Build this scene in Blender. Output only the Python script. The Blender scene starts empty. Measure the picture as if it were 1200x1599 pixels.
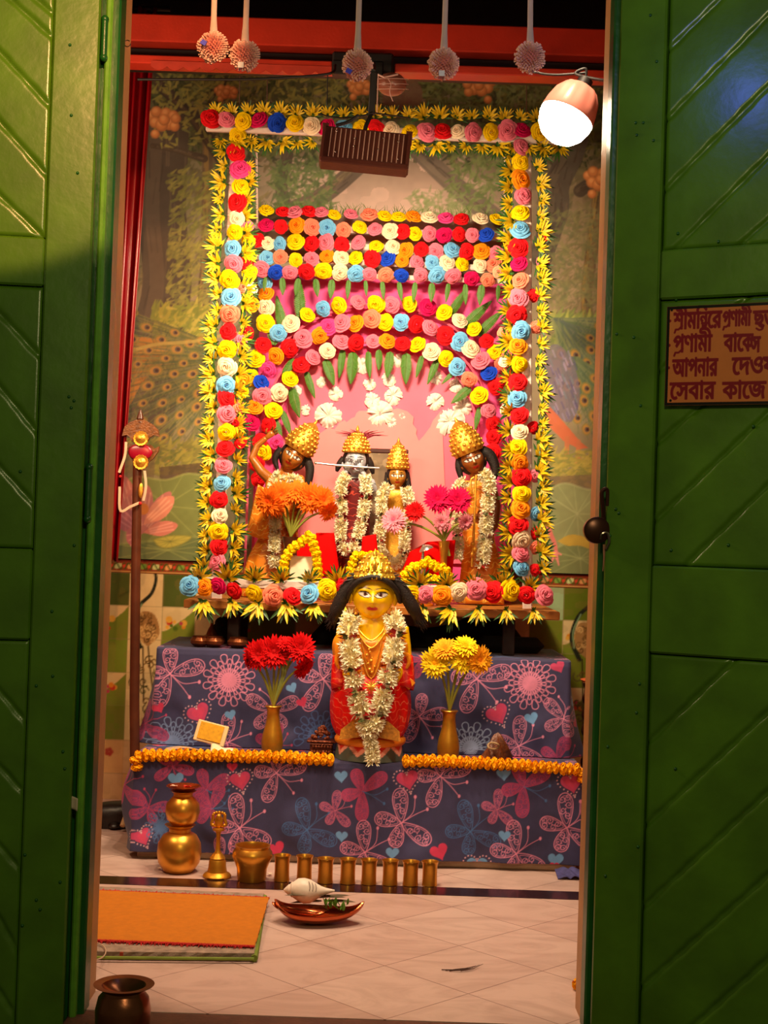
import bpy, math, random
import numpy as np
from mathutils import Vector, Matrix, Euler
from math import sin, cos, pi, radians, sqrt, atan2, exp, tan

R = random.Random(7)
NR = np.random.RandomState(11)
SC = bpy.context.scene
COL = SC.collection

# ------------------------------------------------------------------ camera
F = 2200.0                      # focal length in pixels of the 1200 x 1599 frame
EYE = Vector((0.0, 0.0, 1.0))
PITCH = math.atan(43.5 / F)
ROLL = 0.0335
fw = Vector((0, cos(PITCH), sin(PITCH)))
up0 = Vector((0, -sin(PITCH), cos(PITCH)))
rt0 = Vector((1, 0, 0))
RT = rt0 * cos(ROLL) + up0 * sin(ROLL)
UP = up0 * cos(ROLL) - rt0 * sin(ROLL)
cam = bpy.data.cameras.new('camera')
cam.sensor_fit = 'VERTICAL'
cam.sensor_height = 36.0
cam.lens = F * 36.0 / 1599.0
cam.clip_start = 0.05
co = bpy.data.objects.new('camera', cam)
COL.objects.link(co)
co.matrix_world = Matrix(((RT.x, UP.x, -fw.x, EYE.x), (RT.y, UP.y, -fw.y, EYE.y), (RT.z, UP.z, -fw.z, EYE.z), (0, 0, 0, 1)))
SC.camera = co


def ray(px, py):
    return fw + RT * ((px - 600.0) / F) + UP * ((799.5 - py) / F)


def at(px, py, Y):              # the point a photograph pixel shows, if it lies at depth Y
    d = ray(px, py)
    return EYE + d * ((Y - EYE.y) / d.y)


def onz(px, py, z=0.0):         # ... if it lies on the level z
    d = ray(px, py)
    return EYE + d * ((z - EYE.z) / d.z)


def on_plane(px, py, p0, n):
    d = ray(px, py)
    return EYE + d * ((p0 - EYE).dot(n) / d.dot(n))


# ------------------------------------------------------------------ view, world, lights
SC.view_settings.view_transform = 'Standard'
SC.view_settings.look = 'None'
SC.view_settings.gamma = 1.0
SC.view_settings.use_curve_mapping = False
SC.view_settings.exposure = 0.0
wd = bpy.data.worlds.new('night')
SC.world = wd
wd.use_nodes = True
wd.node_tree.nodes['Background'].inputs[0].default_value = (0.9, 0.75, 0.35, 1)
wd.node_tree.nodes['Background'].inputs[1].default_value = 0.07


def lamp(name, kind, loc, energy, color, target=None, **kw):
    l = bpy.data.lights.new(name, kind)
    l.energy = energy
    l.color = color
    for k, v in kw.items():
        setattr(l, k, v)
    o = bpy.data.objects.new(name, l)
    COL.objects.link(o)
    o.location = loc
    if target is not None:
        o.rotation_euler = (Vector(target) - Vector(loc)).to_track_quat('-Z', 'Y').to_euler()
    return o


FLOOD_C = at(571, 236, 3.95)
BULB_C = at(886, 182, 3.45)
# the flood lamp's own face, aimed at the altar; the bulb's dome shines by itself (built below)
lamp('flood_light_beam', 'AREA', FLOOD_C + Vector((0.0, 0.075, -0.03)), 25, (1.0, 0.80, 0.52), (-0.02, 4.9, 1.1),
     shape='RECTANGLE', size=0.22, size_y=0.09, spread=radians(150))
# a second tube high on the room's left wall and one behind the door head
lamp('room_tube_light', 'AREA', (-1.35, 3.45, 2.0), 20, (1.0, 0.70, 0.42), (0.1, 4.8, 0.9), shape='RECTANGLE', size=0.6, size_y=0.08)
for sx in (-0.22, 0.34):        # two small downlights behind the door head
    lamp('door_head_downlight', 'SPOT', (sx, 3.16, 2.72), 84, (1.0, 0.75, 0.49), (sx * .5, 3.92, 0.0), spot_size=radians(50), spot_blend=0.45, shadow_soft_size=0.05)
# outside: a porch lamp, a warm lamp on the left leaf, a blue festoon lamp over the right leaf
lamp('porch_lamp', 'POINT', (0.15, 0.8, 1.95), 46.0, (1.0, 0.86, 0.42), shadow_soft_size=0.12)
lamp('left_wall_lamp', 'SPOT', (-0.30, 1.55, 2.35), 150, (1.0, 0.47, 0.18), (-0.80, 2.85, 2.08), spot_size=radians(40), spot_blend=0.12, shadow_soft_size=0.02)
lamp('blue_festoon_lamp', 'POINT', tuple(at(1005, -60, 2.45)), 1.6, (0.10, 0.16, 1.0), shadow_soft_size=0.03)


# ------------------------------------------------------------------ colours and materials
def lin(c):
    if isinstance(c, str):
        c = tuple(int(c[i:i + 2], 16) for i in (0, 2, 4))
    return tuple((v / 255 / 12.92) if v <= 10 else (((v / 255) + 0.055) / 1.055) ** 2.4 for v in c)


MATS = {}


def mat(name, col=None, rough=0.5, metal=0.0, var=0.12, scale=30.0, bump=0.0, bscale=120.0, attr=None, col2=None, emit=None,
        sheen=0.0, coat=0.0, sss=0.0, spec=0.5, aniso=0.0):
    """a node material: base colour (or the mesh's own colour layer) broken up by noise, with a noise bump"""
    if name in MATS:
        return MATS[name]
    m = bpy.data.materials.new(name)
    m.use_nodes = True
    nt = m.node_tree
    b = nt.nodes['Principled BSDF']
    b.inputs['Roughness'].default_value = rough
    b.inputs['Metallic'].default_value = metal
    b.inputs['Specular IOR Level'].default_value = spec
    b.inputs['Sheen Weight'].default_value = sheen
    b.inputs['Coat Weight'].default_value = coat
    if coat:
        b.inputs['Coat Roughness'].default_value = 0.15
    tc = nt.nodes.new('ShaderNodeTexCoord')
    nz = nt.nodes.new('ShaderNodeTexNoise')
    nz.inputs['Scale'].default_value = scale
    nz.inputs['Detail'].default_value = 4
    nt.links.new(tc.outputs['Object'], nz.inputs['Vector'])
    if attr == 't':                      # two colours along a petal
        a = nt.nodes.new('ShaderNodeAttribute')
        a.attribute_name = 't'
        mx = nt.nodes.new('ShaderNodeMix')
        mx.data_type = 'RGBA'
        mx.inputs['A'].default_value = (*lin(col), 1)
        mx.inputs['B'].default_value = (*lin(col2 or col), 1)
        nt.links.new(a.outputs['Fac'], mx.inputs['Factor'])
        base = mx.outputs['Result']
    elif attr:
        a = nt.nodes.new('ShaderNodeAttribute')
        a.attribute_name = attr
        base = a.outputs['Color']
    else:
        rgb = nt.nodes.new('ShaderNodeRGB')
        rgb.outputs[0].default_value = (*lin(col), 1)
        base = rgb.outputs[0]
    if var:
        mp = nt.nodes.new('ShaderNodeMapRange')
        mp.inputs['From Min'].default_value = 0.3
        mp.inputs['From Max'].default_value = 0.7
        mp.inputs['To Min'].default_value = 1 - var
        mp.inputs['To Max'].default_value = 1 + var * 0.6
        nt.links.new(nz.outputs['Fac'], mp.inputs['Value'])
        hs = nt.nodes.new('ShaderNodeHueSaturation')
        nt.links.new(mp.outputs[0], hs.inputs['Value'])
        nt.links.new(base, hs.inputs['Color'])
        base = hs.outputs['Color']
    nt.links.new(base, b.inputs['Base Color'])
    if sss:
        b.inputs['Subsurface Weight'].default_value = sss
        b.inputs['Subsurface Radius'].default_value = (0.01, 0.006, 0.003)
    if bump:
        n2 = nt.nodes.new('ShaderNodeTexNoise')
        n2.inputs['Scale'].default_value = bscale
        n2.inputs['Detail'].default_value = 5
        nt.links.new(tc.outputs['Object'], n2.inputs['Vector'])
        bp = nt.nodes.new('ShaderNodeBump')
        bp.inputs['Strength'].default_value = bump
        bp.inputs['Distance'].default_value = 0.004
        nt.links.new(n2.outputs['Fac'], bp.inputs['Height'])
        nt.links.new(bp.outputs['Normal'], b.inputs['Normal'])
    if emit:
        b.inputs['Emission Color'].default_value = (*lin(emit[0]), 1)
        b.inputs['Emission Strength'].default_value = emit[1]
    MATS[name] = m
    return m


# ------------------------------------------------------------------ mesh building
class MB:
    """collects shapes in world space, then links them as ONE mesh object"""
    def __init__(s):
        s.v, s.f, s.t, s.c, s.mi = [], [], [], [], []
        s.cur = 0

    def add(s, verts, faces, t=None, c=None):
        o = len(s.v)
        s.v += [Vector(p) for p in verts]
        s.f += [tuple(i + o for i in f) for f in faces]
        s.mi += [s.cur] * len(faces)
        s.t += list(t) if t is not None else [0.0] * len(verts)
        s.c += list(c) if c is not None else [(1, 1, 1)] * len(verts)
        return s

    def box(s, lo, hi, bev=0.0):
        x0, y0, z0 = lo
        x1, y1, z1 = hi
        return s.obox(Vector(((x0 + x1) / 2, (y0 + y1) / 2, (z0 + z1) / 2)), Matrix.Identity(3), ((x1 - x0) / 2, (y1 - y0) / 2, (z1 - z0) / 2), bev)

    def obox(s, c, rot, h, bev=0.0):
        """oriented box with chamfered edges"""
        hx, hy, hz = h
        b = min(bev, hx * 0.9, hy * 0.9, hz * 0.9)
        c = Vector(c)
        if b <= 0:
            vs = [Vector((sx * hx, sy * hy, sz * hz)) for sx in (-1, 1) for sy in (-1, 1) for sz in (-1, 1)]
            fs = [(0, 1, 3, 2), (4, 6, 7, 5), (0, 4, 5, 1), (2, 3, 7, 6), (0, 2, 6, 4), (1, 5, 7, 3)]
        else:
            vs, idx = [], {}
            for sx in (-1, 1):
                for sy in (-1, 1):
                    for sz in (-1, 1):
                        for ax in range(3):
                            p = [sx * (hx - b), sy * (hy - b), sz * (hz - b)]
                            p[ax] = (sx * hx, sy * hy, sz * hz)[ax]
                            idx[(sx, sy, sz, ax)] = len(vs)
                            vs.append(Vector(p))
            fs = []
            I = idx
            for q in (-1, 1):
                fs.append([I[(q, a, d, 0)] for a, d in ((-1, -1), (1, -1), (1, 1), (-1, 1))][::q])
                fs.append([I[(a, q, d, 1)] for a, d in ((-1, -1), (-1, 1), (1, 1), (1, -1))][::q])
                fs.append([I[(a, d, q, 2)] for a, d in ((-1, -1), (1, -1), (1, 1), (-1, 1))][::q])
            for a in (-1, 1):
                for d in (-1, 1):
                    fs.append([I[(-1, a, d, 1)], I[(1, a, d, 1)], I[(1, a, d, 2)], I[(-1, a, d, 2)]][::(-a * d)])
                    fs.append([I[(a, -1, d, 0)], I[(a, 1, d, 0)], I[(a, 1, d, 2)], I[(a, -1, d, 2)]][::(a * d)])
                    fs.append([I[(a, d, -1, 0)], I[(a, d, 1, 0)], I[(a, d, 1, 1)], I[(a, d, -1, 1)]][::(-a * d)])
            for sx in (-1, 1):
                for sy in (-1, 1):
                    for sz in (-1, 1):
                        fs.append([I[(sx, sy, sz, 0)], I[(sx, sy, sz, 1)], I[(sx, sy, sz, 2)]][::(sx * sy * sz)])
        return s.add([c + rot @ v for v in vs], fs)

    def tube(s, pts, rad, n=8, cap=True, t=None, flat=1.0, c=None):
        pts = [Vector(p) for p in pts]
        if not hasattr(rad, '__len__'):
            rad = [rad] * len(pts)
        vs, fs, ts = [], [], []
        ref = None
        for i, p in enumerate(pts):
            d = (pts[min(i + 1, len(pts) - 1)] - pts[max(i - 1, 0)])
            if d.length < 1e-9:
                d = Vector((0, 0, 1))
            d.normalize()
            if ref is None:
                ref = Vector((0, -1, 0)) if abs(d.y) < 0.9 else Vector((1, 0, 0))
            a = (ref - d * ref.dot(d)).normalized()
            ref = a
            b = d.cross(a)
            for k in range(n):
                q = 2 * pi * k / n
                vs.append(p + (a * cos(q) * flat + b * sin(q)) * rad[i])
                ts.append(i / max(1, len(pts) - 1))
        for i in range(len(pts) - 1):
            for k in range(n):
                fs.append((i * n + k, i * n + (k + 1) % n, (i + 1) * n + (k + 1) % n, (i + 1) * n + k))
        if cap:
            fs.append(tuple(range(n))[::-1])
            fs.append(tuple((len(pts) - 1) * n + k for k in range(n)))
        return s.add(vs, fs, ts, [c] * len(vs) if c else None)

    def lathe(s, prof, c, n=40, rot=None, mod=None, squash=1.0):
        """prof: (radius, height) from the bottom up, about the vertical through c"""
        c = Vector(c)
        vs, fs, ts = [], [], []
        for i, (r, z) in enumerate(prof):
            for k in range(n):
                q = 2 * pi * k / n
                rr = r * (mod(q, i / max(1, len(prof) - 1)) if mod else 1.0)
                p = Vector((rr * cos(q), rr * sin(q) * squash, z))
                vs.append(c + (rot @ p if rot else p))
                ts.append(i / max(1, len(prof) - 1))
        for i in range(len(prof) - 1):
            for k in range(n):
                fs.append((i * n + k, i * n + (k + 1) % n, (i + 1) * n + (k + 1) % n, (i + 1) * n + k))
        if prof[0][0] > 1e-6:
            fs.append(tuple(range(n))[::-1])
        if prof[-1][0] > 1e-6:
            fs.append(tuple((len(prof) - 1) * n + k for k in range(n)))
        return s.add(vs, fs, ts)

    def ball(s, c, r, n=12, m=8, rot=None, t=None):
        rx, ry, rz = r if hasattr(r, '__len__') else (r, r, r)
        c = Vector(c)
        vs = []
        for i in range(m + 1):
            a = -pi / 2 + pi * i / m
            for k in range(n):
                q = 2 * pi * k / n
                p = Vector((rx * cos(a) * cos(q), ry * cos(a) * sin(q), rz * sin(a)))
                vs.append(c + (rot @ p if rot else p))
        fs = [(i * n + k, i * n + (k + 1) % n, (i + 1) * n + (k + 1) % n, (i + 1) * n + k) for i in range(m) for k in range(n)]
        return s.add(vs, fs, [t if t is not None else 0.0] * len(vs))

    def grid(s, fn, nu, nv, close_u=False, c=None):
        """fn(u, v) -> point, u, v in 0..1"""
        vs = [fn(i / nu, j / nv) for j in range(nv + 1) for i in range(nu + (0 if close_u else 1))]
        w = nu + (0 if close_u else 1)
        fs = [(j * w + i, j * w + (i + 1) % w, (j + 1) * w + (i + 1) % w, (j + 1) * w + i) for j in range(nv) for i in range(nu)]
        return s.add(vs, fs, [j / nv for j in range(nv + 1) for i in range(w)])

    def prism(s, poly, p0, ax, ay, depth):
        """closed outline (2D) standing on the plane p0 + a*ax + b*ay, thickened along the normal"""
        p0, ax, ay = Vector(p0), Vector(ax), Vector(ay)
        n = ax.cross(ay).normalized()
        k = len(poly)
        vs = [p0 + ax * a + ay * b for a, b in poly] + [p0 + ax * a + ay * b + n * depth for a, b in poly]
        fs = [tuple(range(k))[::-1], tuple(range(k, 2 * k))] + [(i, (i + 1) % k, k + (i + 1) % k, k + i) for i in range(k)]
        return s.add(vs, fs)

    def mesh(s, name, org=(0, 0, 0), smooth=True, use_t=False, use_c=False):
        me = bpy.data.meshes.new(name)
        org = Vector(org)
        me.from_pydata([tuple(v - org) for v in s.v], [], s.f)
        if smooth:
            me.shade_smooth()
        if any(s.mi):
            me.polygons.foreach_set('material_index', s.mi)
        if use_t:
            me.attributes.new('t', 'FLOAT', 'POINT').data.foreach_set('value', s.t)
        if use_c:
            a = me.color_attributes.new('Col', 'FLOAT_COLOR', 'POINT')
            a.data.foreach_set('color', np.array([(*q, 1.0) for q in s.c], dtype=np.float32).ravel())
        me.update()
        return me

    def build(s, name, m, parent=None, org=None, smooth=True, use_t=False, use_c=False, angle=40):
        if org is None:
            org = parent.location if parent else s.base()
        me = s.mesh(name, org, smooth, use_t, use_c)
        for q in (m if isinstance(m, (list, tuple)) else [m]):
            me.materials.append(q)
        if smooth and angle:
            try:
                me.set_sharp_from_angle(angle=radians(angle))
            except Exception:
                pass
        o = bpy.data.objects.new(name, me)
        COL.objects.link(o)
        o.location = Vector(org)
        if parent:
            o.parent = parent
            o.location = Vector(org) - root_loc(parent)
        return o

    def base(s):
        xs = [p.x for p in s.v]
        ys = [p.y for p in s.v]
        zs = [p.z for p in s.v]
        return Vector(((min(xs) + max(xs)) / 2, (min(ys) + max(ys)) / 2, min(zs)))


def root_loc(o):
    p = Vector(o.location)
    while o.parent:
        o = o.parent
        p += Vector(o.location)
    return p


def tag(o, label=None, cat=None, group=None, kind=None):
    if label:
        o['label'] = label
    if cat:
        o['category'] = cat
    if group:
        o['group'] = group
    if kind:
        o['kind'] = kind
    return o


def thing(name, loc, label, cat, group=None):
    o = bpy.data.objects.new(name, None)
    o.empty_display_size = 0.02
    COL.objects.link(o)
    o.location = Vector(loc)
    return tag(o, label, cat, group)


def struct(o, label=None):
    o['kind'] = 'structure'
    if label:
        o['label'] = label
    return o


def inst(name, me, parent, loc, rot=None, scale=1.0):
    """a part that shares its mesh with its like; loc in world space"""
    o = bpy.data.objects.new(name, me)
    COL.objects.link(o)
    if parent:
        o.parent = parent
        o.location = Vector(loc) - root_loc(parent)
    else:
        o.location = Vector(loc)
    if rot is not None:
        o.rotation_euler = rot.to_euler() if hasattr(rot, 'to_euler') else rot
    o.scale = (scale, scale, scale) if not hasattr(scale, '__len__') else scale
    return o


def face_dir(d, spin=0.0):
    """rotation that turns local +Z to d"""
    return (Vector(d).to_track_quat('Z', 'Y').to_matrix() @ Matrix.Rotation(spin, 3, 'Z'))


def bez(pts, n=24):
    """smooth curve through control points (Catmull-Rom)"""
    P = [Vector(p) for p in pts]
    P = [P[0] * 2 - P[1]] + P + [P[-1] * 2 - P[-2]]
    out = []
    seg = len(P) - 3
    for i in range(n + 1):
        u = i / n * seg
        k = min(int(u), seg - 1)
        x = u - k
        a, b, c, d = P[k:k + 4]
        out.append(0.5 * ((2 * b) + (c - a) * x + (2 * a - 5 * b + 4 * c - d) * x * x + (3 * b - a - 3 * c + d) * x ** 3))
    return out


def resample(pts, step):
    pts = [Vector(p) for p in pts]
    out, acc = [pts[0].copy()], 0.0
    for a, b in zip(pts, pts[1:]):
        L = (b - a).length
        while acc + L >= step:
            r = (step - acc) / L
            a = a.lerp(b, r)
            L = (b - a).length
            out.append(a.copy())
            acc = 0.0
        acc += L
    return out


# ------------------------------------------------------------------ painting prints (patterns of cloth, tiles, the wall print)
class Canvas:
    """a plane print in metres: x0..x1 by y0..y1, later carried by a fine mesh as its colour layer"""
    def __init__(s, x0, x1, y0, y1, pitch, col):
        s.x0, s.y0 = x0, y0
        s.nx = int(round((x1 - x0) / pitch)) + 1
        s.ny = int(round((y1 - y0) / pitch)) + 1
        s.px = (x1 - x0) / (s.nx - 1)
        s.py = (y1 - y0) / (s.ny - 1)
        s.x1, s.y1 = x1, y1
        s.a = np.empty((s.ny, s.nx, 3), dtype=np.float32)
        s.a[:] = lin(col)
        s.X, s.Y = np.meshgrid(np.linspace(x0, x1, s.nx), np.linspace(y0, y1, s.ny))

    def win(s, x0, x1, y0, y1):
        i0 = max(0, int((x0 - s.x0) / s.px) - 1)
        i1 = min(s.nx, int((x1 - s.x0) / s.px) + 3)
        j0 = max(0, int((y0 - s.y0) / s.py) - 1)
        j1 = min(s.ny, int((y1 - s.y0) / s.py) + 3)
        if i0 >= i1 or j0 >= j1:
            return None
        return slice(j0, j1), slice(i0, i1)

    def put(s, w, alpha, col):
        c = np.array(lin(col), dtype=np.float32) if not isinstance(col, np.ndarray) else col
        s.a[w] += (c - s.a[w]) * alpha[..., None]

    def dot(s, x, y, r, col, a=1.0, soft=None, sy=1.0):
        w = s.win(x - r * 1.3, x + r * 1.3, y - r * sy * 1.3, y + r * sy * 1.3)
        if w is None:
            return
        d = np.sqrt((s.X[w] - x) ** 2 + ((s.Y[w] - y) / sy) ** 2)
        soft = soft or s.px
        s.put(w, np.clip((r - d) / soft + 0.5, 0, 1) * a, col)

    def line(s, pts, wd, col, a=1.0, w1=None):
        """a brush stroke with round ends, tapering from wd to w1"""
        n = len(pts)
        w1 = wd if w1 is None else w1
        xs = [p[0] for p in pts]
        ys = [p[1] for p in pts]
        m = max(wd, w1)
        W = s.win(min(xs) - m, max(xs) + m, min(ys) - m, max(ys) + m)
        if W is None:
            return
        al = np.zeros(s.X[W].shape, dtype=np.float32)
        oj, oi = W[0].start, W[1].start
        for k in range(n - 1):
            ax, ay = pts[k][0], pts[k][1]
            bx, by = pts[k + 1][0], pts[k + 1][1]
            h0 = wd + (w1 - wd) * k / (n - 1)
            h1 = wd + (w1 - wd) * (k + 1) / (n - 1)
            q = s.win(min(ax, bx) - m, max(ax, bx) + m, min(ay, by) - m, max(ay, by) + m)
            if q is None:
                continue
            X, Y = s.X[q], s.Y[q]
            dx, dy = bx - ax, by - ay
            L = dx * dx + dy * dy + 1e-12
            t = np.clip(((X - ax) * dx + (Y - ay) * dy) / L, 0, 1)
            d = np.sqrt((X - ax - t * dx) ** 2 + (Y - ay - t * dy) ** 2)
            v = np.clip(((h0 + (h1 - h0) * t) / 2 - d) / s.px + 0.5, 0, 1)
            z = al[q[0].start - oj:q[0].stop - oj, q[1].start - oi:q[1].stop - oi]
            np.maximum(z, v, out=z)
        s.put(W, al * a, col)

    def poly(s, pts, col, a=1.0):
        xs = [p[0] for p in pts]
        ys = [p[1] for p in pts]
        w = s.win(min(xs), max(xs), min(ys), max(ys))
        if w is None:
            return
        X, Y = s.X[w], s.Y[w]
        ins = np.zeros(X.shape, dtype=np.float32)
        for ox, oy in ((-.25, -.25), (.25, -.25), (-.25, .25), (.25, .25)):
            c = np.zeros(X.shape, dtype=bool)
            for k in range(len(pts)):
                ax, ay = pts[k - 1][0], pts[k - 1][1]
                bx, by = pts[k][0], pts[k][1]
                if ay == by:
                    continue
                yy = Y + oy * s.py
                c ^= ((ay > yy) != (by > yy)) & (X + ox * s.px < (bx - ax) * (yy - ay) / (by - ay) + ax)
            ins += c * 0.25
        s.put(w, ins * a, col)

    def noise(s, cell, seed=0):
        """smooth value noise over the print, 0..1"""
        r = np.random.RandomState(seed)
        gx = (s.X - s.x0) / cell
        gy = (s.Y - s.y0) / cell
        T = r.rand(int(gy.max()) + 3, int(gx.max()) + 3)
        i, j = gx.astype(int), gy.astype(int)
        u, v = gx - i, gy - j
        u, v = u * u * (3 - 2 * u), v * v * (3 - 2 * v)
        return (T[j, i] * (1 - u) + T[j, i + 1] * u) * (1 - v) + (T[j + 1, i] * (1 - u) + T[j + 1, i + 1] * u) * v

    def blend(s, mask, col):
        s.a += (np.array(lin(col), dtype=np.float32) - s.a) * np.clip(mask, 0, 1)[..., None]

    def mesh(s, name, fn):
        """fn(X, Y arrays) -> (x, y, z) arrays"""
        x, y, z = fn(s.X, s.Y)
        v = np.stack([x, y, z], -1).reshape(-1, 3).astype(np.float32)
        nx, ny = s.nx, s.ny
        i = np.arange(nx * ny).reshape(ny, nx)
        f = np.stack([i[:-1, :-1], i[:-1, 1:], i[1:, 1:], i[1:, :-1]], -1).reshape(-1, 4)
        me = bpy.data.meshes.new(name)
        me.vertices.add(len(v))
        me.vertices.foreach_set('co', v.ravel())
        me.loops.add(f.size)
        me.loops.foreach_set('vertex_index', f.ravel().astype(np.int32))
        me.polygons.add(len(f))
        me.polygons.foreach_set('loop_start', np.arange(0, f.size, 4, dtype=np.int32))
        me.polygons.foreach_set('loop_total', np.full(len(f), 4, dtype=np.int32))
        me.update(calc_edges=True)
        me.shade_smooth()
        a = me.color_attributes.new('Col', 'FLOAT_COLOR', 'POINT')
        c = np.ones((nx * ny, 4), dtype=np.float32)
        c[:, :3] = s.a.reshape(-1, 3)
        a.data.foreach_set('color', c.ravel())
        return me

    def build(s, name, m, fn, parent=None):
        me = s.mesh(name, fn)
        me.materials.append(m)
        o = bpy.data.objects.new(name, me)
        COL.objects.link(o)
        co_ = np.array([v.co[:] for v in me.vertices]) if False else None
        if parent:
            o.parent = parent
            me.transform(Matrix.Translation(-root_loc(parent)))
        return o


def spiral(cx, cy, r, a0, turns, sgn=1, n=22):
    return [(cx + r * (1 - 0.85 * k / n) * cos(a0 + sgn * turns * 2 * pi * k / n), cy + r * (1 - 0.85 * k / n) * sin(a0 + sgn * turns * 2 * pi * k / n)) for k in range(n + 1)]
# ================================================================== THE ROOM
YB = 5.28                                        # back wall
YD = 2.93                                        # face of the door frame
green = mat('green_gloss_paint', '4a7412', rough=0.30, var=0.25, scale=9, bump=0.14, bscale=45, spec=0.6)
green_dark = mat('green_frame_paint', '17551c', rough=0.35, var=0.3, scale=12, bump=0.3, bscale=50)
tan = mat('ochre_reveal_paint', 'c08a55', rough=0.5, var=0.2, scale=8, bump=0.2)
plaster = mat('dull_red_plaster', '9a4a3a', rough=0.8, var=0.2, scale=6, bump=0.3)
dark_wood = mat('dark_ceiling_boards', '060403', rough=0.95, var=0.3, scale=6, bump=0.2)
red_paint = mat('red_beam_paint', 'c8341e', rough=0.4, var=0.15, scale=10, bump=0.15)
black_iron = mat('black_iron', '150d0b', rough=0.55, var=0.2)


def marble_material():
    m = bpy.data.materials.new('pale_marble_floor_tiles')
    m.use_nodes = True
    nt = m.node_tree
    N, L = nt.nodes, nt.links
    b = N['Principled BSDF']
    tc = N.new('ShaderNodeTexCoord')
    mp = N.new('ShaderNodeMapping')
    mp.inputs['Rotation'].default_value = (0, 0, radians(45))
    # the tile corners meet below the photograph's pixel (601, 1508)
    c = onz(601, 1508)
    rx = (c.x * cos(radians(45)) - c.y * sin(radians(45)))
    ry = (c.x * sin(radians(45)) + c.y * cos(radians(45)))
    mp.inputs['Location'].default_value = (-rx, -ry, 0)
    L.new(tc.outputs['Object'], mp.inputs['Vector'])
    br = N.new('ShaderNodeTexBrick')
    br.offset = 0.0
    br.inputs['Scale'].default_value = 1.0
    br.inputs['Brick Width'].default_value = 0.262
    br.inputs['Row Height'].default_value = 0.262
    br.inputs['Mortar Size'].default_value = 0.0016
    br.inputs['Mortar Smooth'].default_value = 0.4
    br.inputs['Color1'].default_value = (*lin('d2b2a8'), 1)
    br.inputs['Color2'].default_value = (*lin('c6a298'), 1)
    br.inputs['Mortar'].default_value = (*lin('8a6a62'), 1)
    L.new(mp.outputs[0], br.inputs['Vector'])
    wv = N.new('ShaderNodeTexNoise')
    wv.inputs['Scale'].default_value = 5.0
    wv.inputs['Detail'].default_value = 9
    wv.inputs['Roughness'].default_value = 0.6
    wv.inputs['Distortion'].default_value = 2.2
    m2 = N.new('ShaderNodeMapping')
    m2.inputs['Scale'].default_value = (0.8, 1.5, 1)
    m2.inputs['Rotation'].default_value = (0, 0, radians(18))
    L.new(tc.outputs['Object'], m2.inputs['Vector'])
    L.new(m2.outputs[0], wv.inputs['Vector'])
    cr = N.new('ShaderNodeValToRGB')
    cr.color_ramp.elements[0].position = 0.32
    cr.color_ramp.elements[0].color = (0.52, 0.44, 0.42, 1)
    cr.color_ramp.elements[1].position = 0.58
    cr.color_ramp.elements[1].color = (1, 1, 1, 1)
    L.new(wv.outputs['Fac'], cr.inputs['Fac'])
    mx = N.new('ShaderNodeMix')
    mx.data_type = 'RGBA'
    mx.blend_type = 'MULTIPLY'
    mx.inputs['Factor'].default_value = 0.42
    L.new(br.outputs['Color'], mx.inputs['A'])
    L.new(cr.outputs['Color'], mx.inputs['B'])
    L.new(mx.outputs['Result'], b.inputs['Base Color'])
    b.inputs['Roughness'].default_value = 0.34
    b.inputs['Specular IOR Level'].default_value = 0.35
    return m


fl = MB().box((-1.6, 2.96, -0.05), (1.6, YB, 0.0)).build('floor', marble_material(), org=(0, 0, 0), smooth=False)
struct(fl)
# black granite strip let into the floor in front of the altar
p0, p1 = onz(560, 1381.5), onz(560, 1394)
st = MB().box((-1.6, p1.y, -0.004), (1.6, p0.y, 0.0012)).build('trim_floor_strip', mat('black_granite_strip', '2c1512', rough=0.16, var=0.3, scale=60), smooth=False)
struct(st)
th = MB().box((-0.62, 2.56, -0.41), (0.50, 2.96, 0.0), 0.006).build('trim_threshold', mat('brown_threshold', '5a3428', rough=0.5, var=0.3, bump=0.2), smooth=False)
struct(th)
struct(MB().box((-3.0, -0.8, -0.5), (3.0, 2.96, -0.4)).build('floor_porch', mat('porch_cement', '6a6258', rough=0.8, bump=0.3), smooth=False))
struct(MB().box((-1.7, 2.95, 3.1), (1.7, YB + 0.1, 3.16)).build('ceiling', dark_wood, smooth=False))
struct(MB().box((-1.68, 2.95, -0.05), (-1.6, YB, 3.1)).build('wall_left', plaster, smooth=False))
struct(MB().box((1.6, 2.95, -0.05), (1.68, YB, 3.1)).build('wall_right', plaster, smooth=False))

# ---- the back wall: a tiled dado, a border tile course, a printed forest scene above
TILE = 0.125
Zb = at(560, 896, YB).z
Z_bord0, Z_bord1 = Zb - 0.024, Zb + 0.024
struct(MB().box((-1.7, YB, -0.05), (1.7, YB + 0.1, 3.1)).build('wall_back', mat('near_black_plaster', '100806', rough=.95, var=.3), smooth=False))  # plaster in one near-black tone, seen only above the print


def W2(px, py):
    q = at(px, py, YB)
    return (q.x, q.z)


def P(*pp):
    return [W2(a, b) for a, b in pp]


def ell(cx, cy, rx, ry, rot=0.0, n=28):
    return [(cx + rx * cos(a) * cos(rot) - ry * sin(a) * sin(rot), cy + rx * cos(a) * sin(rot) + ry * sin(a) * cos(rot)) for a in [2 * pi * k / n for k in range(n)]]


def spl(pts, n=20):
    return [(v.x, v.y) for v in bez([(a, b, 0) for a, b in pts], n)]


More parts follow.
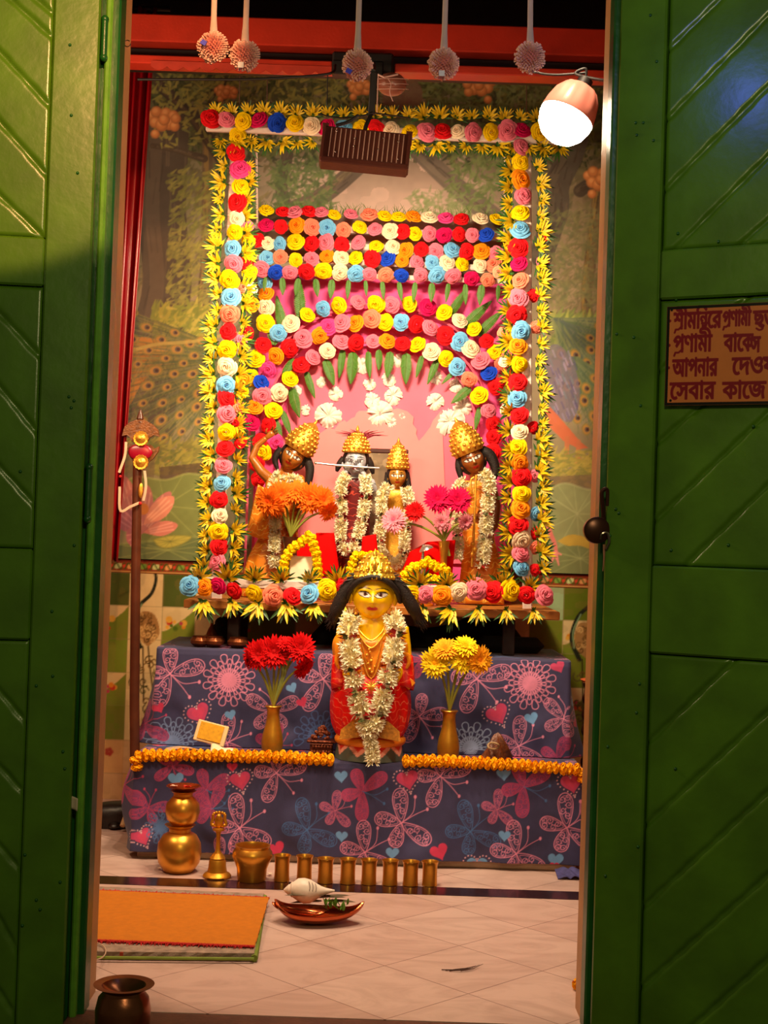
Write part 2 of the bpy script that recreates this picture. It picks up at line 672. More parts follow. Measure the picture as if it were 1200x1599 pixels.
dado = Canvas(-1.6, 1.6, 0.0, Z_bord0, 0.004, 'd9b883')
tx0 = W2(255, 930)[0]                             # a vertical joint
r = random.Random(3)
k0 = int((-1.6 - tx0) / TILE) - 1
for kx in range(k0, k0 + 30):
    for kz in range(0, 9):
        x0 = tx0 + kx * TILE
        z1 = Z_bord0 - kz * TILE
        z0 = z1 - TILE
        q = [(x0, z0), (x0 + TILE, z0), (x0 + TILE, z1), (x0, z1)]
        par = (kx + kz) % 2
        if kz >= 5:
            dado.poly(q, 'd8a56a' if par else 'd3a878')
            if kz == 5 and kx % 2 == 0:
                for a in range(5):
                    dado.dot(x0 + .07 + .009 * cos(a * 1.26), z0 + .08 + .009 * sin(a * 1.26), .008, 'b03428')
        elif kx % 3 == 2 and kx < 0 or (kx - 10) % 3 == 0 and kx > 0:
            dado.poly(q, 'e0c48e')
        elif par == 0:
            dado.poly(q, r.choice(['6d7c20', '5f6f1c', '4d5a24', '748a2a']))
        elif kz % 2 == 1:
            dado.poly(q, 'd8bd88')
            edge = [(x0 + TILE, z1)] + spl([(x0 + TILE, z1), (x0 + .09, z1 - .035), (x0 + .055, z1 - .06), (x0 + .02, z1 - .085), (x0, z1 - .09)], 10) + [(x0, z0), (x0 + TILE, z0)]
            dado.poly(edge, '75842b')
            for a in range(9):
                dado.dot(x0 + r.uniform(.015, .085), z1 - r.uniform(.045, .085), r.uniform(.006, .013), r.choice(['c23a26', 'd8862a', 'b33a55', '4f6a20', 'e0a840']))
        else:
            dado.poly(q, r.choice(['e3cfa0', '9fb98a', 'd9bf8c']))
        dado.line([q[0], q[1]], .003, '8d7b50')
        dado.line([q[1], q[2]], .003, '8d7b50')


def crane(px, py, k, flip=1):
    def T(a, b):
        q = W2(px, py)
        return (q[0] + flip * a * k, q[1] + b * k)
    body = spl([T(0, 0), T(.035, .03), T(.05, .08), T(.03, .13), T(-.02, .12), T(-.04, .05), T(0, 0)], 24)
    dado.poly(body, 'a57a48')
    for a in range(26):
        x, y = r.uniform(-.025, .035), r.uniform(.02, .12)
        dado.line(spiral(*T(x, y), .012 * k, r.uniform(0, 6), 1.0, 1, 8), .0045, r.choice(['5a4020', 'd9b070', '7a5a2c']))
    dado.line(spl([T(.03, .0), T(.06, .07), T(.04, .15), T(-.005, .2), T(-.02, .26), T(.0, .3), T(.02, .29)], 24), .017 * k, '20281c', 1, .009 * k)
    dado.line(spl([T(.05, .04), T(.055, .1), T(.03, .16)], 12), .005, '7c9a70')
    dado.line([T(.02, .295), T(.05, .27)], .006 * k, '7a5a20', 1, .002)
    dado.line(spl([T(0, .0), T(-.01, -.08), T(-.03, -.2)], 10), .006, '3a2c18')
    dado.line(spl([T(.02, .0), T(.015, -.1), T(.01, -.2)], 10), .006, '3a2c18')
    for a in range(22):
        dado.line(spiral(*T(r.uniform(-.05, .05), r.uniform(-.32, -.04)), .02 * k, r.uniform(0, 6), 1.1, r.choice((-1, 1)), 10), .005, r.choice(['3d3418', '54502a', '6a4c22']))


crane(232, 1010, 1.0, -1)
crane(918, 1030, 1.05, -1)
dado.blend(dado.noise(0.12, 5) * 0.25 * (dado.noise(0.03, 8) > 0.55), '8a6a3a')
tile_m = mat('glazed_dado_tiles', attr='Col', rough=0.25, var=0.08, scale=15)
d = dado.build('wall_back_tiled_dado', tile_m, lambda X, Z: (X, X * 0 + YB - 0.006, Z))
struct(d)
bord = Canvas(-1.6, 1.6, Z_bord0, Z_bord1, 0.004, '8c3a22')
for i in range(-34, 35):
    x = i * 0.047
    zc = (Z_bord0 + Z_bord1) / 2
    bord.poly(ell(x, zc, .014, .010, 0.5), ['c8d08a', 'e0a060', '7fa040'][i % 3])
    bord.line(spl([(x - .022, zc - .012), (x - .008, zc + .012), (x + .01, zc - .012), (x + .022, zc + .012)], 10), .005, '3d5a20')
    bord.dot(x + .022, zc, .006, 'd0442c')
bord.line([(-1.6, Z_bord0 + .004), (1.6, Z_bord0 + .004)], .005, 'c89a58')
bord.line([(-1.6, Z_bord1 - .004), (1.6, Z_bord1 - .004)], .005, '5a1c10')
struct(bord.build('trim_dado_border', tile_m, lambda X, Z: (X, X * 0 + YB - 0.009, Z)))

# ---- the printed forest scene
mz0, mz1 = Z_bord1 + 0.004, 2.86
mur = Canvas(-1.2, 1.15, mz0, mz1, 0.0036, '7c6e58')
zz = (mur.Y - mz0) / (mz1 - mz0)
n1, n2 = mur.noise(0.16, 1), mur.noise(0.05, 2)
mur.blend(zz * 0.9 * (0.5 + n1 * 0.6), '5d5d38')
mur.blend((1 - zz) ** 2 * 0.8, '7d7a52')
mur.blend(np.clip(1.5 - np.abs(zz - .42) * 5, 0, 1) * n1 * 0.9, 'a08a6e')
cx, cz = W2(610, 300)
mur.blend(np.exp(-(((mur.X - cx) / .42) ** 2 + ((mur.Y - cz) / .26) ** 2)) * 1.15, 'c7a597')
cx, cz = W2(900, 420)
mur.blend(np.exp(-(((mur.X - cx) / .12) ** 2 + ((mur.Y - cz) / .35) ** 2)) * .5, 'a58a6c')


def trunk(pts, w0, w1, col, hi):
    pts = spl(P(*pts), 26)
    mur.line(pts, w0, col, .95, w1)
    mur.line([(a - w0 * .22, b) for a, b in pts], w0 * .3, hi, .45, w1 * .3)
    for k in range(40):
        i = r.randrange(len(pts) - 2)
        o = r.uniform(-.45, .45)
        w = w0 + (w1 - w0) * i / len(pts)
        mur.line([(pts[i][0] + o * w, pts[i][1]), (pts[i + 2][0] + o * w + r.uniform(-.01, .01), pts[i + 2][1])], .006, r.choice(['3a2c22', '6a5846', '4a3b2e']), .5)


def leaves(n, box, cols, size, a=0.85, dirn=None):
    for k in range(n):
        px, py = r.uniform(box[0], box[2]), r.uniform(box[1], box[3])
        x, z = W2(px, py)
        an = r.uniform(0, 6.28) if dirn is None else r.gauss(dirn, .5)
        L = size * r.uniform(.6, 1.4)
        dx, dz = cos(an) * L, sin(an) * L
        mur.line([(x, z), (x + dx * .5, z + dz * .5), (x + dx, z + dz)], L * .42, r.choice(cols), a, L * .1)


dark_l = ['39401f', '454c22', '3b3a22', '2f3a1c']
mid_l = ['5c5e2c', '67652f', '525a30', '757038', '636638']
hi_l = ['858240', '959044', '7c7e44', '9a8e46']
mur.blend((mur.noise(.05, 21) > .45) * np.clip((mur.Y - W2(600, 330)[1]) * 3, 0, .75), '41421f')
leaves(1500, (195, 100, 960, 260), dark_l, .028)
leaves(700, (195, 250, 420, 620), ['5e5432', '6a5c38', '746838', '564e30'], .03, .6, .8)
leaves(500, (840, 240, 960, 560), ['6d6444', '5f5c3c', '78704a'], .03, .55, .8)
leaves(1300, (240, 100, 960, 250), mid_l, .026)
trunk([(262, 200), (255, 330), (262, 450), (240, 560), (235, 660)], .17, .20, '4a3c32', '6a5848')
trunk([(330, 190), (326, 400), (316, 520), (330, 600)], .06, .045, '6a563c', 'a07c38')
trunk([(350, 250), (300, 180), (255, 140), (245, 120)], .06, .03, '41332a', '6a5238')
trunk([(345, 130), (330, 180), (320, 210)], .05, .03, '3c3024', '5a4a38')
trunk([(320, 250), (270, 235), (240, 230)], .03, .02, '4a3a2c', '6a5238')
trunk([(448, 330), (440, 290), (450, 240), (445, 200)], .05, .04, '463a30', '60503f')
trunk([(420, 345), (500, 310), (560, 262), (600, 225)], .07, .06, '5c4c40', '98805a')
trunk([(775, 345), (720, 300), (660, 245), (640, 225)], .08, .06, '6a5c50', '8a7a66')
trunk([(905, 160), (895, 230), (870, 290), (868, 330), (845, 400)], .10, .09, '544a40', '70624f')
trunk([(905, 300), (945, 270), (965, 240)], .05, .03, '4a3e32', '6c5c48')
trunk([(935, 300), (925, 380), (915, 470), (925, 560)], .05, .04, '74603f', 'b8923e')
leaves(500, (240, 115, 540, 230), hi_l, .024)
leaves(700, (620, 120, 860, 235), ['66703e', '747e4a', '5c6a3a', '7c8652'], .024, .8)
leaves(260, (700, 235, 800, 330), ['66703e', '747e4a', '5c6a3a', '7c8652'], .026, .8)
leaves(300, (425, 250, 520, 330), ['56643a', '64723e', '48542e'], .026, .8)
leaves(160, (640, 300, 720, 340), ['7c8652', '8a8e62'], .022, .6)
leaves(420, (262, 270, 330, 480), ['7c7a38', '8c8640', '6c6c34', '989044'], .026, .65, .7)
leaves(420, (850, 330, 945, 480), ['77754a', '686c46', '868052'], .026, .55)
leaves(420, (240, 480, 330, 560), ['a09838', '848a34', 'b0a448', '747e30'], .032, .8, .9)
leaves(300, (855, 495, 950, 560), ['82904a', 'a0a450', '68783e'], .032, .75, 1.2)
# a saffron cloth at the far left
mur.poly(spl(P((170, 530), (240, 528), (285, 545), (270, 575), (230, 590), (200, 640), (170, 650), (165, 560), (170, 530)), 30), 'b87a28', .85)
for k in range(16):
    mur.line(spl(P((180, 535 + k * 5), (220, 540 + k * 4 + r.uniform(-3, 3)), (262 - k * 2, 545 + k * 3)), 8), .008, r.choice(['8a5418', 'd8a040', 'a06a20']), .6)


def train(px0, py0, ang0, ang1, rad, n, cols):
    """a peacock's train of long barbs with eye spots, spreading from its root"""
    x0, z0 = W2(px0, py0)
    for k in range(n * 6):
        a = r.uniform(ang0, ang1)
        L = rad * r.uniform(.45, 1.05)
        pts = spl([(x0 + r.uniform(-.02, .02), z0), (x0 + cos(a) * L * .5, z0 + sin(a) * L * .55), (x0 + cos(a) * L, z0 + sin(a) * L)], 8)
        mur.line(pts, .008, r.choice(cols), .6, .003)
        for q_ in pts[2:]:
            mur.line([q_, (q_[0] + r.uniform(-.02, .02), q_[1] - .02)], .004, r.choice(cols), .5)
    for k in range(n):
        a = ang0 + (ang1 - ang0) * ((k * .618) % 1)
        L = rad * (.3 + .72 * (k + .5) / n)
        x, z = x0 + cos(a) * L, z0 + sin(a) * L
        s_ = .8 + .4 * r.random()
        mur.poly(ell(x, z, .024 * s_, .018 * s_, a), '8c7a36', .7)
        mur.poly(ell(x, z, .018 * s_, .013 * s_, a), 'b0803a', .85)
        mur.poly(ell(x + .003, z, .010 * s_, .009 * s_, a), '5a5048', .95)
        mur.poly(ell(x + .005, z, .006 * s_, .005 * s_, a), '40201c', 1)


gtr = ['5d6434', '71703a', '4c5a36', '857c44', '3f4a30', '6a6a50']
train(375, 560, 2.75, 4.35, .5, 44, gtr)
mur.line(spl(P((175, 560), (240, 540), (300, 535), (350, 525), (400, 520)), 16), .012, 'b09a50', .8)
train(870, 500, -1.45, .1, .42, 32, ['5f7048', '6f7a58', '4a6048', '82885a', '55605a'])
train(895, 560, -1.4, -.35, .3, 16, ['5f7048', '6f7a58', '4a6048'])
mur.poly(spl(P((848, 545), (872, 540), (895, 570), (905, 620), (890, 660), (860, 640), (845, 600), (848, 545)), 30), '6d627a', .75)
for k in range(60):
    x, y = r.uniform(848, 898), r.uniform(545, 650)
    mur.line(P((x, y), (x + 4, y + 10)), .006, r.choice(['8a80a0', '574f78', '6d7a8a', '9a8aa8']), .7)
mur.poly(P((845, 625), (862, 640), (890, 672), (905, 690), (918, 700), (905, 702), (880, 690), (855, 665)), 'c2603c', .9)
mur.line(P((885, 685), (884, 712), (878, 722)), .018, 'b86a44', .9)
mur.line(P((903, 690), (901, 715), (908, 724)), .016, 'b86a44', .9)
mur.line(P((850, 722), (878, 720), (900, 724)), .012, 'c07a50', .9)
# ground, grass, pots of water plants
leaves(400, (190, 690, 340, 740), ['8a8434', '9a903a', '747030', '5f6a2c'], .03, .8, .5)
leaves(300, (850, 705, 945, 760), ['9a8c3c', 'a89644', '7c7c3a'], .03, .8, .2)
mur.poly(P((250, 730), (345, 720), (350, 800), (255, 790)), '4c3526', .8)
mur.poly(P((195, 705), (245, 705), (240, 780), (200, 780)), '6a5840', .7)
mur.poly(P((850, 745), (950, 740), (950, 800), (850, 800)), '6a5244', .7)


def lotus_leaf(pts, col, hi):
    pp = spl(P(*pts), 40)
    mur.poly(pp, col, .95)
    cx_ = sum(p[0] for p in pp) / len(pp)
    cz_ = sum(p[1] for p in pp) / len(pp)
    for k in range(0, len(pp), 4):
        mur.line([(cx_, cz_), pp[k]], .006, hi, .4, .002)
    mur.line(pp + [pp[0]], .008, hi, .5)


lotus_leaf([(185, 760), (215, 745), (260, 750), (300, 740), (345, 760), (345, 840), (290, 870), (220, 850), (185, 800), (185, 760)], '6f7a3c', '98a058')
lotus_leaf([(180, 850), (240, 845), (300, 838), (345, 850), (345, 885), (180, 885), (180, 850)], '58663a', '8a9450')
lotus_leaf([(240, 842), (270, 836), (300, 838), (285, 850), (262, 856), (248, 852), (240, 842)], 'a8a040', '6a7030')
lotus_leaf([(850, 770), (880, 755), (920, 765), (955, 760), (955, 850), (900, 870), (850, 850), (850, 770)], '83885a', 'a0a474')
lotus_leaf([(860, 860), (900, 845), (955, 860), (955, 900), (860, 895), (860, 860)], '6c7446', '949a64')
mur.poly(spl(P((870, 845), (890, 835), (915, 840), (925, 858), (905, 852), (885, 852), (870, 845)), 24), 'b09030', .9)


def petal(px, py, ex, ey, w, col, hi):
    a, b = W2(px, py), W2(ex, ey)
    dx, dz = b[0] - a[0], b[1] - a[1]
    L = sqrt(dx * dx + dz * dz)
    nx, nz = -dz / L * w, dx / L * w
    q = spl([a, (a[0] + dx * .45 + nx, a[1] + dz * .45 + nz), (a[0] + dx * .8 + nx * .8, a[1] + dz * .8 + nz * .8), b, (a[0] + dx * .8 - nx * .8, a[1] + dz * .8 - nz * .8), (a[0] + dx * .45 - nx, a[1] + dz * .45 - nz), a], 30)
    mur.poly(q, col)
    for k in (-.5, 0, .5):
        mur.line([(a[0] + dx * .2 + nx * k * .6, a[1] + dz * .2 + nz * k * .6), (a[0] + dx * .85 + nx * k, a[1] + dz * .85 + nz * k)], .006, hi, .6)


for e in ((190, 740, .035), (232, 758, .03), (205, 765, .035), (268, 768, .03)):
    petal(222, 835, e[0], e[1], e[2], 'b46a66', 'd49a88')
petal(222, 830, 185, 800, .04, '9c5a68', 'c08088')
petal(225, 820, 273, 776, .032, 'd0846e', 'e4ac90')
petal(225, 832, 279, 820, .026, 'cc7a6c', 'e4a494')
petal(222, 836, 200, 845, .04, 'a86068', 'c88a84')
mur.dot(*W2(225, 795), .022, 'c8742c')
# a pink lily stalk at the right
mur.line(spl(P((851, 800), (858, 830), (866, 850), (869, 872)), 14), .02, 'cc6a64', .95, .012)
for e in ((858, 862), (876, 866), (860, 880), (872, 882)):
    mur.line(P((867, 862), e), .012, 'd88078', .95, .005)


def fruit(px, py, balls):
    """a bunch of round kadam flowers in the print"""
    for dx, dy, rr in balls:
        x, z = W2(px + dx, py + dy)
        q = rr / 417
        mur.dot(x, z, q, 'b06a3a', 1)
        mur.dot(x - q * .12, z + q * .15, q * .82, 'd88a4c', .9, q * .4)
        mur.dot(x - q * .2, z + q * .3, q * .4, 'f0b070', .7, q * .4)


BUNCH = [(-20, -8, 8), (-12, -14, 9), (3, -12, 9), (14, -8, 9), (-14, 2, 9), (8, 4, 10), (16, 8, 8), (-4, 6, 10), (-14, 20, 7), (0, -2, 9), (18, -4, 8)]
fruit(258, 192, BUNCH)
fruit(748, 138, [(-a, b, c * .9) for a, b, c in BUNCH])
fruit(938, 285, BUNCH)
fruit(562, 140, [(a * .7, b * .7, c * .8) for a, b, c in BUNCH])
fruit(355, 148, [(a * .7, b * .5, c * .7) for a, b, c in BUNCH])
mur.poly(spl(P((600, 135), (640, 125), (660, 145), (650, 175), (610, 180), (598, 160), (600, 135)), 20), '7c5a4c', .8)
mur.a *= 1.3 * (0.93 + 0.12 * mur.noise(0.02, 4)[..., None])
mm = mat('printed_wall_sheet', attr='Col', rough=0.6, var=0.06, scale=4)
nwav = mur.noise(0.3, 9)
mo = mur.build('forest_wall_print', mm, lambda X, Z: (X, YB - 0.016 - 0.008 * nwav, Z))
mo.location = (0, 0, 0)
tag(mo, 'large printed forest scene with peacocks, trees and lotus covering the wall behind the shrine', 'wall print')

# ---- beams under the ceiling
YR = 4.25
for nm, ya, yb, dd, m_ in (('trim_red_beam', 22, 68, 0.0, red_paint), ('trim_black_beam', 67, 98, 0.05, black_iron), ('trim_red_batten', 90, 106, -0.02, red_paint)):
    z1, z0 = at(560, ya + 10, YR).z, at(560, yb + 7, YR).z
    if nm == 'trim_red_batten':
        for a_, b_ in ((-1.6, at(520, 100, YR).x), (at(617, 100, YR).x, 1.6)):
            struct(MB().box((a_, YR + dd, z0), (b_, YR + .05, z1), .003).build(nm, m_, smooth=False))
    else:
        struct(MB().box((-1.6, YR + dd, z0), (1.6, YR + .12, z1), .004).build(nm, m_, smooth=False))
# scalloped red frill hanging from the batten's left half
fr = MB()
zf = at(380, 106, YR).z
xa, xb = at(238, 103, YR).x, at(519, 103, YR).x
n = 150
pr = [(xa + (xb - xa) * i / n, zf - .012 - .012 * abs(sin(i / n * pi * 11))) for i in range(n + 1)]
fr.prism([(xa, zf + .004)] + [(a, b) for a, b in pr] + [(xb, zf + .004)], (0, YR - .024, 0), (1, 0, 0), (0, 0, 1), .004)
tag(fr.build('scalloped_frill', mat('red_frill_cloth', 'c2361f', rough=0.8), smooth=False), 'scalloped red frill along the left half of the ceiling batten', 'frill')
# iron clamp between the two halves of the batten
g = MB()
a_ = at(568, 110, YR)
g.box((a_.x - .095, YR - .03, at(568, 118, YR).z), (a_.x + .09, YR + .03, at(568, 86, YR).z), .006)
g.box((at(520, 90, YR).x, YR - .035, at(560, 122, YR).z), (at(600, 90, YR).x, YR - .005, at(560, 100, YR).z), .004)
tag(g.build('fan_clamp', black_iron, smooth=False), 'black iron clamp box on the beam above the flood lamp', 'clamp')

# ================================================================== DOOR FRAME AND LEAVES


def vpx(px, py, Y):
    return at(px, py, Y).x


xl_out, xl_g, xl_in = vpx(138, 850, YD), vpx(158, 850, YD), vpx(163, 850, YD + .05)
xr_in, xr_out = vpx(930, 850, YD + .05), vpx(944, 850, YD)
TOPZ = 2.34
jb = MB().box((xl_out - .10, YD, -.05), (xl_g, YD + .06, TOPZ), .004)
struct(jb.build('trim_left_jamb', green_dark, smooth=False))
struct(MB().box((xl_out - .001, YD - .02, -.05), (vpx(148, 850, YD), YD + .01, TOPZ - .08), .004).build('trim_left_stop', mat('bright_green_bead', '5f9a2a', rough=.35, var=.2, bump=.15), smooth=False))
struct(MB().box((xl_g - .10, YD + .05, -.05), (xl_in - .002, YD + .15, TOPZ), .003).build('trim_left_reveal', tan, smooth=False))
struct(MB().box((xr_out - .012, YD, -.05), (xr_out + .12, YD + .06, TOPZ), .004).build('trim_right_jamb', green_dark, smooth=False))
struct(MB().box((xr_in + .002, YD + .05, -.05), (xr_out + .12, YD + .15, TOPZ), .003).build('trim_right_reveal', tan, smooth=False))
struct(MB().box((xl_out - .10, YD, TOPZ - .07), (xr_out + .12, YD + .15, TOPZ + .2), .004).build('trim_door_head', green_dark, smooth=False))
wl = MB().box((-3.0, YD + .03, -.5), (xl_out - .09, YD + .17, 3.16))
wl.box((xr_out + .11, YD + .03, -.5), (3.0, YD + .17, 3.16))
wl.box((xl_out - .10, YD + .03, TOPZ + .1), (xr_out + .12, YD + .17, 3.16))
struct(wl.build('wall_front', plaster, smooth=False))


def leaf(name, E, ang, side, stile_px, rails, grooves, z0, z1, width, label):
    """a door leaf: stile, rails, and boarded panels with slanting V joints; u runs from the inner edge"""
    dirn = Vector((side * cos(ang), -sin(ang), 0))
    nrm = Vector((-side * sin(ang), -cos(ang), 0))              # towards the porch
    rot = Matrix((dirn, nrm, (0, 0, 1))).transposed()
    ob = thing(name, (E.x, E.y, z0), label, 'door')
    ob['kind'] = 'structure'
    if 'category' in ob:
        del ob['category']

    def UZ(px, py):
        q = on_plane(px, py, E, nrm)
        return ((q - E).dot(dirn), q.z)

    def bx(part, u0, u1, a0, a1, d0, d1, bev=.003):
        c = E + dirn * ((u0 + u1) / 2) + nrm * ((d0 + d1) / 2)
        c.z = (a0 + a1) / 2
        return MB().obox(c, rot, (abs(u1 - u0) / 2, abs(d1 - d0) / 2, (a1 - a0) / 2), bev).build(part, green, ob, smooth=False)
    us = UZ(*stile_px)[0]
    bx('stile', 0, us, z0, z1, -.038, 0, .004)
    bx('stile', width - .09, width, z0, z1, -.038, 0, .004)
    zr = []
    for a, b in rails:                                           # pixel heights of each rail's top and foot, at the stile
        zt, zbm = UZ(stile_px[0], a)[1], UZ(stile_px[0], b)[1]
        zr.append((zbm, zt))
        m = bx('rail', us + .001, width - .091, zbm, zt, -.036, -.002, .004)
    segs = [[(UZ(*a), UZ(*b)) for a, b in g] for g in grooves]
    zr = sorted(zr)
    ed = [z0] + [v for q in zr for v in q] + [z1]
    for i in range(0, len(ed), 2):
        a0, a1 = ed[i], ed[i + 1]
        nu, nv = int((width - us - .09) / .0035), int((a1 - a0) / .0035)
        U, Z = np.meshgrid(np.linspace(us, width - .09, nu), np.linspace(a0, a1, nv))
        D = np.full(U.shape, -.010)
        sg = [q for g in segs for q in g if a0 - .05 < (q[0][1] + q[1][1]) / 2 < a1 + .05]
        for (ua, za), (ub, zb_) in sg:
            dx, dz = ub - ua, zb_ - za
            L = sqrt(dx * dx + dz * dz)
            dist = np.abs((U - ua) * dz - (Z - za) * dx) / L
            wob = .0008 * np.sin(U * 90) + .0005 * np.sin(Z * 210)
            D -= .006 * np.clip(1 - np.abs(dist + wob) / .0075, 0, 1)
        # a sunk seam all round where the boards meet the frame
        e = np.minimum(np.minimum(U - us, Z - a0), a1 - Z)
        D -= .006 * np.clip(1 - e / .006, 0, 1)
        pts = np.stack([E.x + dirn.x * U + nrm.x * D, E.y + dirn.y * U + nrm.y * D, Z], -1).reshape(-1, 3)
        idx = np.arange(nu * nv).reshape(nv, nu)
        fs = np.stack([idx[:-1, :-1], idx[:-1, 1:], idx[1:, 1:], idx[1:, :-1]], -1).reshape(-1, 4)
        if side < 0:
            fs = fs[:, ::-1]
        mb = MB()
        mb.v = [Vector(p) for p in pts.tolist()]
        mb.f = [tuple(q) for q in fs.tolist()]
        mb.mi, mb.t, mb.c = [0] * len(mb.f), [0.0] * len(mb.v), []
        pn = mb.build('panel', green, ob, angle=None)
        sol = pn.modifiers.new('thick', 'SOLIDIFY')
        sol.thickness = .012
        sol.offset = -1
    # nail heads
    nl = MB()
    for k in range(26):
        u, z = R.uniform(.01, us - .005) if k % 3 else R.uniform(us + .02, us + .25), R.uniform(z0 + .2, z1 - .1)
        nl.ball(E + dirn * u + nrm * (.0 if u < us else -.009) + Vector((0, 0, z - E.z)), .0035, 8, 5)
    nl.build('nail_heads', green_dark, ob)
    return ob, dirn, nrm, UZ


EL = at(126, 850, 2.885)
gl = [
    [((20, 0), (82, 57)), ((0, 80), (78, 165)), ((0, 190), (75, 275)), ((0, 305), (68, 370)), ((60, 0), (84, 20))],
    [((0, 490), (65, 560)), ((0, 605), (57, 675)), ((0, 730), (52, 787))],
    [((0, 1082), (35, 1124)), ((0, 1200), (28, 1231)), ((0, 1325), (20, 1348)), ((0, 1442), (12, 1463)), ((0, 1555), (8, 1567))],
]
lf, ldir, lnrm, LUZ = leaf('door_1', EL, radians(6), -1, (62, 600), [(370, 446), (858, 1000)], gl, -.1, 2.2, .52, '')
ER = at(944, 850, 2.88)
grv = [
    [((1040, 78), (1120, 0)), ((1037, 187), (1200, 20)), ((1034, 298), (1200, 130)), ((1050, 390), (1200, 240)), ((1150, 385), (1200, 340))],
    [((1026, 580), (1038, 570)), ((1024, 692), (1084, 640)), ((1020, 814), (1200, 642)), ((1076, 876), (1200, 756))],
    [((1008, 1163), (1143, 1034)), ((1012, 1285), (1196, 1114)), ((1016, 1406), (1200, 1236)), ((1001, 1543), (1200, 1367)), ((1087, 1599), (1200, 1498))],
]
rf, rdir, rnrm, RUZ = leaf('door_2', ER, radians(27.7), 1, (1019, 800), [(391, 468), (883, 1020)], grv, -.1, 2.2, .56, '')

# ---- the painted notice on the right leaf
sign = thing('notice_board', ER, 'orange painted notice with dark red hand lettering on right green door', 'sign')
sx0, sz1 = RUZ(1044, 480)
sz0 = RUZ(1044, 634)[1]
sx1 = sx0 + .245


def rpt(u, z, dpt):
    q = ER + rdir * u + rnrm * dpt
    return Vector((q.x, q.y, z))


rrot = Matrix((rdir, rnrm, (0, 0, 1))).transposed()
bm = MB().obox(rpt((sx0 + sx1) / 2, (sz0 + sz1) / 2, .0015), rrot, ((sx1 - sx0) / 2 - .001, .0045, (sz1 - sz0) / 2 - .001))
bm.build('backing_board', black_iron, sign, smooth=False)
cv = Canvas(sx0, sx1, sz0, sz1, .0007, 'c0703a')


def glyph(ch):
    c = bpy.data.curves.new('g', 'FONT')
    c.body = ch
    c.fill_mode = 'NONE'
    c.resolution_u = 4
    o = bpy.data.objects.new('g', c)
    COL.objects.link(o)
    bpy.context.view_layer.update()
    me = o.to_mesh()
    ee = [((me.vertices[e.vertices[0]].co.x, me.vertices[e.vertices[0]].co.y), (me.vertices[e.vertices[1]].co.x, me.vertices[e.vertices[1]].co.y)) for e in me.edges]
    o.to_mesh_clear()
    bpy.data.objects.remove(o)
    bpy.data.curves.remove(c)
    return ee


def advance(ch):
    a = max(max(e[0][0], e[1][0]) for e in glyph(ch))
    b = max(max(e[0][0], e[1][0]) for e in glyph(ch + ch))
    return b - a


def stamp(segs, x, y, sx, sy, ink, wd):
    """paint the even-filled outline, thickened like a brush letter"""
    E2 = [((x + a[0] * sx, y + a[1] * sy), (x + b[0] * sx, y + b[1] * sy)) for a, b in segs]
    xs = [p[0] for e in E2 for p in e]
    ys = [p[1] for e in E2 for p in e]
    w = cv.win(min(xs) - wd, max(xs) + wd, min(ys) - wd, max(ys) + wd)
    if w is None:
        return
    X, Y = cv.X[w], cv.Y[w]
    ins = np.zeros(X.shape, bool)
    dm = np.full(X.shape, 9.0)
    for (ax, ay), (bx_, by) in E2:
        if ay != by:
            ins ^= ((ay > Y) != (by > Y)) & (X < (bx_ - ax) * (Y - ay) / (by - ay) + ax)
        dx, dy = bx_ - ax, by - ay
        t = np.clip(((X - ax) * dx + (Y - ay) * dy) / (dx * dx + dy * dy + 1e-12), 0, 1)
        dm = np.minimum(dm, np.hypot(X - ax - t * dx, Y - ay - t * dy))
    al = np.where(ins, 1, np.clip((wd / 2 - dm) / cv.px + .5, 0, 1))
    cv.put(w, al.astype(np.float32), ink)


INK = '7a1020'


def word(tokens, px0, px1, pyt, pyb):
    """tokens: one letter each; 'x+r' adds the ra stroke, 'a/b' stacks, 'a*b' runs two letters into one stem, 'a_b' hangs a sign below"""
    try:
        adv = []
        for t in tokens:
            adv.append(advance(t[0]) * (.86 if '/' in t else 1) + (advance(t[2]) * .62 if '*' in t else 0))
        u0, zt = RUZ(px0, pyt)
        u1, zb_ = RUZ(px1, pyb)
        sx = (u1 - u0) / sum(adv)
        sy = (zt - zb_) / .60
        x = u0
        wd = .0031
        for t, a in zip(tokens, adv):
            yb_ = zt - .62 * sy
            if '/' in t:
                stamp(glyph(t[0]), x, yb_ + .16 * sy, sx * .86, sy * .72, INK, wd)
                stamp(glyph(t[2]), x + .12 * sx, yb_ - .06 * sy, sx * .62, sy * .42, INK, wd)
            elif '*' in t:
                stamp(glyph(t[0]), x, yb_, sx * .8, sy, INK, wd)
                stamp(glyph(t[2]), x + advance(t[0]) * sx * .72, yb_ - .05 * sy, sx * .8, sy * .9, INK, wd)
            else:
                stamp(glyph(t[0]), x, yb_, sx, sy, INK, wd)
            if '+r' in t:
                cv.line([(x + a * sx * .86, yb_ + .12 * sy), (x + a * sx * .5, yb_ - .02 * sy), (x + a * sx * .2, yb_ - .02 * sy), (x + a * sx * .1, yb_ - .14 * sy)], .0042, INK)
            if '_' in t:
                cv.line(spl([(x + a * sx * .55, yb_ + .02 * sy), (x + a * sx * .9, yb_ - .1 * sy), (x + a * sx * .6, yb_ - .17 * sy), (x + a * sx * .3, yb_ - .1 * sy)], 10), .004, INK)
            x += a * sx
    except Exception as ex:
        print('lettering skipped', ex)


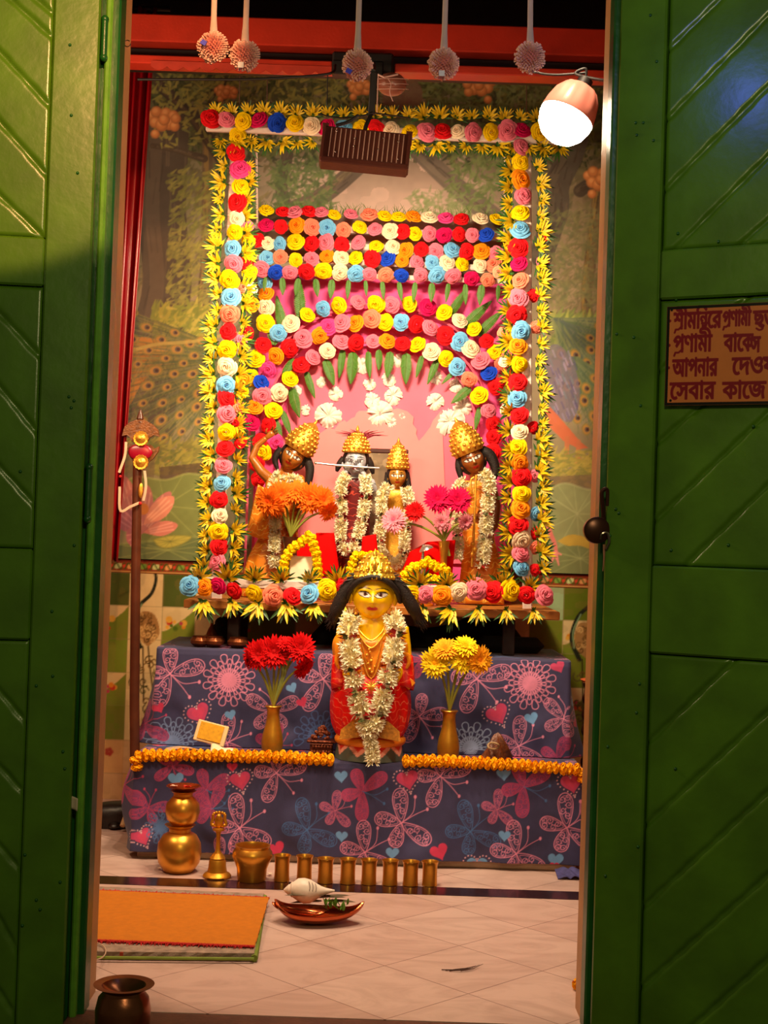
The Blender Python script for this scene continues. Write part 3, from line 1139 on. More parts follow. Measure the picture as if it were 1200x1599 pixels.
word(['শ+r', 'ী', 'ম', 'ি', 'ন/দ', 'ে', 'র'], 1055, 1128, 490, 511)
word(['প+r', 'ণ', 'া', 'ম', 'ী'], 1131, 1174, 488, 508)
word(['ছ_', 'ড়'], 1179, 1212, 487, 508)
word(['প+r', 'ণ', 'া', 'ম', 'ী'], 1054, 1113, 526, 548)
word(['ব', 'া', 'ে', 'ক*স'], 1133, 1191, 524, 547)
word(['আ', 'প', 'ন', 'া', 'র'], 1053, 1122, 563, 586)
word(['ে', 'দ', 'ও', 'য়'], 1146, 1212, 560, 583)
word(['ে', 'স', 'ব', 'া', 'র'], 1049, 1118, 599, 622)
word(['ক', 'া', 'ে', 'জ'], 1131, 1197, 598, 621)
for px, py in ((1048, 502), (1047, 540), (1046, 575)):
    cv.dot(*RUZ(px, py), .0032, INK)
bw = .006
cv.poly([(sx0, sz0), (sx1, sz0), (sx1, sz0 + bw), (sx0, sz0 + bw)], '100808')
cv.poly([(sx0, sz1 - bw), (sx1, sz1 - bw), (sx1, sz1), (sx0, sz1)], '100808')
cv.poly([(sx0, sz0), (sx0 + bw, sz0), (sx0 + bw, sz1), (sx0, sz1)], '100808')
cv.dot(*RUZ(1051, 485), .0028, '0c0505')
cv.dot(*RUZ(1049, 626), .0028, '0c0505')
sf = cv.build('painted_face', mat('painted_notice_enamel', attr='Col', rough=0.25, var=0.05), lambda U, Z: (ER.x + rdir.x * U + rnrm.x * .0065, ER.y + rdir.y * U + rnrm.y * .0065, Z), sign)

# ---- padlock hanging at the right leaf's inner edge
pc = at(932, 828, 2.885)
pl = thing('padlock', pc, 'round dark brown padlock hanging at the inner edge of right green door', 'padlock')
iron = mat('brown_iron', '4a2a20', rough=0.3, metal=0.7, var=0.2)
rotx = Matrix.Rotation(radians(90), 3, 'X')
MB().lathe([(0, -.013), (.02, -.013), (.027, -.009), (.028, 0), (.027, .009), (.02, .013), (0, .013)], pc, 32, rotx).build('lock_body', iron, pl)
MB().tube(bez([at(944, 818, 2.885), at(942, 790, 2.88), at(940, 770, 2.88), at(945, 764, 2.88), at(950, 768, 2.88), at(949, 790, 2.88)], 20), .0045, 8).build('shackle', iron, pl)
MB().tube(bez([at(938, 842, 2.873), at(940, 834, 2.87), at(948, 832, 2.87), at(952, 845, 2.87), at(947, 858, 2.873)], 16), .003, 8).build('hasp_ring', mat('steel', '9a8a80', rough=0.25, metal=1), pl)
MB().tube([at(944, 850, 2.88), at(944, 870, 2.88), at(942, 892, 2.88)], [.003, .002, .001], 6).build('key_cord', mat('worn_cord', '9a6a50', rough=.9), pl)
# hinge bolts on the left jamb and the torn paper stuck in the gap
for n_, (a, b, c_) in enumerate(((163, 60, 30), (138, 770, 40))):
    q = at(a, b, 2.905)
    h = MB().tube([q + Vector((0, 0, -c_ / 750)), q + Vector((0, 0, c_ / 750))], .007, 10)
    h.ball(q + Vector((0, 0, c_ / 750)), .0085, 10, 6)
    h.ball(q + Vector((0, 0, -c_ / 750)), .0085, 10, 6)
    tag(h.build('hinge', green_dark), ['upper green pin hinge near the top of the left jamb', 'lower green pin hinge beside the left door stile'][n_], 'hinge', 'hinges of the left leaf')
pp = MB()
q0 = at(114, 1252, 2.90)
pp.grid(lambda u, v: q0 + Vector(((u - .5) * .02, .003 * sin(u * 4), (v - .5) * .026 - .006 * u)), 6, 6)
o = pp.build('paper_scrap', mat('torn_white_paper', 'cbb7a8', rough=.8))
o.modifiers.new('thick', 'SOLIDIFY').thickness = .0006
tag(o, 'small torn pale paper scrap caught in the gap of the left door', 'paper')
# ================================================================== THE STEPPED ALTAR AND ITS CLOTHS
YS, YT = 4.34, 4.57                               # front planes of the low step and of the tall tier
ZS = at(560, 1191, YS).z
ZT = at(560, 1021, YT).z
NAVY = '343058'
PINK, ROSE, BLUE, LBL, WHT = 'e88cb2', 'c23a68', '3f6aa8', '6a9ad0', 'e0a8b8'


def teardrop(cx, cy, L, w, ang, n=26):
    pts = []
    for k in range(n + 1):
        t = 2 * pi * k / n
        u = (1 - cos(t)) / 2
        pts.append((u * L, w * sin(t) * (0.35 + 0.65 * u) * (1.0 if u < .8 else 1)))
    return [(cx + a * cos(ang) - b * sin(ang), cy + a * sin(ang) + b * cos(ang)) for a, b in pts]


def wing(cv, cx, cy, L, w, ang, col, lw, fill=None):
    t = teardrop(cx, cy, L, w, ang)
    if fill:
        cv.poly(t, fill, .8)
    cv.line(t, lw, col)
    cv.line(teardrop(cx + cos(ang) * L * .12, cy + sin(ang) * L * .12, L * .8, w * .78, ang), lw * .7, col, .8)
    for u, q, sg in ((.82, .3, 1), (.66, -.32, -1), (.5, .3, 1), (.36, -.18, -1), (.88, -.25, 1)):
        x = cx + (u * L) * cos(ang) - q * w * sin(ang)
        y = cy + (u * L) * sin(ang) + q * w * cos(ang)
        cv.line(spiral(x, y, w * .36, ang + (2 if sg > 0 else 4), 1.25, sg, 14), lw * .75, col)
    for k in range(6):
        u = .35 + .1 * k
        cv.dot(cx + u * L * cos(ang), cy + u * L * sin(ang), lw * .75, col)


def butterfly(cv, x, y, s, rot, col=PINK, fill=None, ant=None):
    """s: long wing in metres; rot turns the body; antennae point along +rot"""
    lw = max(.0017, s * .021)
    ant = ant or col
    for a, L, w in ((1.05, 1.0, .30), (2.35, .78, .28), (-1.15, 1.0, .30), (-2.45, .72, .28)):
        wing(cv, x, y, s * L, s * w, rot + a, col, lw, fill)
    for a in (.32, -.05):
        p = spl([(x, y), (x + cos(rot + a * .5) * s * .45, y + sin(rot + a * .5) * s * .45), (x + cos(rot + a * 1.6) * s * .85, y + sin(rot + a * 1.6) * s * .85)], 10)
        cv.line(p, lw * .8, ant)
        cv.dot(p[-1][0], p[-1][1], lw * 1.9, ant, 1, None, 1.3)


def heart(cv, x, y, s, rot, col, dots=None):
    pts = []
    for k in range(30):
        t = 2 * pi * k / 30
        a, b = 16 * sin(t) ** 3 / 17, (13 * cos(t) - 5 * cos(2 * t) - 2 * cos(3 * t) - cos(4 * t)) / 17
        pts.append((a, b))
    T = lambda k_: [(x + s * k_ * (a * cos(rot) - b * sin(rot)), y + s * k_ * (a * sin(rot) + b * cos(rot))) for a, b in pts]
    cv.poly(T(1.0), col)
    if dots:
        for p in T(1.28):
            cv.dot(p[0], p[1], .0022, dots)
        cv.poly(T(.6), 'd83a62', .6)


def mandala(cv, x, y, s, col, half=False, pet=12):
    for ring, n_, L, w in ((.62, pet, .38, .17), (.40, pet, .4, .12), (.12, pet, .5, .07), (.05, pet * 2, .4, .04)):
        for k in range(n_):
            a = 2 * pi * k / n_ + (ring > .5) * .26
            if half and not (-.3 < a < pi + .3):
                continue
            cv.line(teardrop(x + cos(a) * ring * s, y + sin(a) * ring * s, L * s, w * s, a, 18), .0024, col)
    cv.dot(x, y, s * .07, col)
    for k in range(24):
        a = 2 * pi * k / 24
        cv.line([(x + cos(a) * s * .1, y + sin(a) * s * .1), (x + cos(a) * s * .28, y + sin(a) * s * .28)], .003, col)


def drape(name, Yf, depth, Zt, zlow, pxl, pxr, pymid, motifs, label, side_l, side_r, seed, lowleft=0.0, bulge=0.0, rflare=0.0):
    """one cloth over a step: front fall, top, and the two side falls; the print runs over all of it"""
    xl, xr = at(pxl, pymid, Yf).x, at(pxr, pymid, Yf).x
    fall = Zt - zlow
    cv = Canvas(xl - side_l, xr + side_r, -fall, depth, .0021, NAVY)

    def C(px, py):
        q = at(px, py, Yf)
        return q.x, q.z - Zt
    motifs(cv, C)
    wv = cv.noise(.09, seed)
    cv.a *= (.93 + .14 * cv.noise(.02, seed + 1))[..., None]

    def shape(X, S):
        onf = np.clip(-S, 0, None)                                  # drop below the edge
        y = Yf + np.clip(S, 0, None)
        z = Zt - onf
        r_ = .012                                                  # soft edge
        k = np.clip(1 - np.abs(S) / .02, 0, 1)
        z = z - k * .004
        y = y + k * .003
        f = np.clip(onf / fall, 0, 1)
        y = y - f * (.006 + .012 * wv) - f * .006 * np.sin(X * 31 + wv * 5)
        x = X.copy()
        lx = np.clip(xl - X, 0, None)
        rx = np.clip(X - xr, 0, None)
        # at the two ends the cloth turns back along the step's side and hangs there
        x = np.where(lx > 0, xl - .012 - f * (.012 + lowleft * f) * np.clip(lx / .05, 0, 1) - bulge * np.sin(pi * np.clip(f * 1.12, 0, 1)) * np.clip(lx / .05, 0, 1) - .006 * np.sin(lx * 40) * f, x)
        x = np.where(rx > 0, xr + .010 + f * (.016 + rflare * f) * np.clip(rx / .06, 0, 1) + .005 * np.sin(rx * 40) * f, x)
        y = np.where(lx > 0, y + lx, y)
        y = np.where(rx > 0, y + rx, y)
        # sideways, what would be top past the end falls down the side
        return x, np.minimum(y, Yf + depth), z
    # cut the corners: where it is past the end AND on the top, let it hang
    m = mat('printed_navy_cotton', attr='Col', rough=0.75, var=0.10, scale=40, bump=0.15, bscale=500, sheen=0.15)
    o = cv.build(name, m, shape)
    me = o.data
    import bmesh
    b = bmesh.new()
    b.from_mesh(me)
    X = cv.X.ravel()
    S = cv.Y.ravel()
    kill = [v for v in b.verts if S[v.index] > .004 and (X[v.index] < xl - .002 or X[v.index] > xr + .002)]
    bmesh.ops.delete(b, geom=kill, context='VERTS')
    b.to_mesh(me)
    b.free()
    s_ = o.modifiers.new('thick', 'SOLIDIFY')
    s_.thickness = .0012
    return tag(o, label, 'cloth'), xl, xr


def low_print(cv, C):
    B = lambda px, py, s, rot, *a, **k: butterfly(cv, *C(px, py), s / 507, rot, *a, **k)
    H = lambda px, py, s, rot, col, d=None: heart(cv, *C(px, py), s / 507, rot, col, d)
    B(322, 1233, 42, -.5, ROSE, '8c3a70', BLUE)
    B(330, 1262, 40, .1, ROSE, '7c3468', BLUE)
    B(432, 1207, 48, -.75)
    B(375, 1292, 54, .7)
    B(480, 1295, 50, .75, BLUE)
    B(523, 1266, 32, .4, 'd0688c', '6a3a70')
    B(566, 1235, 46, -.4, ROSE, '9c3a6c', BLUE)
    B(627, 1285, 54, .6)
    B(570, 1330, 50, .6)
    B(688, 1212, 50, -.7)
    B(735, 1298, 50, .8, BLUE)
    B(776, 1264, 32, .45, 'd0688c', '6a3a70')
    B(818, 1228, 48, -.45, ROSE, '8c3a70', BLUE)
    B(806, 1332, 52, .65)
    B(885, 1292, 54, .6)
    B(345, 1345, 40, .6, PINK)
    B(232, 1262, 36, 1.3, ROSE, '6a3a70')
    B(270, 1196, 34, -1.3, ROSE, '7c3468')
    B(190, 1230, 44, .6, ROSE, '8c3a70')
    H(376, 1218, 17, .25, ROSE, WHT)
    H(637, 1217, 18, .25, ROSE, WHT)
    H(893, 1222, 18, .25, ROSE, WHT)
    H(275, 1216, 13, .1, LBL)
    H(363, 1197, 9, .1, 'd0305c')
    H(533, 1212, 11, .1, LBL)
    H(787, 1208, 12, .1, LBL)
    H(432, 1325, 14, .4, 'd0305c')
    H(686, 1328, 15, .4, 'd0305c')
    H(534, 1305, 10, 0, LBL)
    H(788, 1304, 10, 0, LBL)
    H(613, 1331, 11, 0, LBL)
    H(868, 1342, 13, 0, LBL)
    H(866, 1352, 8, 0, 'd0305c')
    H(775, 1352, 8, 0, 'd0305c')
    H(745, 1352, 18, 0, LBL, WHT)
    H(224, 1305, 15, .5, ROSE, WHT)
    H(452, 1348, 9, 0, 'd0305c')
    H(404, 1340, 12, 0, LBL)
    mandala(cv, *C(252, 1290), .05, '4a6aa0', pet=9)
    for k in range(14):                                            # the print runs on across the top
        butterfly(cv, -.75 + k * .115, .10 + .12 * (k % 2), .085, k * 1.1, [PINK, BLUE, ROSE][k % 3])
        heart(cv, -.70 + k * .115, .22 - .12 * (k % 2), .025, k, ROSE)


def high_print(cv, C):
    k_ = 467
    B = lambda px, py, s, rot, *a, **k: butterfly(cv, *C(px, py), s / k_, rot, *a, **k)
    H = lambda px, py, s, rot, col, d=None: heart(cv, *C(px, py), s / k_, rot, col, d)
    B(266, 1052, 54, -.75)
    B(505, 1060, 54, -.9)
    B(745, 1060, 54, -.75)
    mandala(cv, *C(358, 1062), 40 / k_, PINK)
    mandala(cv, *C(828, 1067), 40 / k_, PINK)
    mandala(cv, *C(593, 1062), 40 / k_, PINK)
    mandala(cv, *C(270, 1160), 40 / k_, '7a90c0', True)
    mandala(cv, *C(735, 1168), 40 / k_, 'a0b0d8', True)
    mandala(cv, *C(500, 1150), 40 / k_, '4a64a0', True)
    H(311, 1113, 18, .5, ROSE, WHT)
    H(777, 1114, 18, .5, ROSE, WHT)
    H(548, 1113, 18, .5, ROSE, WHT)
    B(355, 1160, 46, .5)
    B(810, 1165, 46, .5)
    B(425, 1110, 44, 1.6)
    B(655, 1118, 44, -.9)
    B(880, 1122, 40, 1.3)
    B(230, 1132, 38, .6, ROSE, '7c3468')
    B(660, 1030, 30, -.8, ROSE, '7c3468')
    H(360, 1116, 9, .3, LBL)
    H(830, 1121, 11, .3, LBL)
    H(249, 1105, 9, .5, 'd0305c')
    H(472, 1096, 9, .5, 'd0305c')
    H(456, 1074, 9, .5, LBL)
    H(872, 1040, 12, .5, ROSE)
    H(905, 1098, 10, .5, LBL)
    H(905, 1132, 8, .5, 'd0305c')
    B(425, 1165, 36, .2, ROSE, '7c3468')
    B(870, 1185, 36, .2, ROSE, '7c3468')
    for k in range(14):
        butterfly(cv, -.75 + k * .115, .10 + .12 * (k % 2), .085, k * 1.3, [PINK, BLUE, ROSE][k % 3])


lowc, sxl, sxr = drape('altar_cloth', YS, YT - YS, ZS, .024, 216, 908, 1195, low_print, 'navy cotton cloth printed with butterflies and hearts over the low front step', .22, .22, 31, .004, .034)
topc, txl, txr = drape('altar_cloth', YT, .50, ZT, ZS + .002, 250, 888, 1023, high_print, 'navy cotton cloth printed with large round flowers over the tall rear tier', .30, .30, 41, .05, 0.0, .045)
step_m = mat('masonry_step', 'b89a80', rough=.7, bump=.2)
sb = MB().box((sxl + .004, YS + .012, 0), (sxr - .004, YT - .004, ZS - .008), .004)
tag(sb.build('altar_step', step_m, smooth=False), 'low pale masonry step showing just under the hem of the front cloth', 'step')
tb = MB().box((txl + .004, YT + .012, 0), (txr - .004, YT + .49, ZT - .008), .004)
tag(tb.build('altar_tier', step_m, smooth=False), 'tall block hidden under the rear printed cloth', 'step')
# the loose tail of the cloth at the right
tl = MB()
c0 = at(890, 1376, YS - .05)
tl.grid(lambda u, v: Vector((c0.x + (u - .5) * .085, YS - .10 + v * .08, .004 + .014 * abs(sin(u * 7 + v * 3)) * (1 - abs(2 * u - 1)) + .010 * v)), 20, 10)
o = tl.build('cloth_tail', mat('navy_cotton_plain', '4a4680', rough=.8, var=.3, scale=60), smooth=True)
o.modifiers.new('thick', 'SOLIDIFY').thickness = .002
tag(o, 'crumpled tail of blue cloth lying on the floor at the right end of the altar', 'cloth')

# ---- the plank shelf that carries the shrine
YP = 4.64
Zp = at(560, 945, YP).z
wood = mat('orange_brown_plank', 'b87028', rough=.5, var=.35, scale=8, bump=.25)
pxa, pxb = at(287, 940, YP).x, at(875, 960, YP).x
shelf = thing('plank_shelf', (0, 4.9, ZT), 'long orange brown plank shelf carrying the flower framed shrine', 'shelf')
bp = MB().box((pxa, YP, Zp - .028), (pxb, YB - .05, Zp), .003)
bp.build('plank', wood, shelf, smooth=False)
for a in (pxa + .14, pxb - .18):
    for b in (YP + .06, YT + .40):
        MB().box((a, b, ZT + .0005), (a + .04, b + .04, Zp - .027), .003).build('leg', mat('dark_shelf_leg', '2a1610', rough=.7), shelf, smooth=False)
MB().box((pxa + .05, YB - .09, Zp - .028), (pxb - .05, YB - .06, Zp - .08), .002)
# dark bundle, cloth covered boxes and small brass lamps in the gap under the plank
blk = mat('black_wool', '0e0809', rough=.9, var=.3)
bb = MB()
bb.grid(lambda u, v: Vector((at(480, 990, 4.98).x + (u) * .78, 4.90 + .05 * v, ZT + .004 + .13 * sin(min(1, max(0, v)) * pi / 2) * (0.75 + .25 * sin(u * 9)) * min(1, 8 * u * (1 - u) + .1))), 40, 12)
o = bb.build('black_bundle', blk)
o.modifiers.new('thick', 'SOLIDIFY').thickness = .01
tag(o, 'long black cloth bundle stored in the gap under the plank shelf', 'bundle')
bx = MB()
bx.box((at(336, 980, 4.99).x, 4.85, ZT + .001), (at(372, 980, 4.99).x, 4.92, ZT + .07), .02)
bx.ball((at(354, 980, 4.99).x, 4.885, ZT + .066), (.03, .03, .022), 16, 8)
tag(bx.build('black_pouch', blk), 'small round topped black pouch under the left end of the plank', 'pouch')
rl = MB().box((at(745, 1000, 4.8).x, 4.765, ZT + .004), (at(850, 1000, 4.8).x, 4.865, ZT + .055), .025)
tag(rl.build('folded_blanket', blk), 'folded black blanket under the right end of the plank', 'blanket')
copper_d = mat('dull_copper', '8a4a28', rough=.35, metal=.8, var=.3, bump=.2)
for n_, (px, rr) in enumerate(((312, .030), (334, .032), (372, .034))):
    c = at(px, 1006, 4.635)
    c.z = ZT
    MBx = MB()
    MBx.lathe([(rr * .5, 0), (rr, .012), (rr * 1.05, .022), (rr * .8, .032), (rr * .85, .036), (rr * .6, .034), (0, .02)], c, 28, None, lambda q, t: 1 + .05 * sin(q * 9))
    tag(MBx.build('offering_bowl', copper_d), ['leftmost small dull copper bowl on the upper cloth under the plank', 'middle small dull copper bowl on the upper cloth under the plank', 'rightmost and flattest dull copper bowl on the upper cloth under the plank'][n_], 'bowl', 'copper bowls under the plank')
c = at(331, 985, 4.80)
c.z = ZT
ml = MB().lathe([(.02, 0), (.05, .004), (.045, .018), (.02, .03), (.012, .05), (.006, .06), (.002, .09), (0, .092)], c, 28)
tag(ml.build('pointed_lid', copper_d), 'dark pointed copper lid standing behind the small bowls at left', 'lid')

# ================================================================== ARTIFICIAL FLOWERS
PAL = {'R': ('d80a14', 'e8141c'), 'Y': ('e8a800', 'ffd400'), 'P': ('d8506c', 'f07a90'), 'C': ('e8b88c', 'fbe2c0'), 'B': ('3a8ac8', '7cc0ee'), 'D': ('0c2a9c', '1a48d0'),
       'M': ('b00038', 'd81058'), 'O': ('e01808', 'ff9a10'), 'S': ('e8503c', 'ff8a6c'), 'N': ('d80060', 'ff4890')}
NAMES = {'R': 'red', 'Y': 'yellow', 'P': 'pink', 'C': 'cream', 'B': 'light blue', 'D': 'deep blue', 'M': 'crimson', 'O': 'orange', 'S': 'salmon', 'N': 'hot pink'}


def rose_mesh(seed):
    """an open cloth rose facing +Z, 1 unit across: rolled heart and four rounds of curled petals"""
    r_ = random.Random(seed)
    b = MB()
    for ring, (n_, ri, ro, z0, z1, wd) in enumerate(((2, .01, .10, .16, .34, 1.9), (3, .03, .20, .12, .34, 1.5), (4, .05, .31, .06, .30, 1.15), (5, .08, .42, .0, .22, .95), (5, .10, .52, -.06, .10, .9))):
        off = r_.uniform(0, 6)
        for k in range(n_):
            a0 = off + 2 * pi * k / n_ + r_.uniform(-.12, .12)
            tw = r_.uniform(-.05, .05)
            sc = r_.uniform(.92, 1.08)

            def fn(u, v):
                s = (u - .5) * 2
                a = a0 + s * wd * (.45 + .55 * v)
                edge = 1 - .30 * abs(s) ** 3 * v
                rad = (ri + (ro - ri) * v ** .8) * sc * (edge * .6 + .4) + .03 * s
                z = z0 + (z1 - z0) * sin(v * pi * .62) - .05 * v ** 3 * (ring > 1) - .06 * abs(s) ** 2 * v + tw * s
                return Vector((rad * cos(a), rad * sin(a), z))
            b.grid(fn, 6, 5)
    return b.mesh('rose', use_t=True)


def colored(me, m):
    c = me.copy()
    c.materials.clear()
    for q in (m if isinstance(m, (list, tuple)) else [m]):
        c.materials.append(q)
    return c


rose_shapes = [rose_mesh(s) for s in range(3)]
ROSE_ME = {}
for key, (ca, cb) in PAL.items():
    m = mat(NAMES[key].replace(' ', '_') + '_petal_cloth', ca, col2=cb, attr='t', rough=.75, var=.1, scale=20, spec=.12)
    ROSE_ME[key] = [colored(s, m) for s in rose_shapes]

leaf_m = mat('dark_green_plastic_leaf', '2f5a1c', rough=.45, var=.25, scale=60)
yel_m = mat('yellow_sprig_petal', 'c89a00', col2='ffd91a', attr='t', rough=.5, var=.15, scale=60)


def blade(b, d, L, w, curl, c0=(0, 0, 0)):
    """one narrow petal or leaf along d from c0, bending by curl"""
    d = Vector(d).normalized()
    side = d.cross(Vector((0, 0, 1)))
    side = side.normalized() if side.length > .01 else Vector((1, 0, 0))
    nn = side.cross(d).normalized()

    def fn(u, v):
        s = (u - .5) * 2
        ww = w * sin(pi * min(1, .12 + .88 * v)) ** .8 * (1 if v < .98 else .1)
        return Vector(c0) + d * (L * v) + nn * (curl * v * v) + side * (s * ww) + nn * (abs(s) * ww * .35)
    b.grid(fn, 2, 5)


def sprig_mesh(seed, sp=62):
    """a star-like plastic sprig, opening towards +Y (up), facing +Z"""
    r_ = random.Random(seed)
    b = MB()
    b.cur = 0
    for k in range(8):
        a = radians(-sp + 2 * sp * k / 7 + r_.uniform(-7, 7))
        el = r_.uniform(.1, .7)
        blade(b, (sin(a) * cos(el), cos(a) * cos(el), sin(el)), r_.uniform(.75, 1.05), .085, r_.uniform(-.12, .1))
    for k in range(4):
        a = radians(-sp * 1.3 + sp * 2.6 * k / 3 + r_.uniform(-12, 12))
        blade(b, (sin(a), cos(a), r_.uniform(.5, .9)), r_.uniform(.45, .6), .10, -.1)
    b.cur = 1
    for k in range(10):
        a = radians(-sp * 1.4 + sp * 2.8 * k / 9 + r_.uniform(-10, 10))
        blade(b, (sin(a), cos(a), r_.uniform(-.3, .35)), r_.uniform(.75, 1.1), .075, r_.uniform(-.15, .1), (0, 0, -.05))
    for k in range(6):
        a = r_.uniform(0, 6.28)
        blade(b, (sin(a), cos(a), r_.uniform(.6, 1.2)), .34, .05, .05)
    me = b.mesh('sprig', use_t=True)
    me.materials.append(yel_m)
    me.materials.append(leaf_m)
    return me


SPRIG = [sprig_mesh(s) for s in range(4)]
TUFT = [sprig_mesh(s, 36) for s in range(10, 13)]
TOCAM = Vector((0, -1, 0))


def place_rose(parent, px, py, key, Y, d=28, tilt=None, nm=None):
    c = at(px, py, Y)
    size = d / (F / Y)
    dr = Vector((R.uniform(-.5, .5), -1, R.uniform(-.4, .5))) if tilt is None else Vector(tilt)
    o = inst('rose', R.choice(ROSE_ME[key]), parent, c, face_dir(dr, R.uniform(0, 6)), size * R.uniform(.9, 1.16))
    o['label'] = NAMES[key] + ' cloth rose'
    return o


def place_sprig(parent, px, py, ang, Y, d=20, tip=.25, kinds=None):
    """ang: direction on the picture plane the sprig opens to (0 = up, clockwise)"""
    c = at(px, py, Y)
    size = d / (F / Y)
    up = Vector((sin(ang), -tip, cos(ang))).normalized()
    fz = (Vector((0, -1, 0)) - up * Vector((0, -1, 0)).dot(up)).normalized()
    rot = Matrix((up.cross(fz), up, fz)).transposed()
    return inst('yellow_sprig', R.choice(kinds or SPRIG), parent, c, rot, size * R.uniform(.72, 1.1))


white_wrap = mat('white_wrapping_cloth', 'f0d8cc', rough=.8, var=.08, bump=.2, bscale=80)
YF = 4.70                                          # plane of the flower frame


def bar(parent, name, a, b, Y, w, dpt=.02):
    p, q = at(*a, Y), at(*b, Y)
    d = (q - p).normalized()
    n = Vector((0, -1, 0))
    s_ = d.cross(n).normalized()
    rot = Matrix((d, n, s_)).transposed()
    return MB().obox((p + q) / 2, rot, ((q - p).length / 2, dpt / 2, w / (F / Y) / 2), .004).build(name, white_wrap, parent, smooth=False)


# left post
lp = thing('flower_post', at(345, 940, YF), 'left upright of the shrine, white wrapped and covered with roses and yellow sprigs', 'flower garland', 'flower covered uprights')
bar(lp, 'pole', (370, 200), (338, 936), YF, 17)
LP = [(372, 215, 'Y'), (369, 238, 'R'), (375, 265, 'N'), (376, 292, 'Y'), (371, 317, 'R'), (370, 341, 'C'), (367, 363, 'Y'), (364, 389, 'B'), (365, 412, 'P'), (359, 437, 'Y'), (361, 465, 'B'),
      (359, 490, 'S'), (357, 518, 'R'), (355, 547, 'Y'), (355, 573, 'C'), (353, 602, 'B'), (354, 622, 'R'), (354, 646, 'P'), (354, 675, 'Y'), (352, 701, 'R'), (349, 727, 'P'), (347, 755, 'B'),
      (342, 780, 'R'), (343, 805, 'C'), (341, 830, 'Y'), (342, 853, 'R'), (340, 878, 'P')]
for x, y, k in LP:
    place_rose(lp, x, y, k, YF - .03, 28)
for x, y, k in [(386, 352, 'P'), (388, 375, 'Y'), (390, 400, 'Y'), (384, 412, 'R'), (390, 425, 'Y'), (391, 451, 'C'), (394, 476, 'O'), (380, 450, 'S'), (386, 520, 'R'), (378, 530, 'P'), (384, 592, 'O'), (372, 636, 'S'), (378, 612, 'Y'), (370, 660, 'R'), (376, 690, 'R')]:
    place_rose(lp, x, y, k, YF - .012, 22)


def lerp_x(y, a, b):
    return a[0] + (b[0] - a[0]) * (y - a[1]) / (b[1] - a[1])


y = 236
while y < 900:
    place_sprig(lp, lerp_x(y, (352, 230), (322, 900)) + R.uniform(-3, 3), y, radians(-78 + R.uniform(-22, 22)), YF - .015, 26)
    y += 25
y = 232
while y < 890:
    place_sprig(lp, lerp_x(y, (388, 230), (362, 890)) + R.uniform(-3, 3), y + R.uniform(-4, 4), radians(75 + R.uniform(-25, 25)), YF - .014, 26)
    y += 27
# right post
rp = thing('flower_post', at(822, 950, YF), 'right upright of the shrine, white wrapped and covered with roses and yellow sprigs', 'flower garland', 'flower covered uprights')
bar(rp, 'pole', (823, 215), (824, 952), YF, 15)
RP = [(813, 253, 'Y'), (813, 281, 'O'), (817, 306, 'P'), (813, 333, 'Y'), (813, 360, 'B'), (810, 387, 'R'), (811, 412, 'M'), (813, 438, 'S'), (810, 466, 'P'), (808, 491, 'R'), (814, 517, 'B'), (809, 541, 'O'),
      (811, 569, 'Y'), (809, 597, 'R'), (808, 622, 'B'), (812, 648, 'R'), (812, 674, 'C'), (810, 698, 'Y'), (812, 722, 'O'), (815, 745, 'R'), (815, 771, 'Y'), (813, 795, 'O'), (809, 820, 'R'), (814, 843, 'C'), (813, 865, 'P'), (814, 887, 'B')]
for x, y, k in RP:
    place_rose(rp, x, y, k, YF - .03, 28)
for x, y, k in [(850, 371, 'R'), (848, 410, 'P'), (832, 462, 'R'), (838, 511, 'S'), (833, 668, 'R'), (836, 743, 'P'), (838, 802, 'B'), (838, 833, 'R'), (838, 855, 'S'), (836, 890, 'R'), (788, 520, 'S'), (788, 565, 'C'), (784, 597, 'R'), (790, 640, 'C'), (780, 425, 'S')]:
    place_rose(rp, x, y, k, YF - .008, 20)
y = 238
while y < 905:
    place_sprig(rp, lerp_x(y, (841, 240), (843, 900)) + R.uniform(-3, 3), y, radians(75 + R.uniform(-25, 25)), YF - .015, 26)
    y += 25
y = 240
while y < 900:
    place_sprig(rp, lerp_x(y, (800, 240), (798, 900)) + R.uniform(-3, 3), y + R.uniform(-4, 4), radians(-78 + R.uniform(-25, 25)), YF - .014, 26)
    y += 27
# top bar
tp = thing('flower_lintel', at(600, 205, YF), 'top bar of the shrine, white wrapped, roses along it and yellow sprigs above and below', 'flower garland')
bar(tp, 'pole', (322, 197), (880, 218), YF - .022, 17)
TP = [(329, 186, 'R'), (354, 187, 'P'), (380, 190, 'Y'), (405, 188, 'M'), (433, 192, 'D'), (461, 193, 'Y'), (487, 197, 'C'), (511, 199, 'M'), (538, 200, 'B'), (563, 202, 'Y'), (586, 204, 'R'), (610, 204, 'C'), (640, 206, 'Y'),
      (667, 207, 'P'), (691, 206, 'R'), (715, 206, 'C'), (739, 207, 'P'), (767, 206, 'Y'), (793, 204, 'P'), (816, 204, 'M'), (843, 205, 'Y'), (870, 208, 'P')]
for x, y, k in TP:
    place_rose(tp, x, y, k, YF - .05, 28)
place_rose(tp, 815, 230, 'P', YF - .04, 24)
x = 338
while x < 880:
    place_sprig(tp, x, 177 + (x - 338) * .02, radians(R.uniform(-28, 28)), YF - .03, 25)
    x += 25
x = 345
while x < 890:
    if not 500 < x < 625:
        place_sprig(tp, x, 219 + (x - 340) * .022, radians(180 + R.uniform(-40, 40)), YF - .034, 24)
    x += 24
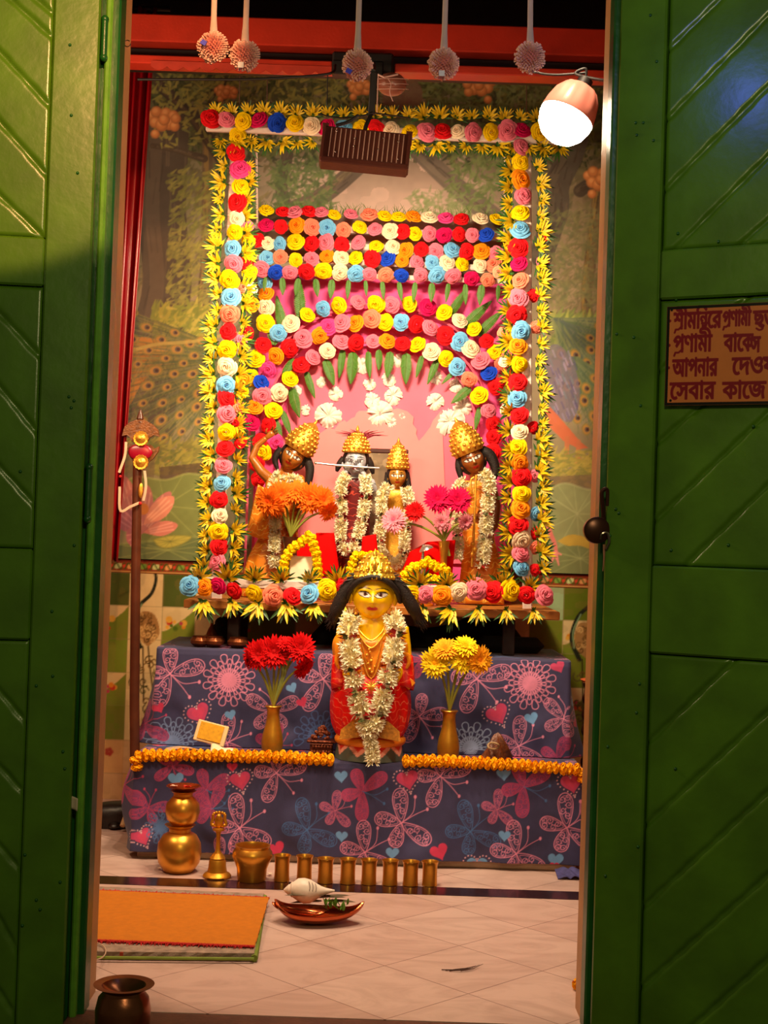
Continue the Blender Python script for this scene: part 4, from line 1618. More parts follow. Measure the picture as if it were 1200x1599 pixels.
# bottom bar along the plank's front
bt = thing('flower_rail', at(580, 945, YP), 'bottom rail of the shrine along the plank edge with roses and hanging yellow sprigs', 'flower garland')
bar(bt, 'pole', (292, 908), (862, 928), YP - .006, 15, .016)
BT = [(297, 915, 'B'), (320, 917, 'O'), (341, 915, 'M'), (366, 922, 'R'), (397, 926, 'Y'), (426, 930, 'S'), (457, 931, 'R'), (484, 928, 'B'), (511, 921, 'Y'), (538, 917, 'R'), (642, 930, 'Y'), (665, 928, 'P'), (690, 930, 'O'),
      (717, 924, 'C'), (744, 920, 'P'), (771, 924, 'R'), (797, 922, 'Y'), (823, 929, 'R'), (850, 930, 'P')]
for x, y, k in BT:
    place_rose(bt, x, y, k, YP - .04, 30)
x = 312
while x < 870:
    if not 535 < x < 628:
        place_sprig(bt, x, 902 + (x - 310) * .028, radians(R.uniform(-25, 25)), YP - .026, 29)
        place_sprig(bt, x + 6, 938 + (x - 310) * .03, radians(180 + R.uniform(-25, 25)), YP - .03, 33, .25, TUFT)
    x += 43

# ---- pink backdrop
YK = 5.19
pk = thing('pink_backdrop', at(600, 880, YK), 'bright pink cloth backdrop behind the idols with white paper flowers pinned on', 'backdrop')
b = MB()
bw0, bw1 = at(408, 430, YK), at(800, 890, YK)
nzf = lambda x, z: .006 * sin(x * 23 + 2 * sin(z * 9)) + .004 * sin(z * 31 + x * 17)
b.grid(lambda u, v: Vector((bw0.x + (bw1.x - bw0.x) * u, YK + nzf(u * 1.0, v * 1.2), Zp + .002 + (bw0.z + .012 - Zp) * v)), 60, 60)
o = b.build('cloth', mat('pink_crepe_cloth', 'f8529c', rough=.7, var=.08, scale=5, bump=.25, bscale=14), pk)
o.modifiers.new('thick', 'SOLIDIFY').thickness = .003
paper = mat('white_crepe_paper', 'f4e6d8', rough=.75, var=.08)


def paper_flower(seed):
    r_ = random.Random(seed)
    q = MB()
    for k in range(9):
        a0 = 2 * pi * k / 9 + r_.uniform(-.3, .3)
        L = r_.uniform(.36, .56)
        zz_ = r_.uniform(.05, .3)

        def fn(u, v):
            s = (u - .5) * 2
            a = a0 + s * .55
            return Vector((L * v * cos(a), L * v * sin(a), zz_ * sin(v * 3) + .07 * sin(s * 7 + k) * v))
        q.grid(fn, 7, 4)
    me = q.mesh('paper_flower')
    me.materials.append(paper)
    return me


PF = [paper_flower(s) for s in range(3)]
for x, y, s in ((565, 570, 26), (624, 562, 22), (577, 600, 18), (608, 592, 20), (583, 625, 24), (614, 618, 26), (594, 647, 36), (628, 650, 12), (513, 650, 36), (478, 640, 16), (503, 597, 15), (525, 615, 20),
                (680, 628, 24), (722, 635, 26), (703, 658, 40), (712, 600, 22), (680, 590, 20), (612, 660, 16), (460, 610, 20)):
    inst('paper_flower', R.choice(PF), pk, at(x, y, YK - .012), face_dir((R.uniform(-.2, .2), -1, R.uniform(-.1, .3)), R.uniform(0, 6)), 1.1 * s / (F / YK))
# torn pink paper layers round the middle
tp_ = mat('salmon_pink_paper', 'f5708c', rough=.8, var=.08, scale=8)
for k, (pts, dy) in enumerate((([(440, 690), (450, 620), (480, 570), (520, 552), (560, 556), (600, 550), (650, 556), (690, 580), (725, 610), (745, 660), (750, 880), (440, 880)], .010),
                              ([(470, 880), (468, 720), (492, 678), (540, 660), (560, 640), (640, 640), (655, 690), (690, 640), (700, 880)], .016))):
    pp_ = []
    for i in range(len(pts)):
        a, c = pts[i], pts[(i + 1) % len(pts)]
        for t in (0, .2, .4, .6, .8):
            j = 4 if a[1] < 870 and c[1] < 870 else 0
            pp_.append((a[0] + (c[0] - a[0]) * t + R.uniform(-j, j), a[1] + (c[1] - a[1]) * t + R.uniform(-j, j)))
    W = [at(x, y, YK - dy) for x, y in pp_]
    q = MB().prism([(w.x, max(w.z, Zp + .003)) for w in W], (0, YK - dy, 0), (1, 0, 0), (0, 0, 1), .002)
    q.build('torn_paper_layer', tp_ if k == 0 else mat('peach_pink_paper', 'f78f90', rough=.8, var=.08, scale=8), pk, smooth=False)

# ---- the panel of five flower rows
YV = 5.07
vp = thing('flower_valance', at(590, 440, YV), 'panel of five rows of mixed cloth roses hung across the shrine above the pink cloth', 'flower garland')
ROWS = [
    [(416, 329, 'Y'), (442, 331, 'R'), (460, 332, 'P'), (483, 331, 'R'), (502, 332, 'P'), (522, 336, 'Y'), (548, 335, 'P'), (577, 336, 'S'), (601, 338, 'Y'), (623, 339, 'Y'), (646, 339, 'O'), (671, 340, 'C'), (696, 341, 'N'), (721, 343, 'R'), (751, 342, 'C'), (776, 343, 'Y')],
    [(416, 352, 'M'), (439, 354, 'R'), (464, 352, 'O'), (488, 355, 'S'), (511, 356, 'B'), (537, 359, 'S'), (562, 355, 'Y'), (586, 358, 'P'), (610, 361, 'C'), (629, 362, 'R'), (648, 365, 'Y'), (671, 365, 'P'), (694, 367, 'M'), (717, 366, 'R'), (738, 367, 'P'), (760, 367, 'D')],
    [(402, 376, 'R'), (418, 380, 'C'), (437, 381, 'B'), (462, 378, 'Y'), (487, 381, 'R'), (510, 379, 'P'), (534, 382, 'R'), (560, 379, 'P'), (588, 385, 'Y'), (614, 386, 'C'), (634, 391, 'O'), (658, 390, 'R'), (681, 392, 'P'), (706, 391, 'B'), (729, 393, 'R'), (752, 393, 'O'), (775, 396, 'P')],
    [(417, 403, 'B'), (438, 401, 'S'), (462, 406, 'Y'), (487, 404, 'P'), (511, 400, 'O'), (533, 404, 'C'), (556, 403, 'Y'), (582, 404, 'R'), (606, 404, 'D'), (628, 407, 'O'), (651, 409, 'P'), (675, 410, 'B'), (699, 411, 'C'), (722, 413, 'Y'), (750, 415, 'C'), (772, 413, 'S')],
    [(408, 420, 'P'), (431, 425, 'D'), (453, 425, 'P'), (479, 424, 'R'), (505, 423, 'Y'), (531, 425, 'C'), (556, 427, 'B'), (577, 428, 'P'), (603, 429, 'S'), (627, 430, 'D'), (657, 429, 'P'), (683, 429, 'B'), (708, 431, 'P'), (737, 435, 'M'), (762, 437, 'S')]]
for i, row in enumerate(ROWS):
    for x, y, k in row:
        tl_ = (R.uniform(-.3, .3), -1, .75) if i == 0 else ((R.uniform(-.3, .3), -1, -.6) if i == 4 else None)
        place_rose(vp, x, y, k, YV - .02, 24, tl_)
for (a, b_, w) in (((398, 352), (792, 370), 10), ((398, 377), (792, 397), 10), ((398, 402), (792, 420), 9), ((398, 424), (792, 440), 8)):
    bar(vp, 'lath', a, b_, YV + .015, w, .01)
for a_, b_ in (((402, 352), (400, 203)), ((788, 370), (790, 217))):
    q = at(*b_, YF - .02)
    MB().tube([at(*a_, YV + .012), q + Vector((0, .01, 0)), q + Vector((0, .004, .004))], .004, 6).build('tie_tape', white_wrap, vp)
gr = MB()
for k in range(150):
    x = R.uniform(402, 790)
    p = at(x, 330 + (x - 400) * .033 + R.uniform(0, 6), YV + .005)
    gr.tube([p, p + Vector((R.uniform(-.01, .01), -.004, .02)), p + Vector((R.uniform(-.022, .022), -.012, R.uniform(.03, .048)))], [.0014, .001, .0003], 4)
tag(gr.build('grass_tufts', mat('grass_green', '5c7a2c', rough=.6), vp), kind='stuff')
fern_m = mat('fern_green', '4c7a22', rough=.55, var=.2, scale=30)


def fern_mesh(seed, wide=.24):
    r_ = random.Random(seed)
    b = MB()
    b.tube([(0, 0, 0), (0, .5, .04), (0, 1, .0)], [.02, .014, .004], 5)
    for k in range(22):
        t = .04 + .94 * k / 21
        w = wide * sin(pi * (.15 + .85 * t) ** .8) * .9 + .02
        for sg in (-1, 1):
            p = Vector((0, t, .04 * sin(pi * t)))
            blade(b, (sg, .55, r_.uniform(-.1, .1)), w, .024, -.03, p)
    me = b.mesh('fern')
    me.materials.append(fern_m)
    return me


FERN = [fern_mesh(1), fern_mesh(2, .17)]


def place_fern(parent, px, py, ex, ey, Y, k=0):
    a, e = at(px, py, Y), at(ex, ey, Y)
    up = (e - a)
    L = up.length
    up.normalize()
    fz = (Vector((R.uniform(-.3, .3), -1, 0)) - up * Vector((0, -1, 0)).dot(up)).normalized()
    fz = (fz - up * fz.dot(up)).normalized()
    rot = Matrix((up.cross(fz), up, fz)).transposed()
    return inst('fern_leaf', FERN[k], parent, a, rot, L)


for x in range(415, 790, 26):
    place_fern(vp, x, 432 + (x - 415) * .035, x + R.uniform(-6, 6), 452 + (x - 415) * .035 + R.uniform(0, 14), YV - .008, R.randrange(2))

# ---- the flower arch
YV = 5.13
ar = thing('flower_arch', at(590, 700, YV), 'arch of mixed cloth roses with green fern leaves over the idols', 'flower garland')
A1 = [(480, 492, 'Y'), (505, 482, 'B'), (530, 477, 'Y'), (559, 472, 'P'), (588, 475, 'Y'), (611, 476, 'P'), (640, 475, 'Y'), (668, 480, 'M'), (694, 488, 'Y'), (718, 501, 'C'), (741, 514, 'Y'), (760, 533, 'R'), (774, 550, 'Y'), (455, 506, 'C'), (435, 520, 'B'), (411, 539, 'R'), (399, 560, 'Y'),
      (786, 566, 'S'), (392, 590, 'Y'), (414, 440, 'B'), (416, 459, 'O'), (416, 480, 'C'), (415, 505, 'Y')]
A2 = [(513, 511, 'N'), (534, 505, 'P'), (556, 505, 'O'), (581, 498, 'S'), (602, 503, 'Y'), (627, 503, 'B'), (650, 506, 'R'), (672, 512, 'P'), (696, 524, 'R'), (718, 534, 'B'), (735, 545, 'C'), (751, 563, 'P'), (764, 583, 'D'), (500, 524, 'O'), (474, 529, 'P'), (452, 543, 'R'), (432, 556, 'O'), (420, 577, 'N'),
      (408, 597, 'D'), (410, 618, 'P'), (398, 636, 'O'), (392, 660, 'M'), (774, 604, 'R')]
A3 = [(533, 534, 'P'), (512, 548, 'C'), (489, 558, 'P'), (471, 570, 'R'), (453, 592, 'Y'), (436, 613, 'C'), (427, 641, 'Y'), (556, 535, 'R'), (583, 533, 'P'), (605, 533, 'O'), (629, 537, 'R'), (652, 538, 'Y'), (674, 549, 'C'), (697, 560, 'Y'), (714, 573, 'B'), (733, 592, 'S'), (749, 618, 'Y'), (763, 642, 'P'), (770, 662, 'R'),
      (772, 682, 'R'), (420, 664, 'R'), (408, 690, 'R'), (402, 724, 'R'), (430, 690, 'N'), (412, 706, 'Y'), (770, 706, 'R'), (404, 748, 'R')]
for q, dd in ((A1, 0), (A2, .012), (A3, .0)):
    for x, y, k in q:
        place_rose(ar, x, y, k, YV - .02 - dd, 27 if q is A2 else 25)
# hoop the roses are tied to
for rad in (0, 28, 56):
    pts = [at(590 + (200 - rad * .8) * cos(a), 680 - (205 - rad * 1.05) * sin(a) ** .9, YV + .01) for a in [pi * (.0 + 1.0 * k / 30) for k in range(31)]]
    pts = [Vector((pts[0].x, pts[0].y, Zp + .004))] + pts + [Vector((pts[-1].x, pts[-1].y, Zp + .004))]
    MB().tube(pts, .005, 6).build('hoop', mat('pink_tape', 'e0607c', rough=.7), ar)
for a, b_, c_, d_ in ((470, 500, 466, 432), (445, 525, 432, 462), (430, 540, 420, 495), (700, 495, 730, 450), (722, 512, 768, 470), (745, 525, 785, 485), (536, 545, 530, 590), (508, 560, 522, 602), (552, 548, 548, 600), (575, 548, 578, 590), (610, 548, 605, 590), (635, 550, 634, 600), (660, 555, 650, 590),
                      (478, 580, 492, 622), (455, 605, 468, 652), (440, 640, 455, 680), (684, 560, 668, 600), (710, 580, 690, 600), (736, 604, 705, 630), (750, 635, 742, 672), (425, 650, 440, 690), (460, 560, 440, 590), (592, 545, 592, 578)):
    place_fern(ar, a, b_, c_, d_, YV - .004, R.randrange(2))
# ================================================================== IDOLS, GARLANDS, FLOWERS IN VASES
gold = mat('gold_ornament', 'f0b040', rough=.34, metal=.75, var=.25, scale=80, bump=.3, bscale=300)
hair_m = mat('dark_brown_hair', '1c0d08', rough=.6, var=.4, scale=50, bump=.6, bscale=260)
skin_m = mat('painted_idol_body', attr='Col', rough=.28, var=.04, spec=.5)


def sm(e0, e1, x):
    t = np.clip((x - e0) / (e1 - e0), 0, 1)
    return t * t * (3 - 2 * t)


def head_arrays(H, skin, lip='c01018', eye='f4ece0', tilak='fff0a0', n=90, ink='1a0a06', blush=None, wide=1.0):
    """an idol's head of height H, chin down, facing -Y: moulded brow, nose, lips, chin and ears, with painted features"""
    th = np.linspace(0, 2 * pi, n, endpoint=False)
    ph = np.linspace(-pi / 2, pi / 2, n)
    T, Ph = np.meshgrid(th, ph)
    z = .5 * np.sin(Ph)
    rr = np.cos(Ph)
    jaw = 1 - .20 * np.clip(-z / .5, 0, 1) ** 1.5
    x = .385 * wide * rr * np.sin(T) * jaw
    y = -.42 * rr * np.cos(T) * (1 - .12 * np.clip(-z / .5, 0, 1) ** 2)
    front = np.clip(np.cos(T), 0, 1)
    g = lambda cx, cz, sx, sz: np.exp(-((x - cx) / sx) ** 2 - ((z - cz) / sz) ** 2) * (y < 0)
    nz_ = np.exp(-(x / .038) ** 2) * sm(.12, -.13, z) * sm(-.20, -.135, z) * (y < 0)
    d = .085 * nz_ + .02 * g(0, -.145, .05, .025)
    d += .018 * g(0, -.245, .08, .022) + .020 * g(0, -.285, .07, .022) - .016 * g(0, -.265, .09, .008)
    d += .035 * g(0, -.42, .11, .06) + .02 * (g(-.2, -.15, .1, .1) + g(.2, -.15, .1, .1))
    d -= .022 * (g(-.16, .02, .09, .05) + g(.16, .02, .09, .05))
    d += .016 * (g(-.16, .10, .11, .025) + g(.16, .10, .11, .025))
    y = y - d
    c = np.empty(x.shape + (3,), dtype=np.float32)
    c[:] = lin(skin)

    def put(m, col):
        m = np.clip(m, 0, 1)[..., None]
        c[:] = c * (1 - m) + np.array(lin(col), dtype=np.float32) * m
    F_ = (y < 0)
    if blush:
        put(.5 * (g(-.2, -.17, .1, .08) + g(.2, -.17, .1, .08)), blush)
    e = .008
    for s in (-1, 1):
        u = (x * s - .170) / .115
        lid = .056 * np.sqrt(np.clip(1 - u * u, 0, 1)) * (1 - .15 * u)
        zc = z - .015 - .02 * u
        put(F_ * (sm(0, -e, np.abs(zc) - lid - .012 - .010 * (zc > 0)) * (np.abs(u) < 1.25)), ink)
        put(F_ * sm(0, -e, np.abs(zc) - lid * .86), eye)
        put(F_ * sm(0, -e, np.hypot(x - s * .155, z - .018) - .044) * (np.abs(zc) < lid), '5a1c10')
        put(F_ * sm(0, -e, np.hypot(x - s * .155, z - .018) - .022) * (np.abs(zc) < lid), '0a0505')
        u2 = (x * s - .17) / .15
        bz = .115 + .035 * (1 - u2 * u2)
        put(F_ * sm(0, -e, np.abs(z - bz) - .019 * (1.1 - .6 * np.abs(u2))) * (np.abs(u2) < 1), ink)
    lipm = sm(0, -.01, (np.abs(z + .265) - .043 * np.sqrt(np.clip(1 - (x / .12) ** 2, 0, 1)) * (1 - .25 * np.cos(x * 45) * (z > -.265))))
    put(F_ * lipm * (np.abs(x) < .12), lip)
    put(F_ * sm(0, -.006, np.abs(z + .265) - .004) * (np.abs(x) < .09), '5a0808')
    if tilak:
        put(F_ * sm(0, -.006, np.abs(np.abs(x) - .018 * sm(.0, .12, z)) - .009) * (z > -.1) * (z < .36), tilak)
    n_ = n
    v = np.stack([x, y, z], -1).reshape(-1, 3) * H
    i = np.arange(n_ * n_).reshape(n_, n_)
    j = np.roll(i, -1, axis=1)
    f = np.stack([i[:-1], j[:-1], j[1:], i[1:]], -1).reshape(-1, 4)[:, ::-1]
    return v, f, c.reshape(-1, 3)


def add_head(mb, H, rot, c, skin, **k):
    v, f, col = head_arrays(H, skin, **k)
    c = Vector(c)
    mb.add([c + rot @ Vector(p) for p in v.tolist()], f.tolist(), None, [tuple(q) for q in col.tolist()])
    sk = lin(skin)
    for s in (-1, 1):                                             # ears
        o0 = len(mb.v)
        mb.ball(c + rot @ Vector((s * .40 * k.get('wide', 1.0) * H, -.02 * H, -.04 * H)), (.045 * H, .075 * H, .16 * H), 12, 10, rot @ Matrix.Rotation(s * -.35, 3, 'Z'))
        for q in range(o0, len(mb.v)):
            mb.c[q] = sk


def remeshed(mb, voxel, smooth=4):
    """fuse the limbs into one continuous skin"""
    me = mb.mesh('body')
    o = bpy.data.objects.new('body', me)
    COL.objects.link(o)
    m = o.modifiers.new('r', 'REMESH')
    m.mode = 'VOXEL'
    m.voxel_size = voxel
    s = o.modifiers.new('s', 'SMOOTH')
    s.iterations = smooth
    s.factor = .5
    ev = o.evaluated_get(bpy.context.evaluated_depsgraph_get())
    out = bpy.data.meshes.new_from_object(ev)
    v = [q.co.copy() for q in out.vertices]
    f = [tuple(q.vertices) for q in out.polygons]
    bpy.data.objects.remove(o)
    bpy.data.meshes.remove(me)
    bpy.data.meshes.remove(out)
    return v, f


def hand(mb, wrist, d, palm_n, L, curl=.5, spread=.16):
    """palm, four unequal bent fingers and a thumb leaving the palm's side; L is the hand's length"""
    d = Vector(d).normalized()
    n = Vector(palm_n)
    n = (n - d * n.dot(d)).normalized()
    s = d.cross(n)
    w = Vector(wrist)
    mb.tube([w - d * L * .06, w + d * L * .12, w + d * L * .34, w + d * L * .5], [L * .11, L * .15, L * .19, L * .16], 10, True, None, .55)
    for k, fl in enumerate((.42, .48, .45, .36)):
        o_ = (k - 1.5) * L * .105
        p = w + d * L * .48 + s * o_
        a = 0.0
        pts = [p]
        dd = (d + s * (k - 1.5) * spread).normalized()
        for j in range(3):
            a += curl * (.35 + .3 * j)
            pts.append(pts[-1] + (dd * cos(a) + n * sin(a)) * (L * fl / 3))
        mb.tube(pts, [L * .055, L * .05, L * .045, L * .03], 7)
    p = w + d * L * .16 + s * (-L * .17)
    mb.tube([p, p + (d * .5 - s * .75 + n * .2).normalized() * L * .18, p + (d * .8 - s * .6 + n * .4).normalized() * L * .33], [L * .06, L * .052, L * .035], 7)


# ------------------------------------------------------------------ flower garlands
floret_m = mat('tuberose_petals', 'ecd48a', col2='fffbe4', attr='t', rough=.6, var=.1, scale=60)
red_pet = mat('dark_red_rose_petals', 'b00a18', rough=.6, var=.2, scale=60)
thread_leaf = mat('dull_green_leaf_bits', '4a5424', rough=.6, var=.3, scale=60)


def garland(name, path, width, label, group=None, bands=(), seed=1, red=True, spike=.36, cat='garland'):
    """a rope of small six-petalled florets tied round a thread, with bands of red petals and leaf bits"""
    r_ = random.Random(seed)
    pts = resample(bez(path, 160), width * .125)
    g = thing(name, pts[len(pts) // 2], label, cat, group)
    fb, bands_mb = MB(), {}
    L = len(pts)
    for i, p in enumerate(pts):
        t = i / L
        d = (pts[min(i + 1, L - 1)] - pts[max(i - 1, 0)]).normalized()
        a = (Vector((0, -1, 0)) - d * Vector((0, -1, 0)).dot(d)).normalized()
        b = d.cross(a)
        band = next((j + 1 for j, q in enumerate(bands) if abs(t - q) < .016), 0)
        for k in range(6):
            q = 2 * pi * (k + r_.random() * .7) / 6
            if cos(q) < -.45:
                continue
            o = (a * cos(q) + b * sin(q)).normalized()
            tgt, w = (fb, 1.0)
            if band:
                tgt = bands_mb.setdefault(band, MB())
                tgt.cur = 0 if (k % 3 or not red) else 1
            c0 = p + o * width * .16
            if tgt is fb:
                ax = (o + d * r_.uniform(-.5, .5)).normalized()
                u = ax.cross(d).normalized()
                v = ax.cross(u)
                Lp = width * spike * r_.uniform(.7, 1.1)
                tip0 = c0 + ax * width * .14
                for m in range(5):
                    an = 2 * pi * m / 5 + r_.random()
                    e = (ax * .75 + (u * cos(an) + v * sin(an)) * .8).normalized()
                    sd = e.cross(ax).normalized() * Lp * .17
                    md = tip0 + e * Lp * .5
                    fb.add([c0, md - sd, tip0 + e * Lp, md + sd], [(0, 1, 2, 3)], [0, .6, 1, .6])
            else:
                e = (o + d * r_.uniform(-.6, .6)).normalized()
                sd = e.cross(d).normalized() * width * .17
                c1 = c0 + e * width * .45
                tgt.add([c0, c0 + e * width * .22 - sd, c1, c0 + e * width * .22 + sd], [(0, 1, 2, 3)])
    fb.tube(pts, width * .2, 6, True, .0)
    fb.build('florets', floret_m, g, use_t=True, smooth=False)
    for q in bands_mb.values():
        q.build('petal_band', [red_pet, thread_leaf], g, smooth=False)['label'] = 'band of dark red petals and leaf bits'
    return g


def marigold_mesh(seed=1):
    r_ = random.Random(seed)
    b = MB()
    b.ball((0, 0, 0), .40, 14, 10)
    for k in range(70):
        z = 1 - 2 * (k + .5) / 70
        a = k * 2.39996
        q = sqrt(1 - z * z)
        n = Vector((q * cos(a), q * sin(a), z))
        u = n.cross(Vector((.3, .5, .8))).normalized()
        v = n.cross(u)
        an = r_.uniform(0, 6)
        e = u * cos(an) + v * sin(an)
        s_ = n.cross(e)
        c = n * .36
        b.add([c - s_ * .10 - e * .07, c + s_ * .10 - e * .07, n * .47 + s_ * .14 + e * .06, n * .49 + e * .10, n * .47 - s_ * .14 + e * .06], [(0, 1, 2, 3, 4)])
    return b.mesh('marigold')


MARI = marigold_mesh()
mari_o = colored(MARI, mat('orange_marigold', 'ffae08', spec=.15, rough=.65, var=.15, scale=3))
mari_y = colored(MARI, mat('yellow_marigold', 'ffd800', spec=.15, rough=.65, var=.12, scale=3))


def bead_garland(name, path, d, me, label, nm='marigold', cat='garland', group=None, squash=.8):
    pts = resample(bez(path, 200), d * .50)
    g = thing(name, pts[0], label, cat, group)
    for i, p in enumerate(pts):
        dr = pts[min(i + 1, len(pts) - 1)] - pts[max(i - 1, 0)]
        inst(nm, me, g, p + Vector((R.uniform(-1, 1), R.uniform(-1, 1), R.uniform(-1, 1))) * d * .04, face_dir(dr, R.uniform(0, 6)), (d * R.uniform(.95, 1.08), d * R.uniform(.95, 1.08), d * squash))
    return g


# ------------------------------------------------------------------ the large yellow idol on the low step
IY = 4.44                                        # its axis
S_I = F / IY


def I(px, py, dy=0.0):
    return at(px, py, IY + dy)


ic = onz(577, 1196, ZS)
ic = Vector((I(577, 1190).x, IY, ZS))
idol = thing('yellow_idol', ic, 'large bright yellow faced idol in red robe standing before the shrine on a lotus base', 'idol')
pet = Canvas(0, 2 * pi, 0, 1, .02, '6a6a60')
# lotus base: grey green block with painted red and pink petals
zb0, zb1 = ZS + .001, I(577, 1156).z
rb0 = .108


def ped_col(q, t):
    k = (q * 9 / (2 * pi)) % 1
    w = abs(k - .5) * 2
    lim = .25 + .55 * w
    if t > .96:
        return lin('d02018')
    if t > lim:
        return lin('e03828') if t > lim + .28 else lin('f4a088')
    return lin('5c6458')


pm = MB()
nn, mm_ = 144, 24
for j in range(mm_ + 1):
    t = j / mm_
    rad = rb0 * (1 - .10 * t + .012 * sin(pi * t))
    for k in range(nn):
        q = 2 * pi * k / nn
        rw = rad * (1 + .02 * abs(sin(q * 4.5)))
        pm.v.append(Vector((ic.x + rw * cos(q), ic.y + rw * sin(q) * .92, zb0 + (zb1 - zb0) * t)))
        pm.c.append(ped_col(q + pi / 2, t))
        pm.t.append(0.0)
for j in range(mm_):
    for k in range(nn):
        pm.f.append((j * nn + k, j * nn + (k + 1) % nn, (j + 1) * nn + (k + 1) % nn, (j + 1) * nn + k))
pm.f.append(tuple(mm_ * nn + k for k in range(nn)))
pm.f.append(tuple(range(nn))[::-1])
pm.mi = [0] * len(pm.f)
pm.build('lotus_base', skin_m, idol, use_c=True)
rg = MB()
zr = I(577, 1155).z
rg.tube([(ic.x + .098 * cos(a), ic.y + .090 * sin(a), zr + .002) for a in [2 * pi * k / 40 for k in range(41)]], .0145, 12)
rg.build('orange_roll', mat('orange_cloth_roll', 'f08a10', rough=.6, bump=.2), idol)
# body: trunk, neck, arms bent in front; one skin
yel = 'f0b400'
hc = I(583, 929, -.01)
hH = 77 / S_I
bm_ = MB()
sh_z = I(580, 985).z
bm_.tube([Vector((ic.x, IY, zr)), Vector((ic.x, IY, I(0, 1120).z)), Vector((ic.x, IY, I(577, 1070).z)), Vector((I(579, 1030).x, IY, I(579, 1030).z)), Vector((I(580, 1000).x, IY, I(580, 1000).z)), Vector((I(582, 980).x, IY, I(582, 980).z)),
          Vector((I(583, 968).x, IY, I(583, 966).z)), Vector((hc.x, IY, hc.z - .02))], [.05, .06, .06, .068, .078, .062, .046, .042], 20, True, None, .62)
for s, x0, x1, x2 in ((-1, 538, 531, 548), (1, 627, 634, 616)):
    a = I(x0, 985)
    b = I(x1, 1032, .005)
    c = I(x2, 1062, -.06)
    bm_.tube([I(x0 + s * -14, 976), a, a.lerp(b, .5), b, b.lerp(c, .5), c], [.022, .027, .024, .021, .018, .0145], 12)
    hand(bm_, c, Vector((-s * .35, -.4, .7)), Vector((0, -.6, -.6)), .058, .55)
v, f = remeshed(bm_, .003, 6)
fin = MB()
for s in ():
    pass
fin.add(v, f, None, [lin('fcc800')] * len(v))
add_head(fin, hH, Matrix.Rotation(.02, 3, 'Y'), hc, 'ffcc04', lip='d81018', blush='f49a00', wide=1.12)
fin.build('body', skin_m, idol, use_c=True, angle=None)


# clothes: orange shawl over the shoulders, red robe with painted swirls, flared cuffs
def robe_col(r_, base, hi, n, lo, up):
    return None


def shell(name, prof, m, parent, fold=.04, nf=11, org_fn=None, c=None, flat=.8, n=96, ph=0.0, dip=0.0):
    """a cloth worn round the body: (half width, z, depth factor) rings with folds growing downwards"""
    mb = MB()
    k0 = len(prof)
    rings = bez([(a, b, q) for a, b, q in prof], 30)
    for i, p in enumerate(rings):
        t = i / (len(rings) - 1)
        for k in range(n):
            q = 2 * pi * k / n
            rr = p.x * (1 + fold * t * sin(nf * q + ph + 2 * sin(q * 2)) + fold * .4 * t * sin(nf * 2.3 * q + 1))
            mb.v.append(Vector((c.x + rr * cos(q), c.y + rr * sin(q) * p.z, p.y - dip * (1 - t) ** 2 * max(0, -sin(q)))))
            mb.t.append(t)
            mb.c.append((1, 1, 1))
    nr = len(rings)
    for i in range(nr - 1):
        for k in range(n):
            mb.f.append((i * n + k, i * n + (k + 1) % n, (i + 1) * n + (k + 1) % n, (i + 1) * n + k))
    mb.mi = [0] * len(mb.f)
    o = mb.build(name, m, parent, use_t=True)
    sd = o.modifiers.new('thick', 'SOLIDIFY')
    sd.thickness = .003
    sd.offset = -1
    return o


def swirl_cloth(name, base, hi):
    """red cloth with thin painted swirls"""
    if name in MATS:
        return MATS[name]
    m = mat(name, base, rough=.42, var=.15, scale=25, bump=.15, bscale=120)
    nt = m.node_tree
    b = nt.nodes['Principled BSDF']
    tc = nt.nodes.new('ShaderNodeTexCoord')
    w = nt.nodes.new('ShaderNodeTexWave')
    w.wave_type = 'RINGS'
    w.inputs['Scale'].default_value = 14
    w.inputs['Distortion'].default_value = 9
    w.inputs['Detail'].default_value = 1
    w.inputs['Detail Scale'].default_value = 2.2
    nt.links.new(tc.outputs['Object'], w.inputs['Vector'])
    cr = nt.nodes.new('ShaderNodeValToRGB')
    cr.color_ramp.elements[0].position = .94
    cr.color_ramp.elements[0].color = (0, 0, 0, 1)
    cr.color_ramp.elements[1].position = .985
    cr.color_ramp.elements[1].color = (1, 1, 1, 1)
    nt.links.new(w.outputs['Fac'], cr.inputs['Fac'])
    mx = nt.nodes.new('ShaderNodeMix')
    mx.data_type = 'RGBA'
    mx.inputs['B'].default_value = (*lin(hi), 1)
    src = b.inputs['Base Color'].links[0].from_socket
    nt.links.new(cr.outputs['Color'], mx.inputs['Factor'])
    nt.links.new(src, mx.inputs['A'])
    nt.links.new(mx.outputs['Result'], b.inputs['Base Color'])
    return m


